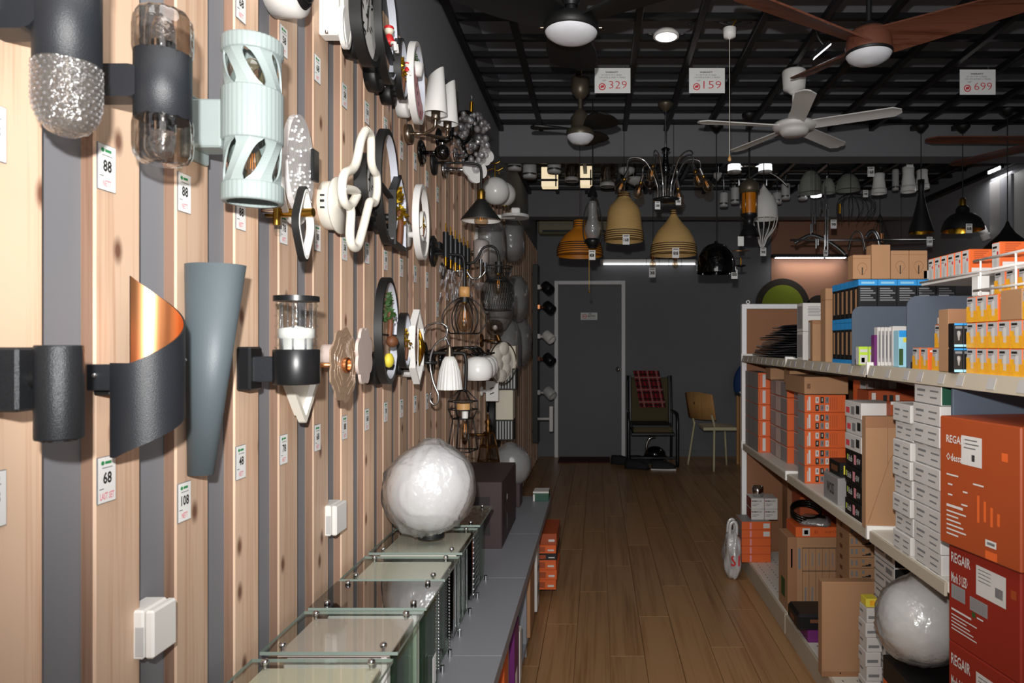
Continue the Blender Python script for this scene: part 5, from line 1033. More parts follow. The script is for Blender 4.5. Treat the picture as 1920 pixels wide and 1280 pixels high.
m = MB().box(P(1389, 452, d), (11*s_, .0015, 18*s_), 'paper'); m.build('blank_tag', t)
# balloon pendant
d = 5.25; s_ = d/F; t = pendant('white balloon shaped pendant with open wire basket below', 1432, 340, d, yt=345, can=False)
MB().lathe([(0,62*s_),(2*s_,56*s_),(10*s_,46*s_),(20*s_,34*s_),(25*s_,18*s_),(26*s_,2*s_),(26*s_,-6*s_)], P(1432, 405, d), 'white', 36).build('balloon_shade', t)
for k in range(14):
    a = 2*math.pi*k/14; MB().tube(spl([P(1432, 408, d)+V((26*s_*math.cos(a), 26*s_*math.sin(a), 0)), P(1432, 428, d)+V((21*s_*math.cos(a), 21*s_*math.sin(a), 0)), P(1430, 446, d)+V((9*s_*math.cos(a), 9*s_*math.sin(a), 0)), P(1429, 456, d)+V((6*s_*math.cos(a), 6*s_*math.sin(a), 0)), P(1429, 463, d)+V((3*s_*math.cos(a), 3*s_*math.sin(a), 0))], 4), .0035, 'white', 5).build('basket_wire', t)
hang_tag(t, P(1431, 472, d-.03), '98', .065)
# edison bulb chandelier
d = 4.4; s_ = d/F; t = pendant('chrome chandelier of curved arms with bare filament bulbs', 1248, 372, d, yt=372, cr=.006, cord='chrome', canm='bronze')
MB().lathe([(0,-8*s_),(26*s_,-4*s_),(27*s_,0),(10*s_,5*s_),(0,6*s_)], P(1250, 374, d), 'satin_black', 30).build('bottom_plate', t); MB().lathe([(3*s_,0),(10*s_,10*s_),(6*s_,26*s_),(4*s_,44*s_),(9*s_,50*s_),(3*s_,54*s_)], P(1248, 330, d), 'gloss_black', 20).build('neck', t)
for i, a in enumerate((0.1, 1.15, 2.2, 3.25, 4.3, 5.35)):
    u = V((math.cos(a), math.sin(a), 0)); o = P(1248, 372, d); e = .23+.02*(i % 2); q = o+u*e+Z_*(.16 if i % 2 else .19)
    MB().tube(spl([o+u*.05, o+u*.06+Z_*.10, o+u*(e*.55)+Z_*.24, o+u*(e*.95)+Z_*.25, q+u*.0], 6), .005, 'chrome', 8).build('arm', t)
    ax = (u*.45-Z_).normalized(); MB().cyl(q-ax*.01, q+ax*.05, .011, 'chrome', 14).build('lamp_holder', t); bulb(t, q+ax*.055, .034, .10, ax)
for x, y in ((1233, 385), (1272, 377)): hang_tag(t, P(x, y, d-.05), '388', .05)
# linear wave light and tube chandelier
d = 5.6; s_ = d/F; t = thing('pendant_lamp', 'long thin gray linear pendant with wavy ribbon arcs', 'pendant lamp', P(1610, 450, d)); MB().tube([P(1482, 450, d), P(1752, 450, d)], .009, 'steel', 8).build('bar', t)
for pts in (((1490,456),(1505,447),(1522,441),(1545,448),(1568,462),(1586,478)), ((1590,470),(1596,445),(1605,434),(1615,440),(1622,470)), ((1624,445),(1632,434),(1641,436),(1648,452),(1652,478))): MB().tube(spl([P(x, y, d) for x, y in pts], 7), .014, 'steel', 6, flat=(.4, 1.2)).build('ribbon_arc', t)
for x in (1530, 1690): MB().cyl(P(x, 450, d), V((P(x, 450, d).x, d, ZG)), .0018, 'satin_black', 5).build('wire', t)
hang_tag(t, P(1743, 455, d-.03), '168', .07)
d = 5.5; t = thing('pendant_lamp', 'chrome pendant of long hanging tubes of unequal length', 'pendant lamp', P(1545, 480, d))
for x, y0, y1 in ((1548,350,462),(1552,392,478),(1538,375,400),(1541,375,392),(1523,398,436),(1528,398,420),(1520,420,440),(1530,448,466),(1534,448,460),(1546,440,485)): MB().cyl(P(x, y1, d), P(x, y0, d), .007, 'chrome', 12).build('tube', t); MB().cyl(P(x, y0, d), V((P(x, y0, d).x, d, ZG)), .001, 'satin_black', 4).build('wire', t)
hang_tag(t, P(1563, 420, d-.1), '98', .07); hang_tag(t, P(1548, 474, d-.1), '98', .05)
d = 5.9; t = thing('pendant_lamp', 'dark wire cage pendant beside the chrome tubes', 'pendant lamp', P(1600, 400, d))
for k in range(12):
    a = k*math.pi/6; MB().tube(spl([P(1595, 362, d), P(1602, 372, d)+V((.13*math.cos(a), .13*math.sin(a), 0)), P(1605, 392, d)+V((.16*math.cos(a), .16*math.sin(a), 0)), P(1600, 412, d)+V((.12*math.cos(a), .12*math.sin(a), 0))], 4), .003, 'matt_black', 5).build('cage_wire', t)
MB().cyl(P(1595, 362, d), V((P(1595, 362, d).x, d, ZG)), .003, 'matt_black', 6).build('cord', t); MB().cyl(P(1574, 382, d-.1), P(1574, 400, d-.1), .012, 'gold', 12).build('gold_tube', t); hang_tag(t, P(1623, 363, d-.17), '98', .06)
# shades fixed on the far grid
FX = [(965,306,320,13,5.4,'cyl','frosted drum ceiling lamp, first of the row behind the beam'),(993,308,334,13,5.5,'cyl','deeper frosted drum ceiling lamp, second of the row behind the beam'),(1039,304,325,13,5.5,'cyl','gray drum ceiling lamp in front of the left lit panel'),(1072,306,340,12,5.8,'cry','pleated clear glass ceiling lamp left of the right lit panel'),(1139,308,350,13,5.7,'cry','textured glass block ceiling lamp right of the right lit panel'),
      (1357,362,388,8,6.2,'cyl','small frosted drum low beside the amber lantern'),(1378,352,382,8,6.3,'cyl','tall frosted drum behind the amber lantern'),(1457,362,382,9,6.4,'cyl','frosted drum right of the balloon pendant'),(1473,345,374,8,6.3,'cyl','pale frosted drum second right of the balloon pendant'),(1505,346,375,9,6.4,'cyl','gray square drum left of the glowing lamp'),
      (1520,320,362,22,6.0,'bell','large dull gray bell ceiling lamp above the glowing lamp'),(1553,334,362,13,5.7,'bell','dull gray bell ceiling lamp right of the glowing lamp'),(1590,326,357,22,6.1,'bell','wide dull gray bell ceiling lamp in the middle of the right row'),
      (1648,325,363,14,5.6,'flare','white flared ceiling shade, left of three on the right'),(1703,312,360,14,5.6,'flare','white flared ceiling shade, middle of three on the right'),(1729,318,354,13,5.9,'flare','white flared ceiling shade behind the black hourglass pendant'),(1679,318,357,6,6.2,'cyl','slim gray tube lamp between white flared shades'),
      (1175,308,328,16,5.6,'disc','round gray disc ceiling lamp by the chandelier'),(1190,318,345,17,5.9,'disc','larger gray disc ceiling lamp behind the chandelier'),(1218,345,352,12,5.5,'disc','small clear glass saucer lamp behind the chandelier'),(1345,320,336,8,5.8,'disc','small white saucer lamp left of the amber lantern')]
for x, y0, y1, hw, d, kd, lab in FX:
    s_ = d/F; a, b_ = P(x, y0, d), P(x, y1, d); h = a.z-b_.z; r = hw*s_; t = thing('ceiling_lamp', lab, 'ceiling lamp', b_, 'shades under the far ceiling grid')
    if kd == 'cyl': MB().lathe([(0,0),(r*.9,0),(r,.012),(r,h*.92),(r*.96,h),(0,h)], b_, 'opal_dim', 28).build('drum_shade', t); MB().lathe([(r*1.01,.02),(r*1.02,.028),(r*1.01,.035)], b_, 'steel', 28).build('trim_ring', t)
    elif kd == 'cry': MB().lathe([(0,0),(r*.9,0),(r,.02),(r,h),(0,h)], b_, 'smoke_glass', 48, wav=lambda q, z: 1+.06*math.cos(12*q)).build('glass_shade', t); MB().lathe([(r*1.05,0),(r*1.08,.01),(r*1.05,.03),(0,.03)], b_, 'opal_dim', 24).build('base_ring', t); MB().lathe([(r*.2,.04),(r*.5,h*.4),(r*.3,h*.9)], b_, 'crystal', 14).build('crystal_core', t)
    elif kd == 'bell': mat_ = 'bell_gray'; (mat(mat_, '#8a8c86', .6) if mat_ not in M else 0); MB().lathe([(r*1.0,0),(r*.98,h*.2),(r*.85,h*.6),(r*.5,h*.92),(r*.2,h),(0,h)], b_, mat_, 28).build('bell_shade', t); MB().cyl(b_+V((0,0,h)), b_+V((0,0,h+.02)), r*.25, 'chrome', 14).build('cap', t)
    elif kd == 'flare': MB().lathe([(r,0),(r*.98,h*.12),(r*.88,h*.3),(r*.72,h*.7),(r*.78,h*.95),(r*.6,h),(0,h)], b_, 'opal', 28).build('flared_shade', t); MB().lathe([(r*.99,h*.17),(r*1.01,h*.2),(r*.96,h*.23)], b_, 'opal_dim', 28).build('rib', t)
    else: MB().lathe([(0,-.01),(r*.4,0),(r*.9,.02),(r,.05),(0,.06)], b_, 'opal_dim' if hw > 12 or hw < 9 else 'smoke_glass', 26).build('saucer', t); MB().sphere(b_-V((0,0,.005)), .014, 'chrome', 10).build('knob', t)
    zt = ZG+.01; top = b_.z+h if kd != 'disc' else b_.z+.05
    if zt-top > .01: MB().cyl(V((b_.x, d, top)), V((b_.x, d, zt)), .006 if kd != 'disc' else .01, 'chrome', 8).build('stem', t)
    if kd == 'flare' and hw == 14: hang_tag(t, P(x-15 if x < 1660 else x+3, 322 if x < 1660 else 305, d-.12), '168', .08)
# lit panels and glowing lamps
for x, y0, y1, hw, lab in ((1031, 316, 352, 15, 'left warm glowing square glass ceiling lamp'), (1099, 314, 350, 11, 'right warm glowing square glass ceiling lamp')):
    d = 6.3; s_ = d/F; a = P(x, (y0+y1)/2, d); t = thing('ceiling_lamp', lab, 'ceiling lamp', a, 'lit lamps under the far ceiling grid'); h = (y1-y0)*s_
    MB().box(a, (2*hw*s_, .12, h), 'warm_glow', .004).build('glowing_shade', t); MB().box(a+V((0,-.062,-h*.18)), (2*hw*s_, .006, .02), 'satin_black').build('cross_band', t); MB().box(a+V((2*hw*s_*.4,-.062,-h*.1)), (.012, .006, h*.8), 'satin_black').build('side_band', t); MB().cyl(a+V((0,0,h/2)), V((a.x, d, ZG)), .02, 'satin_black', 8).build('stem', t)
d = 5.9; s_ = d/F; t = thing('ceiling_lamp', 'lit ring ceiling lamp with two bright white drum ends', 'ceiling lamp', P(1406, 316, d), 'lit lamps under the far ceiling grid')
for x in (1377, 1435): MB().lathe([(0,0),(12*s_,0),(12.5*s_,4*s_),(12*s_,15*s_),(0,15*s_)], P(x, 324, d), 'led_soft', 24).build('lit_drum', t); MB().lathe([(0,-.002),(12.6*s_,-.002),(12.6*s_,3*s_)], P(x, 324, d), 'opal_dim', 24).build('drum_foot', t)
MB().tube([P(1370, 311, d), P(1440, 311, d)], .012, 'chrome', 8).build('cross_tube', t); MB().tube(spl([P(1405, 335, d), P(1430, 322, d), P(1455, 330, d), P(1478, 350, d)], 6), .008, 'steel', 6).build('curved_arm', t); MB().cyl(P(1406, 311, d), V((P(1406,311,d).x, d, ZG)), .015, 'chrome', 8).build('stem', t)
d = 6.3; t = thing('ceiling_lamp', 'small glowing white lamp under a gray bell shade', 'ceiling lamp', P(1530, 362, d), 'lit lamps under the far ceiling grid'); s_ = d/F; MB().lathe([(0,0),(10*s_,0),(10*s_,5*s_),(4*s_,8*s_),(4*s_,15*s_),(0,15*s_)], P(1530, 369, d), 'led_soft', 20).build('lit_disc', t); MB().cyl(P(1530, 355, d), V((P(1530,355,d).x, d, ZG)), .01, 'satin_black', 8).build('stem', t)
# spare chrome bar tracks with short rods among the far shades
for i, (x0, x1, y, d, lab) in enumerate(((1368, 1455, 336, 6.2, 'thin chrome multi lamp bar behind the amber lantern'), (1352, 1442, 343, 6.6, 'second thin chrome lamp bar behind the amber lantern'))):
    t = thing('lamp_bar', lab, 'ceiling lamp', P((x0+x1)/2, y, d), 'lamp bars under the far grid'); MB().tube([P(x0, y, d), P(x1, y, d)], .01, 'steel', 8).build('bar', t)
    for q in (.2, .5, .8): a = P(x0+(x1-x0)*q, y, d); MB().cyl(a, V((a.x, d, ZG)), .004, 'satin_black', 6).build('stem', t); MB().cyl(a-V((0,0,.06)), a, .012, 'chrome', 10).build('holder', t)
for x, y, lab in ((1224, 478, 'tiny clear bulb pendant with black holder before the tube light, left one'), (1266, 480, 'tiny clear bulb pendant with black holder before the tube light, right one')):
    d = 5.77; t = pendant(lab, x, y, d, can=False, cr=.002); s_ = d/F; MB().lathe([(4*s_,0),(5*s_,6*s_),(2*s_,9*s_),(0,9*s_)], P(x, y+8, d), 'copper', 14).build('socket', t); bulb(t, P(x, y+8, d), 6*s_, 15*s_, -Z_)
    for k in range(4): a = 1.57*k; MB().tube([P(x, y, d), P(x, y+6, d)+V((12*s_*math.cos(a), 12*s_*math.sin(a), 0)), P(x, y+20, d)+V((12*s_*math.cos(a), 12*s_*math.sin(a), 0))], .002, 'matt_black', 4).build('cage_wire', t)
    if x < 1240: hang_tag(t, P(1223, 511, d), '38', .08)
d = 5.25; t = pendant('small brass rod pendant with dark saucer right of the black bowl', 1389, 488, d, can=False, cr=.002); s_ = d/F; MB().cyl(P(1389, 500, d), P(1389, 484, d), 2*s_, 'brass', 10).build('rod', t); MB().lathe([(0,-2*s_),(9*s_,0),(9.5*s_,2*s_),(0,3*s_)], P(1389, 499, d), 'satin_black', 20).build('saucer', t); MB().tube([P(1372, 470, d), P(1405, 470, d)], .004, 'copper', 6).build('cross_rod', t)
# ---------------------------------------------------------------- back wall lights, right wall
z = pz(493); t = thing('tube_light', 'long white tube light on the dark back wall', 'wall light', ((px(1125)+px(1305))/2, DB-.03, z)); xa, xb = px(1125), px(1305)
MB().box(((xa+xb)/2, DB-.025, pz(490)), (xb-xa, .05, .045), 'white', .004).build('body', t); MB().cyl((xa+.04, DB-.06, pz(496)), (xb-.01, DB-.06, pz(496)), .010, 'led_soft', 12).build('tube', t)
for x in (xa+.02, xb-.005): MB().box((x, DB-.05, pz(494)), (.03, .04, .06), 'white', .003).build('end_holder', t)
xa, xb = px(1445), px(1585); t = thing('tube_light', 'black slim linear light on the terracotta wall', 'wall light', ((xa+xb)/2, DB-.04, pz(483))); MB().box(((xa+xb)/2, DB-.045, pz(481)), (xb-xa, .08, .04), 'satin_black', .004).build('housing', t); MB().box(((xa+xb)/2+.01, DB-.06, pz(481)-.021), (xb-xa-.06, .05, .008), 'led').build('diffuser', t)
lamp('linear_light_glow', 'AREA', ((xa+xb)/2, DB-.12, pz(486)-.03), 1.6, (1, .93, .85), .7, aim=((xa+xb)/2, DB-.05, .3), shape='RECTANGLE', size_y=.06)
ax_, bx_ = px(1012), px(1172); t = thing('air_conditioner', 'cream wall air conditioner high on the back wall', 'air conditioner', ((ax_+bx_)/2, DB-.1, pz(443)))
MB().box(((ax_+bx_)/2, DB-.11, (pz(405)+pz(443))/2), (bx_-ax_, .22, pz(405)-pz(443)), 'ac_cream', .015).build('casing', t); MB().box(((ax_+bx_)/2, DB-.222, pz(439)), (bx_-ax_-.1, .006, .03), 'satin_black').build('air_slot', t); MB().box(((ax_+bx_)/2, DB-.222, pz(425)), (bx_-ax_-.04, .004, .004), 'ink_gray').build('panel_seam', t)
wx = lambda x, y: V((XR, XR*F/(x-VX), H-(y-VY)*XR/(x-VX)))
a = wx(1877, 318); t = thing('wall_lamp', 'small lit linear lamp on the right wall', 'wall lamp', a); MB().box(a+V((-.03,0,0)), (.05, .2, .035), 'satin_black', .003).build('housing', t); MB().box(a+V((-.058,0,-.004)), (.01, .17, .026), 'led').build('diffuser', t)
lamp('right_wall_glow', 'AREA', a+V((-.07,0,-.05)), 2.5, (1,1,1), .3, aim=a+V((0,0,-1.2)))
y0 = XR*F/(1922-VX); t = thing('wall_display', 'white and gray tall sample panels hung on the right wall', 'display panel', (XR-.03, y0, 1.6))
for i in range(4): MB().box((XR-.03-.01*(i % 2), y0+.32-.17*i, 2.15), (.05, .155, 1.15), ('box_gray', 'ledge', 'opal_dim', 'box_gray')[i], .004).build('panel', t)
for i, (x, y) in enumerate(((1706, 445), (1702, 462))): pass
a = wx(1867, 438); t = thing('wall_lamp', 'small white tilted cylinder lamp on the right wall', 'wall lamp', a); MB().lathe([(0,-.06),(.035,-.06),(.035,.06),(0,.06)], a+V((-.1,0,0)), 'white', 18, V((-.3,.2,1))).build('barrel', t); MB().cyl(a, a+V((-.1,0,0)), .01, 'white', 8).build('arm', t)
# ---------------------------------------------------------------- furniture at the back
# armchair with plaid throw
d = 7.75; s_ = d/F; gx = lambda x: (x-VX)*s_; gz = lambda y: H-(y-VY)*s_; x0, x1 = gx(1180), gx(1262); xc = (x0+x1)/2; w_ = x1-x0
t = thing('armchair', 'olive upholstered armchair with black frame against the back wall', 'chair', (xc, d, 0)); R3 = Matrix.Rotation(math.radians(-10), 3, 'X')
MB().box((xc, d+.24, .70), (w_-.05, .07, .52), 'olive', .025, R=R3).build('backrest', t); MB().box((xc, d-.02, .405), (w_-.06, .48, .07), 'olive', .025).build('seat', t)
MB().box((xc, d-.02, .362), (w_-.02, .5, .03), 'satin_black', .006).build('seat_frame', t); MB().box((xc-.02, d-.04, .448), (w_*.85, .4, .03), 'matt_black', .012).build('seat_cushion', t)
for s in (-1, 1):
    x = xc+s*(w_/2+.005)
    MB().tube(spl([V((x, d+.26, .0)), V((x, d+.22, .35)), V((x, d+.24, .62)), V((x, d+.3, .98))], 4), .016, 'satin_black', 8).build('rear_leg', t)
    MB().tube(spl([V((x+s*.015, d-.26, 0)), V((x+s*.015, d-.26, .42)), V((x+s*.015, d-.22, .56)), V((x+s*.01, d-.1, .585)), V((x, d+.22, .57))], 5), .02, 'satin_black', 8).build('arm_and_front_leg', t)
    MB().box((xc+s*(w_/2-.02), d+.245, .70), (.03, .08, .56), 'satin_black', .008, R=R3).build('back_stile', t)
MB().box((xc, d-.24, .1), (w_, .02, .025), 'satin_black', .004).build('front_stretcher', t)
c = V((gx(1220), d+.185, 0)); m = MB(); W_, nx, nz = .30, 20, 24
pt = lambda u, v: V((gx(1214)+(u-.5)*W_+v*.075, d+.200-.075*v*.9+.004*math.sin(u*9)+(.0), gz(696)-v*.42))
ms = ['plaid', 'plaid_dark', 'plaid_white']
for i in range(nx):
    for j in range(nz):
        a = 2 if i % 7 == 3 or j % 8 == 4 else 1 if i % 7 in (1, 5) or j % 8 in (2, 6) else 0
        u0, u1, v0, v1 = i/nx, (i+1)/nx, j/nz, (j+1)/nz; m.quad(pt(u0, v1), pt(u1, v1), pt(u1, v0), pt(u0, v0), ms[a]); o_ = V((0, .006, 0)); m.quad(pt(u0, v0)+o_, pt(u1, v0)+o_, pt(u1, v1)+o_, pt(u0, v1)+o_, ms[a])
b0 = [pt(i/nx, 0) for i in range(nx+1)]
for i in range(nx): m.quad(b0[i], b0[i+1], b0[i+1]+V((0,.15,-.02)), b0[i]+V((0,.15,-.02)), 'plaid')
m.build('throw_blanket', loc=pt(.5, 1), label='red plaid throw hung over the olive armchair back', cat='blanket')
# wooden backed cream chair, seen from behind-left
d = 7.45; s_ = d/F; gx = lambda x: (x-VX)*s_; gz = lambda y: H-(y-VY)*s_; cx = gx(1337)
t = thing('dining_chair', 'cream metal chair with bent beech wood back', 'chair', (cx, d, 0)); 
xl, xr = gx(1301), gx(1338)
m = MB(); n = 8; vs = []; fs = []
A, B = V((gx(1291), d+.16, 0)), V((gx(1333), d-.16, 0))
for i in range(n+1):
    q = i/n; e = A.lerp(B, q)+V((-.035*math.sin(math.pi*q), 0, 0))
    for z, k in ((gz(784), .02), (gz(738), -.02)):
        for o in (0, .012): vs.append((e.x+o+k, e.y, z+(.02*math.sin(math.pi*q) if k < 0 else -.01*math.sin(math.pi*q))))
for i in range(n): a = 4*i; fs += [(a,a+4,a+6,a+2),(a+1,a+3,a+7,a+5),(a+2,a+6,a+7,a+3),(a,a+1,a+5,a+4)]
fs += [(0,2,3,1),(4*n,4*n+1,4*n+3,4*n+2)]; m.add(vs, fs, 'beech', True); m.build('backrest', t)
sz = gz(800); MB().box((gx(1344), d, sz), (.36, .40, .035), 'chair_cream', .015).build('seat', t)
for (xa, ya, xb, yb) in ((gx(1305), d+.17, gx(1294), d+.19), (gx(1334), d-.18, gx(1332), d-.22)): MB().tube(spl([V((xb, yb, 0)), V((xa, ya, sz-.02)), V((xa, ya, sz+.04)), V((xa-.03, ya+(.0), gz(775)))], 5), .012, 'chair_cream', 8).build('rear_leg', t)
for (xa, ya) in ((gx(1366), d+.17), (gx(1388), d-.18)): MB().tube([V((xa+.01, ya, 0)), V((xa-.01, ya, sz-.01))], .012, 'chair_cream', 8).build('front_leg', t)
MB().sphere((gx(1301), d-.02, gz(755)), .018, 'ink', 10, (.3, 1.4, .8)).build('hand_hole', t)
# small table and blue chair behind the shelf end
d = 7.6; t = thing('side_table', 'small dark topped table partly behind the shelf end', 'table', (P(1395, 740, d).x, d, 0)); x = P(1403, 740, d).x; zt = P(0, 737, d).z
MB().box((x, d, zt-.012), (.26, .24, .025), 'satin_black', .004).build('table_top', t)
for a in (-1, 1):
    for b_ in (-1, 1): MB().box((x+a*.1, d+b_*.09, (zt-.025)/2), (.03, .03, zt-.025), 'beech', .003).build('leg', t)
MB().box((P(1386, 734, d).x+.02, d-.06, zt+.012), (.06, .05, .022), 'white', .005).build('soap_dish', loc=(P(1386, 734, d).x+.02, d-.06, zt), label='small white tray on the dark side table', cat='tray')
d = 8.0; x = P(1398, 700, d).x-.0; t = thing('office_chair', 'dark blue office chair back peeking out beside the shelf', 'chair', (x+.1, d-.05, 0)); MB().sphere((x+.09, d+.04, P(0, 715, d).z-.03), .24, 'blue_chair', 24, (.95, .25, 1.15)).build('backrest', t); MB().box((x+.14, d-.09, .46), (.42, .26, .07), 'blue_chair', .03).build('seat', t); MB().cyl((x+.14, d-.04, .06), (x+.14, d-.04, .44), .025, 'satin_black', 14).build('column', t)
for k in range(5): a = 1.257*k; MB().tube([V((x+.14, d-.04, .08)), V((x+.14+.19*math.cos(a), d-.04+.19*math.sin(a), .03))], .018, 'satin_black', 6).build('base_spoke', t)
MB().tube([V((x+.14, d-.05, .45)), V((x+.1, d+.05, .6))], .02, 'satin_black', 8).build('back_stem', t)
# mat, shoes, vacuum head under the armchair
x0, x1 = px(1050), px(1143); m = MB().box(((x0+x1)/2, 7.93, .008), (x1-x0, .34, .016), 'mat_red', .006); m.build('doormat', loc=((x0+x1)/2, 7.93, 0), label='dark red doormat lying before the back door', cat='doormat')
def shoe(x, y, rz, lab, sole):
    t = thing('shoe', lab, 'shoe', (x, y, .003), 'shoes by the door'); m = MB(); rows = []
    for i in range(9):
        q = i/8; w_ = .034+.012*math.sin(q*3.1+.4)-(.02 if q > .95 else 0); h_ = .075*(1-q)**.6+.032 if q > .35 else .085; rows.append((q*.26, w_, h_))
    vs = []; fs = []
    for l_, w_, h_ in rows:
        for a in range(9): th = math.pi*a/8; vs.append((x+w_*math.cos(th), y-l_, .018+h_*math.sin(th)**.7))
    for i in range(8):
        for a in range(8): p = 9*i+a; fs.append((p, p+9, p+10, p+1))
    fs += [tuple(range(9)), tuple(72+a for a in range(9))[::-1]]; m.add(vs, fs, 'shoe', True); m.build('upper', t)
    MB().box((x, y-.13, .0105), (.082, .27, .018), sole, .006).build('sole', t); m = MB()
    for k in range(4): m.box((x, y-.11-.025*k, .085-.011*k), (.035, .006, .006), 'white' if sole == 'white' else 'ink')
    m.build('laces', t, kind='stuff'); t.rotation_euler.z = rz; return t
s_ = 7.6/F
shoe((1148-VX)*s_, 7.70, 1.2, 'black shoe lying nearest the doormat', 'matt_black'); shoe((1180-VX)*s_, 7.68, 1.5, 'black shoe with pale laces, second by the door', 'matt_black'); shoe((1218-VX)*s_, 7.34, 1.45, 'black trainer with white sole in front of the armchair', 'white'); shoe((1172-VX)*s_, 7.42, 1.2, 'black shoe in front of the second shoe', 'matt_black')
d = 7.72; c = P(1213, 850, d); c.x += .06; t = thing('vacuum_cleaner', 'black vacuum cleaner with chrome bent pipe under the armchair', 'vacuum cleaner', (c.x, d, 0)); MB().sphere((c.x+.03, d, .1), .1, 'gloss_black', 24, (1.25, 1, .98)).build('body', t); MB().tube(spl([V((c.x-.06, d-.05, .12)), V((c.x-.07, d-.06, .22)), V((c.x-.03, d-.06, .295)), V((c.x+.03, d-.05, .31))], 6), .015, 'chrome', 10).build('bent_pipe', t)
for s in (-1, 1): MB().cyl((c.x+.03+s*.115, d, .045), (c.x+.03+s*.135, d, .045), .045, 'matt_black', 20).build('wheel', t)
# ---------------------------------------------------------------- shop shelf on the right
XF, XB, ZU, ZM, ZD = .885, 1.36, 1.28, .75, .095
Y0, Y1 = .75, 4.15
t = thing('store_shelf', 'long white metal shop shelf unit with brown end panel', 'shelf', (1.12, 2.4, 0))
bays = [(3.18, 4.13), (2.22, 3.17), (1.26, 2.21), (.78, 1.25)]
for i, (a, b_) in enumerate(bays):
    MB().box(((XF+XB)/2, (a+b_)/2, ZU-.012), (XB-XF, b_-a, .024), 'shelf_white', .002).build('upper_deck', t)
    if i < 2: MB().box(((XF+XB)/2, (a+b_)/2, ZM-.014), (XB-XF, b_-a, .028), 'shelf_white', .002).build('middle_deck', t)
    if i == 2: MB().box(((XF+XB)/2, (1.72+b_)/2, ZM-.014), (XB-XF, b_-1.72, .028), 'shelf_white', .002).build('middle_deck', t)
    bd = MB().box(((XF+XB)/2, (a+b_)/2, ZD-.01), (XB-XF, b_-a, .02), 'shelf_white', .002).build('base_deck', t)
    m = MB()
    if i < 2:
        for r in range(7):
            for k in range(22): m.box((XF+.03+.055*r, a+.03+k*.042, ZD+.0004), (.005, .014, .0006), 'ink_gray')
        m.build('perforations', bd, kind='stuff')
    MB().box((XF-.006, (a+b_)/2, ZD/2), (.012, b_-a, ZD), 'shelf_beige', .002).build('kick_plate', t)
    R3 = Matrix.Rotation(math.radians(14), 3, 'Y')
    st = MB().box((XF-.008, (a+b_)/2, ZU-.018), (.004, b_-a-.01, .04), 'shelf_beige', .001, R=R3).build('price_strip', t)
    random.seed(30+i); m = MB(); n = 9
    for k in range(n):
        y = a+.05+(b_-a-.1)*k/(n-1)+random.uniform(-.02,.02); m.box((XF-.0112, y, ZU-.018), (.0012, .03, .026), 'box_silver', R=R3); m.box((XF-.0122, y+.004, ZU-.022), (.0008, .010, .006), 'ink_gray', R=R3)
    m.build('shelf_labels', st, kind='stuff')
    if i < 3:
        y1_ = a if i < 2 else 1.72
        MB().box((XF-.003, (max(a, y1_)+b_)/2, ZM-.02), (.008, b_-max(a, y1_)-.01, .036), 'shelf_beige', .002).build('shelf_lip', t)
for y in (4.14, 3.175, 2.215, 1.255):
    for z in (ZU, ZM):
        if z == ZM and y < 2: continue
        MB().plate([(XF-.012, -.03), (XF-.012, .012), (XB, .0), (XB, -.13), (XB-.05, -.13)], (V((0, y+.006, z)), X_, Z_, -Y_), .012, 'white').build('bracket', t)
    MB().box((XB+.01, y, .78), (.03, .04, 1.56), 'shelf_white', .003).build('upright', t)
MB().box((XB+.03, (Y0+Y1)/2, .76), (.012, Y1-Y0, 1.48), 'hardboard', .002).build('back_panel', t)
MB().box((1.12, 4.165, .80), (.45, .012, 1.53), 'hardboard', .002).build('end_panel', t)
for x in (.8925, 1.375): MB().box((x, 4.16, .797), (.03, .035, 1.594), 'white_trim', .003).build('end_post', t)
MB().box((1.134, 4.16, 1.579), (.455, .035, .03), 'white_trim', .003).build('top_rail', t); MB().loop(circ(14, .012), (V((.915, 4.15, 1.605)), X_, Z_, -Y_), 1, .6, .006, 'white').build('hook', t)
SH = 'shop shelf'
# --- upper deck: pouches
random.seed(12)
for i in range(13):
    z = ZU+.001+.0125*i; k = i/13; y0, y1 = 3.12+.02*(i % 3), 4.0-.30*k*k-.03*(i % 2); x0, x1 = XF+.02+.01*(i % 4)+.05*k, XF+.30
    n = 8; vs = []; fs = []
    for a in range(n+1):
        for b_ in range(5):
            u, v_ = a/n, b_/4; h = .006*math.sin(7*u+.4*i)+.004*math.cos(5*v_+.5*i); e = .004*math.sin(math.pi*u)*math.sin(math.pi*v_)
            for s in (0, 1): vs.append((x0+(x1-x0)*v_+.01*math.sin(9*u+i), y0+(y1-y0)*u, z+.004+h*.5+(e+.006)*s))
    for a in range(n):
        for b_ in range(4): p = (a*5+b_)*2; fs += [(p+1, p+11, p+13, p+3), (p, p+2, p+12, p+10)]
        for b_ in (0, 4): p = (a*5+b_)*2; fs.append((p, p+1, p+11, p+10) if b_ else (p, p+10, p+11, p+1))
    fs += [tuple(x for b_ in range(5) for x in (2*b_,)) + tuple(2*b_+1 for b_ in range(4, -1, -1))]
    MB().add(vs, fs, 'pouch', True).build('plastic_pouch', loc=((x0+x1)/2, (y0+y1)/2, z), label=f'flat black plastic pouch, {ORD[12-i]} from top of the pile at the shelf end', cat='pouch', group='black pouches on the upper shelf')
TXL = [('-y', .2, .55+.05*k, .2+.6*(1-.12*(k % 3)), .57+.05*k, 'ink_gray') for k in range(7)]
for i in range(2): carton('carton', f'white printed carton, {("lower","upper")[i]} of the pair beside the black pouches', 'box', (.957, 3.04, ZU+.126*i), (.11, .09, .125), 'box_white', prints=TXL+[('-x', .1, .1, .9, .9, 'box_gray')])
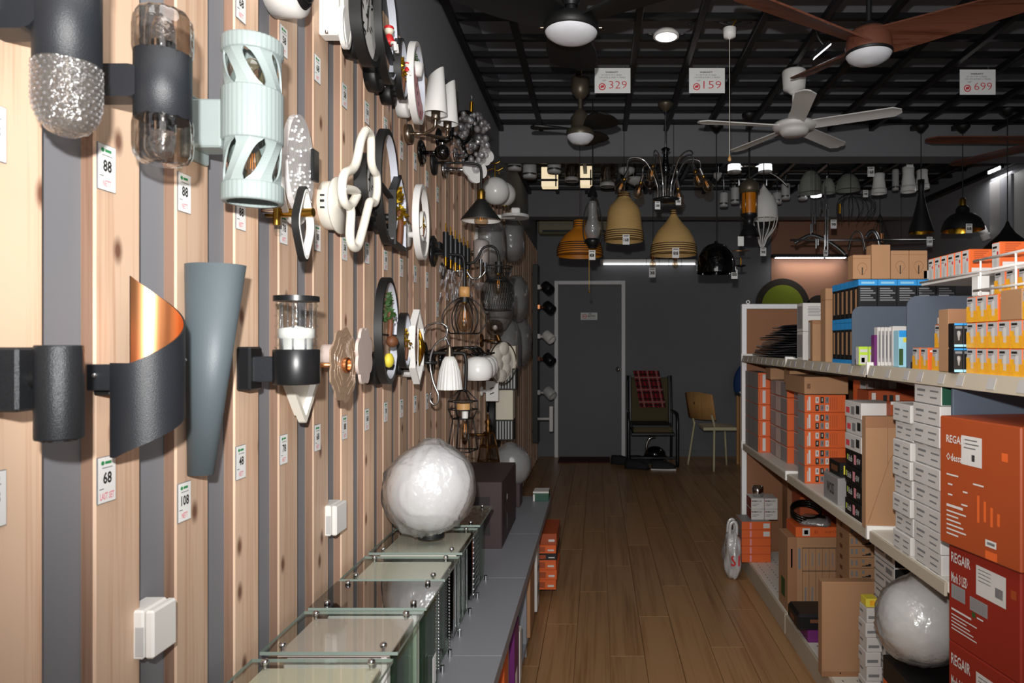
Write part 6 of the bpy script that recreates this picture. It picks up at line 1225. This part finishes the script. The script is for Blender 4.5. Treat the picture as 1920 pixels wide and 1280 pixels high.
carton('carton', 'open brown carton with shiny wrap in front of the white pair', 'box', (.93, 2.86, ZU), (.075, .06, .17), 'cardboard', prints=[('-y', 0, .9, 1, 1, 'cardboard_dark'), ('-x', .1, .05, .5, .95, 'box_white')])
carton('carton', 'tall brown carton left of the black and blue bulb boxes', 'box', (.915, 2.68, ZU), (.058, .06, .287), 'cardboard', prints=[('-y', .0, .84, 1, .85, 'kraft_edge'), ('-x', .0, .84, 1, .85, 'kraft_edge')])
# black and blue bulb boxes
BB = [('-y', 0, .86, 1, 1, 'box_blue'), ('-y', .15, .90, .85, .95, 'skyblue'), ('-x', 0, .84, 1, 1, 'box_blue'), ('-x', 0, 0, 1, .1, 'box_blue'), ('-x', .3, .22, .75, .78, 'cardboard')]+[('-y', .1, .5+.055*k, .9-.13*(k % 3), .53+.055*k, 'ink_gray') for k in range(6)]+[('-y', .15, .12, .4, .3, 'box_white'), ('-y', .5, .2, .85, .22, 'ink_gray'), ('-y', .5, .26, .85, .28, 'ink_gray')]
proto = {}
def rep(key, make, loc, label, group=None):
    if key not in proto: proto[key] = make(label); o = proto[key]; o.location = loc
    else: o = dup(proto[key], loc, label, group=group)
    return o
for tier in range(2):
    for k in range(5):
        rep('bb', lambda l: carton('bulb_box', l, 'box', (0, 0, 0), (.0655, .042, .145), 'box_black', prints=BB, group='black and blue bulb boxes'), (.925+.067*k, 2.355, ZU+.146*tier), f'black bulb box with blue band, {ORD[k]} from left in the front row, {("lower","upper")[tier]} tier')
    for k in range(1, 6): rep('bb', None, (.925, 2.355+.043*k, ZU+.146*tier), f'black bulb box with blue band, {ORD[k-1]} behind the front row corner, {("lower","upper")[tier]} tier')
ZT = ZU+.2925
def bulbpic(b, s, x, y): pass
for x, w_, h, lab in ((.888, .062, .083, 'short brown bulb carton with bulb outline, leftmost on top of the blue banded boxes'), (.953, .064, .118, 'tallest plain brown carton on top of the blue banded boxes'), (1.018, .062, .098, 'brown bulb carton with slot, third on top of the blue banded boxes'), (1.081, .062, .098, 'brown bulb carton with slot, rightmost on top of the blue banded boxes')):
    def ex(b, s, w_=w_, h=h):
        if h < .11:
            b.tube([V((s[0]*.27*math.cos(a)*(1 if math.sin(a) > -.3 else .7), -s[1]/2-.0005, h*.42+s[0]*.33*math.sin(a))) for a in [2*math.pi*i/20 for i in range(20)]], .0006, 'kraft_edge', 4, True); b.box((0, -s[1]/2-.0006, h*.33), (.003, .001, h*.3), 'ink')
            b.box((0, -s[1]/2-.0004, h*.86), (s[0], .0008, .001), 'kraft_edge')
    carton('bulb_carton', lab, 'box', (x+.018, 2.36, ZT), (w_, .05, h), 'cardboard', extra=ex, group='brown bulb cartons')
carton('carton', 'small white box with ring picture beside the brown bulb cartons', 'box', (1.15, 2.36, ZT), (.07, .05, .03), 'box_white', prints=[('-y', .3, .3, .9, .7, 'ink'), ('-y', .34, .38, .86, .62, 'box_white')])
# dividers
for d, x0, x1, zt, lab in ((2.315, .862, 1.10, 1.478, 'blue gray shelf divider panel with rounded corner, farther one'), (1.955, .885, 1.20, 1.488, 'blue gray shelf divider panel with rounded corner, nearer one')):
    pts = [(x0, 0), (x1, 0), (x1, zt-ZU)]+[(x0+.03-.03*math.sin(a), zt-ZU-.03+.03*math.cos(a)) for a in [math.pi/2*i/6 for i in range(7)]]
    m = MB().plate(pts, (V((0, d, ZU)), X_, Z_, -Y_), .004, 'divider'); o = m.build('shelf_divider', loc=((x0+x1)/2, d, ZU), label=lab, cat='divider', group='shelf dividers'); MB().box((x0+.03, d-.012, ZU+.01), (.04, .02, .02), 'box_black', .002).build('foot_clip', o)
# small goods between the dividers
for i in range(2): carton('bulb_box', f'tiny lime green bulb box with rating label, {("left","right")[i]} one', 'box', (.885+.0325*i, 2.283, ZU), (.031, .03, .062), 'lime', fm={'-x': 'box_white'}, prints=[('-y', .1, .06, .9, .55, 'box_white'), ('-y', .25, .15, .6, .4, 'flame'), ('-y', .1, .7, .9, .85, 'box_white')])
carton('carton', 'thin purple upright box left of the white slim boxes', 'box', (.898, 2.215, ZU), (.009, .03, .10), 'purple')
for i in range(4): rep('slim', lambda l: carton('slim_box', l, 'box', (0, 0, 0), (.0112, .03, .125), 'box_white', prints=[('-y', .2, .1, .8, .9, 'box_gray'), ('-y', .4, .2, .6, .8, 'ink_gray')], group='slim white boxes'), (.909+.0117*i, 2.215, ZU), f'slim white upright box, {ORD[i]} from left between the dividers')
carton('carton', 'wider white upright box right of the slim ones', 'box', (.977, 2.215, ZU), (.05, .03, .128), 'box_white', prints=[('-y', .2, .1, .8, .2, 'ink_gray')])
carton('bulb_box', 'light blue and green lamp pack with yellow spot', 'box', (.940, 2.10, ZU), (.042, .04, .112), 'skyblue', prints=[('-y', 0, .82, 1, 1, 'box_blue'), ('-y', .3, .68, .6, .8, 'yellow'), ('-y', .55, .05, 1, .5, 'box_black'), ('-y', 0, .05, .3, .5, 'leaf')])
# orange flame bulb boxes
FL = [('-x', 0, 0, 1, .45, 'flame'), ('-x', .0, .45, .35, .62, 'flame'), ('-x', .45, .2, .72, .75, 'box_white'), ('-x', .12, .82, .6, .9, 'ink'), ('-x', .12, .74, .5, .77, 'ink_gray'), ('-y', .55, .15, .95, .65, 'box_white'), ('-y', .62, .3, .8, .6, 'lime'), ('-y', .1, .8, .9, .88, 'box_white')]
fb = lambda l: carton('bulb_box', l, 'box', (0, 0, 0), (.05, .0425, .0605), 'orange', fm={'-x': 'box_silver', '+z': 'box_white'}, prints=FL, group='flame printed bulb boxes')
rn = ['bottom', 'middle', 'top']
for r in range(3):
    for k in range(8):
        if r == 2 and k in (3, 4): continue
        d = 1.628-.0435*k
        if d < 1.32: break
        rep('fb', fb, (XF+.032, d, ZU+.061*r), f'orange flame bulb box, {ORD[k]} from left in the {rn[r]} row of the nearest block')
carton('carton', 'brown carton sitting in the top row of flame boxes', 'box', (XF+.034, 1.476, ZU+.122), (.05, .078, .066), 'cardboard')
for i, (x, d, r) in enumerate(((.912, 1.90, 0), (.914, 1.857, 0), (.918, 1.80, 0), (.925, 1.80, 1))): rep('fb', fb, (x, d, ZU+.061*r), f'orange flame bulb box, {ORD[i]} of the small group beside the nearer divider')
carton('carton', 'flat brown box with shiny wrap on the small flame box group', 'box', (.935, 1.80, ZU+.122), (.05, .06, .02), 'cardboard', prints=[('-x', .1, .1, .9, .9, 'box_white')])
carton('carton', 'brown carton with flap line behind the black twin packs', 'box', (.905, 1.728, ZU), (.058, .05, .158), 'cardboard', prints=[('-y', 0, .72, 1, 1, 'cardboard_dark'), ('-y', 0, .715, 1, .725, 'kraft_edge')])
def tw(b, s):
    for q in (-.24, .24): b.lathe([(0,-.012),(.0022,-.012),(.0024,-.004),(.0045,.004),(.004,.010),(0,.012)], (s[0]*q*0, -s[1]/2-.0005, s[2]*.5), 'box_white', 10)
for r in range(2):
    for k in range(2): rep('tw', lambda l: carton('bulb_box', l, 'box', (0, 0, 0), (.0215, .03, .060), 'box_black', fm={'+z': 'box_blue'}, prints=[('-y', 0, .92, 1, 1, 'box_blue'), ('-y', 0, .04, 1, .14, 'skyblue'), ('-y', .1, .78, .9, .88, 'ink_gray')], extra=tw, group='black twin bulb packs'), (.877+.0225*k, 1.672, ZU+.061*r), f'small black bulb box with white bulb picture, {("left","right")[k]} one of the {("bottom","top")[r]} pair')
# wire rack with white and orange boxes above
t = thing('wire_rack', 'white wire rack carrying orange bulb boxes on the upper shelf', 'rack', (1.05, 1.7, ZU)); ZR = 1.525
for z, h, ye in ((ZR, .03, 1.97), (1.462, .02, 1.64)):
    MB().box((1.035, (1.34+ye)/2, z-.004), (.20, ye-1.34, .006), 'white', .001).build('rack_shelf', t)
    for zz_, yf in ((z+.002, ye), (z+h, 1.69)): MB().tube([(.932, 1.34, zz_), (.932, yf, zz_)], .0032, 'white', 6).build('wire_rail', t)
for y in (1.36, 1.52, 1.66): MB().tube([(.932, y, 1.462), (.932, y, ZR+.03)], .0028, 'white', 6).build('wire_post', t)
for x, y in ((1.13, 1.37), (1.13, 1.95)): MB().box((x, y, (ZU+ZR)/2), (.014, .014, ZR-ZU), 'white', .002).build('leg', t)
MB().box((.955, 1.70, 1.495), (.03, .035, .055), 'white', .004).build('corner_block', t)
OB = [('-x', .15, .78, .7, .86, 'ink'), ('-x', .15, .68, .5, .71, 'ink_gray'), ('-x', .68, .55, .85, .66, 'red'), ('-x', .3, .1, .65, .5, 'opal_dim'), ('-x', .42, .02, .54, .12, 'ink_gray')]+[('-y', .2, .9-.075*k, .8-.1*(k % 3), .925-.075*k, 'orange_deep') for k in range(7)]+[('-y', .1, .06, .9, .28, 'box_white')]
ob = lambda l: carton('bulb_box', l, 'box', (0, 0, 0), (.062, .033, .066), 'orange', fm={'-x': 'box_white', '+z': 'box_gray'}, prints=OB, group='orange and white bulb boxes')
for k in range(6): rep('ob', ob, (.972, 1.925-.036*k, ZR), f'white fronted orange bulb box, {ORD[k]} from left on the wire rack')
rep('ob', ob, (.975, 1.618, ZR), 'white fronted orange bulb box standing alone nearest on the wire rack')
for k in range(5): rep('fb', fb, (.968, 1.60-.046*k, 1.462), f'orange flame bulb box, {ORD[k]} from left on the lower tray of the wire rack')
# --- middle deck
GR = [('-x', .33, 0, .345, 1, 'ink_gray'), ('-x', .66, 0, .675, 1, 'ink_gray'), ('-y', .35, .1, .6, .9, 'box_white'), ('-y', .08, .1, .14, .9, 'orange_deep')]
for i in range(5): rep('oa', lambda l: carton('lamp_box', l, 'box', (0, 0, 0), (.068, .33, .0875), 'orange', fm={'-x': 'box_gray', '+z': 'box_gray'}, prints=GR, group='orange lamp boxes at the far end'), (.925, 3.945, ZM+.0885*i), f'gray sided orange lamp box at the far shelf end, {ORD[4-i]} from top')
for c in range(2):
    for i in range(5):
        rep('ob2', lambda l: carton('lamp_box', l, 'box', (0, 0, 0), (.10, .33, .081), 'orange', fm={'-x': 'box_gray', '+z': 'box_gray'}, prints=GR[:2]+[('-x', .34, .05, .65, .95, 'blush'), ('-x', 0, .92, 1, .97, 'box_white')], group='shrink wrapped lamp boxes'), (1.005+.03*c, 3.60-.345*c, ZM+.0825*i), f'shrink wrapped gray lamp box, {("farther","nearer")[c]} column behind the pictured stack, {ORD[4-i]} from top')
for c in range(2): carton('carton', f'brown carton with open flap above the wrapped lamp boxes, {("farther","nearer")[c]} one', 'box', (.97, 3.64-.36*c, ZM+.4135), (.12, .1, .06), 'cardboard')
PC = [('-x', .33, 0, .345, 1, 'ink_gray'), ('-x', .66, 0, .675, 1, 'ink_gray'), ('-y', .09, .12, .14, .9, 'box_white'), ('-y', .06, .1, .075, .7, 'box_white')]+[('-y', .26+.12*a, .08+.45*b_, .34+.12*a, .43+.45*b_, ('ink', 'box_white', 'ink_gray')[(a*2+b_) % 3]) for a in range(3) for b_ in range(2)]+[('-y', .29+.12*a, .18+.45*b_, .315+.12*a, .36+.45*b_, ('box_white', 'ink', 'ink')[(a*2+b_) % 3]) for a in range(3) for b_ in range(2)]+[('-y', .62+.05*k, .15, .632+.05*k, .85, 'orange_deep') for k in range(4)]
for i in range(5): rep('oc', lambda l: carton('lamp_box', l, 'box', (0, 0, 0), (.178, .1, .0755), 'orange', fm={'-x': 'box_gray', '+z': 'box_gray'}, prints=PC, group='pictured orange lamp boxes'), (.982, 2.99, ZM+.0765*i), f'orange lamp box with six small pictures on its front, {ORD[4-i]} from top')
carton('carton', 'long brown cardboard tray on top of the pictured orange boxes', 'box', (.99, 3.10, ZM+.3835), (.19, .3, .075), 'cardboard', prints=[('-y', .05, .3, .14, .62, 'cardboard_dark'), ('-y', .06, .34, .13, .58, 'X5', 'ink')])
for k in range(4): rep('og', lambda l: carton('lamp_box', l, 'box', (0, 0, 0), (.028, .06, .08), 'box_gray', fm={'-x': 'orange'}, prints=[('-y', .2, .1, .7, .5, 'ink_gray')], group='slim gray lamp boxes'), (1.04+.03*k, 2.905, ZM+.3835), f'slim gray lamp box with orange side, {ORD[k]} from left above the pictured boxes') if False else None
for k in range(4): carton('lamp_box', f'slim gray lamp box with orange side, {ORD[k]} from left right of the pictured stack', 'box', (1.10+.03*k, 2.86, ZM), (.028, .08, .45), 'box_gray', fm={'-x': 'orange'}, prints=[('-y', .2, .86, .7, .9, 'ink_gray')], group='slim gray lamp boxes')
carton('carton', 'wide orange box with dark pictures deep in the shelf', 'box', (1.16, 2.70, ZM), (.22, .12, .42), 'orange_deep', prints=[('-y', .05, .86, .12, .98, 'box_white'), ('-y', .25, .86, .32, .96, 'ink'), ('-y', .36, .86, .43, .96, 'ink'), ('-y', .47, .86, .54, .96, 'box_white')])
carton('carton', 'gray box lettered WOSS lying on the middle shelf', 'box', (.95, 2.62, ZM), (.11, .16, .10), 'box_gray', prints=[('-x', .25, .3, .75, .72, 'WOSS', 'ink')])
carton('carton', 'small black box with yellow print on the gray lettered box', 'box', (.955, 2.62, ZM+.1), (.09, .12, .055), 'box_black', prints=[('-y', .15, .2, .3, .8, 'yellow'), ('-y', .55, .2, .85, .7, 'box_white'), ('-y', .6, .3, .75, .5, 'lime'), ('-x', .2, .3, .8, .7, 'brown')])
for i in range(7):
    wht = i > 3
    carton('bulb_box', (f'white bulb carton with red print, {ORD[6-i]} from top of the black and white stack' if wht else f'black bulb carton with white lettering, {ORD[6-i]} from top of the black and white stack'), 'box', (.945+.004*(i % 2), 2.365, ZM+.0575*i), (.12, .15, .0565), 'box_white' if wht else 'box_black', fm=None, group='black and white bulb cartons',
      prints=[('-x', .08, .25, .3, .6, 'ink_red'), ('-x', .4, .2, .6, .7, 'ink_gray'), ('-x', .7, .3, .9, .8, 'ink')] if wht else [('-x', .08, .35, .14, .7, 'lime'), ('-x', .18, .3, .42, .68, 'Bulb', 'box_white'), ('-x', .5, .2, .64, .8, 'pink'), ('-x', .68, .3, .9, .65, '45W', 'box_white')])
def crease(b, s):
    b.tube([(-s[0]*.45, -s[1]/2-.0002, s[2]*.05), (s[0]*.05, -s[1]/2-.0004, s[2]*.6), (s[0]*.45, -s[1]/2-.0004, s[2]*.85)], .0012, 'cardboard_dark', 4); b.tube([(s[0]*.02, -s[1]/2-.0004, s[2]*.55), (s[0]*.02, -s[1]/2-.0004, s[2]*.99)], .001, 'cardboard_dark', 4)
carton('carton', 'creased brown cardboard box standing on edge in front of the black cartons', 'box', (.94, 2.235, ZM), (.135, .035, .365), 'cardboard', prints=[('-y', 0, .9, 1, 1, 'cardboard_dark')], extra=crease)
carton('carton', 'orange box end showing above the creased cardboard', 'box', (1.03, 2.275, ZM), (.12, .035, .41), 'orange_deep', prints=[('-y', .55, .9, .75, .97, 'box_white'), ('-y', 0, .975, 1, 1, 'box_white')])
WB = [('-x', .12, .6, .42, .72, 'ink_gray'), ('-x', .12, .35, .35, .42, 'ink_gray'), ('-x', .6, .62, .9, .7, 'ink_gray'), ('-x', .6, .3, .85, .38, 'ink_gray'), ('-x', .08, .0, .42, .035, 'ink_gray'), ('-x', .58, .0, .92, .035, 'ink_gray')]
random.seed(8)
for i in range(8): rep('w1', lambda l: carton('lamp_box', l, 'box', (0, 0, 0), (.14, .115, .052), 'box_white', prints=WB, group='white lamp boxes, left stack'), (.958+random.uniform(-.006,.004), 1.985, ZM+.0535*i), f'white printed lamp box in the left white stack, {ORD[7-i]} from top')
for i in range(9): rep('w2', lambda l: carton('lamp_box', l, 'box', (0, 0, 0), (.15, .15, .0535), 'box_white', prints=WB, group='white lamp boxes, right stack'), (.962+random.uniform(-.006,.004), 1.835, ZM+.055*i), f'white printed lamp box in the right white stack, {ORD[8-i]} from top') if i < 8 else carton('lamp_box', 'white lamp box with dark green end, topmost of the right stack', 'box', (.962, 1.835, ZM+.055*i), (.15, .15, .0535), 'box_white', fm={'-y': 'box_green'}, prints=WB+[('-y', .28, .2, .34, .35, 'box_white'), ('-y', .28, .6, .34, .75, 'box_white')])
# --- big fan cartons in the near bay, turned a little
RZ = math.asin(.2)
def lines(x0, y0, n, L_=.3, m='box_white', dy=.035, h=.012): return [('-x', x0, y0-dy*k, x0+L_*(1-.13*((k*7) % 4)), y0-dy*k+h, m) for k in range(n)]
carton('fan_carton', 'large faded orange fan carton with torn white sticker, topmost near right edge', 'box', (1.004, 1.57, .872), (.30, .245, .305), 'orange_deep', rz=RZ, bev=.003, prints=[('-x', .10, .80, .36, .86, 'REGAIR', 'box_white'), ('-x', .10, .66, .40, .72, 'Odessa 15', 'box_white'), ('-x', .30, .655, .56, .875, 'box_white'), ('-x', .43, .69, .47, .74, 'ink'), ('-x', .79, .74, .86, .80, 'orange'), ('-x', .60, .10, .73, .15, 'box_white'), ('-x', .62, .115, .71, .135, 'ink_gray'), ('-x', .60, .01, .74, .07, 'orange')]+lines(.10, .545, 1, .16)+lines(.12, .47, 1, .06)+lines(.32, .44, 1, .06)+lines(.12, .39, 1, .06)+lines(.30, .34, 1, .08)+lines(.10, .30, 1, .22, h=.02)+lines(.10, .26, 6, .26)+lines(.45, .52, 1, .13)+[('-x', .50+.08*k, .25+.02*(k % 2), .53+.08*k, .45-.03*k, 'orange') for k in range(4)]+[('-x', .33, .81, .52, .82, 'ink_gray'), ('-x', .33, .84, .5, .85, 'ink_gray'), ('-x', .33, .78, .48, .79, 'ink_gray')])
for i, (z0, h, w2) in enumerate(((.629, .2425, 'upper'), (.362, .2665, 'middle'), (.0952, .2665, 'lower'))):
    carton('fan_carton', f'deep red fan carton with white lettering, {w2} of three under the orange one', 'box', (1.015, 1.575, z0), (.28, .235, h), 'red_box', rz=RZ*.7, bev=.003, group='red fan cartons', prints=[('-x', .05, .80, .34, .90, 'REGAIR', 'box_white'), ('-x', .05, .60, .30, .70, 'Mark 3 LED', 'box_white'), ('-x', .05, .44, .26, .58, 'box_gray'), ('-x', .33, .42, .58, .55, 'box_gray'), ('-x', .42, .60, .82, .88, 'box_white'), ('-x', .68, .66, .78, .75, 'ink_gray'), ('-x', .36, .36, .41, .41, 'leaf'), ('-x', .43, .37, .52, .385, 'box_white'), ('-x', .88, .72, .95, .80, 'orange_deep')]+lines(.05, .32, 1, .3, h=.02)+lines(.05, .27, 5, .38)+[('-x', .07+.02*k, .45, .075+.02*k, .57, 'ink_gray') for k in range(9)]+[('-x', .35+.02*k, .43, .355+.02*k, .54, 'ink_gray') for k in range(11)]+[('-x', .45, .84-.035*k, .62, .848-.035*k, 'ink_gray') for k in range(4)])
carton('carton', 'plain white carton at the right edge beside the fan cartons', 'box', (1.05, 1.34, ZD), (.24, .12, .80), 'box_white')
m = MB().box((1.0, 1.705, 1.19), (.23, .006, .10), 'divider', .002); 
carton('carton', 'blue gray flat panel box lying on the right white stack side', 'box', (1.0, 1.705, ZM), (.23, .012, .49), 'divider', bev=.003)
# --- base deck
for i in range(5): carton('lamp_box', f'orange lamp box in the low far corner stack, {ORD[4-i]} from top', 'box', (.914, 4.01, ZD+.047*i), (.168, .17, .046), 'orange', fm={'-x': 'box_gray', '+z': 'box_gray'}, group='low orange stack', prints=[('-y', .28, .1, .34, .9, 'pink')]+([('-y', .74, .2, .96, .8, 'box_white')] if i > 2 else []))
for i in range(2):
    for k in range(2): carton('lamp_box', f'white lamp box with red side lettered BIMACO, {("lower","upper")[i]} {("left","right")[k]} one on the low orange stack', 'box', (.932+.078*k, 4.03, ZD+.235+.0625*i), (.076, .13, .0615), 'box_white', fm={'-x': 'red_box'}, group='white lamp boxes in the low far corner', prints=[('-y', .08, .68, .8, .84, 'BIMACO', 'ink'), ('-y', .08, .45, .6, .5, 'ink_gray'), ('-y', .08, .3, .4, .35, 'ink_gray'), ('-y', .02, .7, .07, .82, 'red')])
MB().lathe([(0,0),(.03,0),(.034,.03),(.032,.06),(.028,.06),(.026,.01),(0,.01)], (.945, 4.02, ZD+.36), 'chrome', 24).build('metal_cup', loc=(.945, 4.02, ZD+.36), label='shiny metal lamp cup on the white lamp boxes', cat='lamp part')
carton('carton', 'brown carton in the low far corner against the end panel', 'box', (1.20, 4.08, ZD), (.16, .11, .56), 'cardboard_dark')
t = thing('plastic_bag', 'white plastic carrier bag with red lettering on the floor at the shelf end', 'bag', (.78, 3.95, 0)); m = MB(); n, k = 40, 22; vs = []; fs = []
for j in range(k+1):
    th = math.pi*j/k
    for i in range(n):
        a = 2*math.pi*i/n; f = 1+.09*math.sin(3*a+4*th)+.06*math.sin(7*a-3*th)+.04*math.sin(13*a+6*th)
        zb = -math.cos(th); vs.append((.78+.05*f*math.sin(th)**.6*math.cos(a), 3.95+.10*f*math.sin(th)**.6*math.sin(a), max(.001, .135+.135*zb*(1+.05*math.sin(4*a)))))
for j in range(k):
    for i in range(n): q = (i+1) % n; fs.append((j*n+i, j*n+q, (j+1)*n+q, (j+1)*n+i))
m.add(vs, fs, 'bag_plastic', True).build('bag_body', t)
for q in (-.03, .03): MB().tube(spl([V((.76, 3.95+q, .25)), V((.765, 3.95+q, .31)), V((.785, 3.95+q, .33)), V((.80, 3.95+q, .31)), V((.80, 3.95+q, .25))], 5), .006, 'bag_plastic', 6, flat=(1.6, .5)).build('handle', t)
m = MB(); m.text('S1', (.752, 3.842, .10), X_, Z_, .05, .06, 'red', .02); m.build('lettering', t)
c = (1.01, 3.27, ZD); PT = [('-y', .28+.13*k, .0, .285+.13*k, .86, 'ink') for k in range(6)]+[('-y', .28, .855, .96, .865, 'ink'), ('-y', .28, .55, .96, .56, 'ink')]+[('-y', .34+.13*k, .62, .36+.13*k, .80, 'ink_gray') for k in range(5)]+[('-y', .33+.13*k, .1+.05*(k % 2), .36+.13*k, .34, 'ink_gray') for k in range(5)]+[('-y', .0, .0, .18, 1, 'cardboard_dark'), ('-y', .06, .6, .09, .85, 'ink_gray'), ('-y', .2, .58, .25, .86, 'ink_gray'), ('-x', .3, .15, .7, .4, 'leaf')]
carton('carton', 'large brown carton printed with a ruled table on the base shelf', 'box', c, (.24, .16, .352), 'cardboard', prints=PT)
carton('lamp_box', 'flat orange box with upside down lettering on the ruled carton', 'box', (1.03, 3.27, ZD+.3525), (.205, .16, .048), 'orange', prints=[('-y', .15, .15, .32, .88, 'box_white'), ('-y', .19, .3, .28, .7, 'ink'), ('-y', .42, .35, .50, .7, '81', 'orange_deep'), ('-y', .66, .35, .92, .7, 'siqrO', 'orange_deep')])
carton('lamp_box', 'orange box deeper behind the cable coil', 'box', (1.09, 3.44, ZD), (.18, .14, .50), 'orange_deep')
t = thing('cable_coil', 'coil of dark cable with black plug in a clear bag on the orange box', 'cable', (1.0, 3.27, ZD+.4008))
for k in range(3): MB().tube([V((1.0+.07*math.cos(a), 3.27+.05*math.sin(a), ZD+.42+.012*k+.03*math.sin(a)+.02)) for a in [2*math.pi*i/32 for i in range(32)]], .006, 'gloss_black', 8, True).build('cable_turn', t)
MB().sphere((1.06, 3.24, ZD+.425), .022, 'gloss_black', 16, (1.2, 1, 1)).build('plug', t); MB().lathe([(0,0),(.075,0),(.08,.01),(.06,.03),(0,.035)], (1.04, 3.26, ZD+.402), 'wrap', 20, wav=lambda a, h: 1+.15*math.sin(4*a)).build('clear_bag', t)
SC_ = [('-y', .05, .3, .12, .8, 'ink_gray'), ('-y', .2, .3, .27, .8, 'ink_gray'), ('-y', .42, .55, .5, .85, 'ink_gray'), ('-y', .42, .2, .72, .27, 'ink'), ('-y', .54, .27, .72, .36, 'ink'), ('-y', .63, .36, .72, .44, 'ink'), ('-x', .3, .3, .5, .7, 'brown')]
for i in range(12): rep('kc', lambda l: carton('carton', l, 'box', (0, 0, 0), (.125, .16, .0445), 'cardboard', prints=SC_, group='kraft cartons with wedge print'), (1.115, 2.93, ZD+.0455*i), f'brown kraft carton with black wedge print, {ORD[11-i]} from top of its stack')
for i in range(11): rep('wl', lambda l: carton('lamp_box', l, 'box', (0, 0, 0), (.13, .17, .047), 'box_white', fm={'-y': 'box_black'}, prints=[('-x', .1, .5, .5, .65, 'ink_gray'), ('-x', .6, .3, .9, .7, 'ink_gray'), ('-x', .0, .94, 1, 1, 'ink')], group='white lamp boxes behind the low globe'), (1.085, 2.43, ZD+.0485*i), f'white lamp box with black end behind the low globe, {ORD[10-i]} from top')
for i in range(6): carton('lamp_box', f'white lamp box in the short stack between cardboard sheet and globe, {ORD[5-i]} from top', 'box', (.985+.004*(i % 2), 2.47, ZD+.052*i), (.055, .07, .051), 'box_white', group='short white stack by the low globe', prints=[('-x', .1, .5, .5, .65, 'ink_gray'), ('-y', .1, .3, .8, .5, 'ink_gray')])
carton('carton', 'small yellow box on the short white stack beside the low globe', 'box', (.985, 2.47, ZD+.3125), (.045, .05, .03), 'yellow', prints=[('-y', .3, .2, .7, .8, 'flame')])
carton('carton', 'tall plain brown cardboard box standing at the base shelf front', 'box', (.948, 2.60, ZD), (.2, .045, .358), 'cardboard', prints=[('-y', 0, .0, 1, .055, 'cardboard_dark'), ('-y', .34, .03, .36, .045, 'ink_gray'), ('-y', .85, .03, .87, .045, 'ink_gray')])
carton('carton', 'purple box with white label under the black tool case', 'box', (.95, 2.93, ZD), (.13, .12, .052), 'purple', prints=[('-y', .4, .1, .8, .8, 'box_white'), ('-y', .5, .3, .6, .6, 'ink')])
carton('tool_case', 'black tool case with yellow mark lying on the purple box', 'tool case', (.925, 2.94, ZD+.0525), (.17, .16, .07), 'box_black', bev=.012, prints=[('-y', .65, .4, .95, .8, 'yellow'), ('-y', .3, .5, .5, .7, 'brown'), ('-x', .3, .3, .7, .6, 'brown')])
for i, (h, mm, lab) in enumerate(((.10, 'red_box', 'red box low under the globe'), (.08, 'orange', 'orange box between red and black boxes under the globe'), (.075, 'box_black', 'black box with blue top carrying the low globe'))): carton('carton', lab, 'box', (1.02, 2.10, ZD+(0, .1005, .181)[i]), (.2, .2, h), mm, prints=[('-y', .1, .2, .6, .5, 'box_blue' if i == 2 else 'box_white')])
wrapped_globe((1.0, 2.10, ZD+.257+.152), .131, 'large white globe lamp in clear plastic low on the right shelf', 'wrap', 'opal', False, 9)
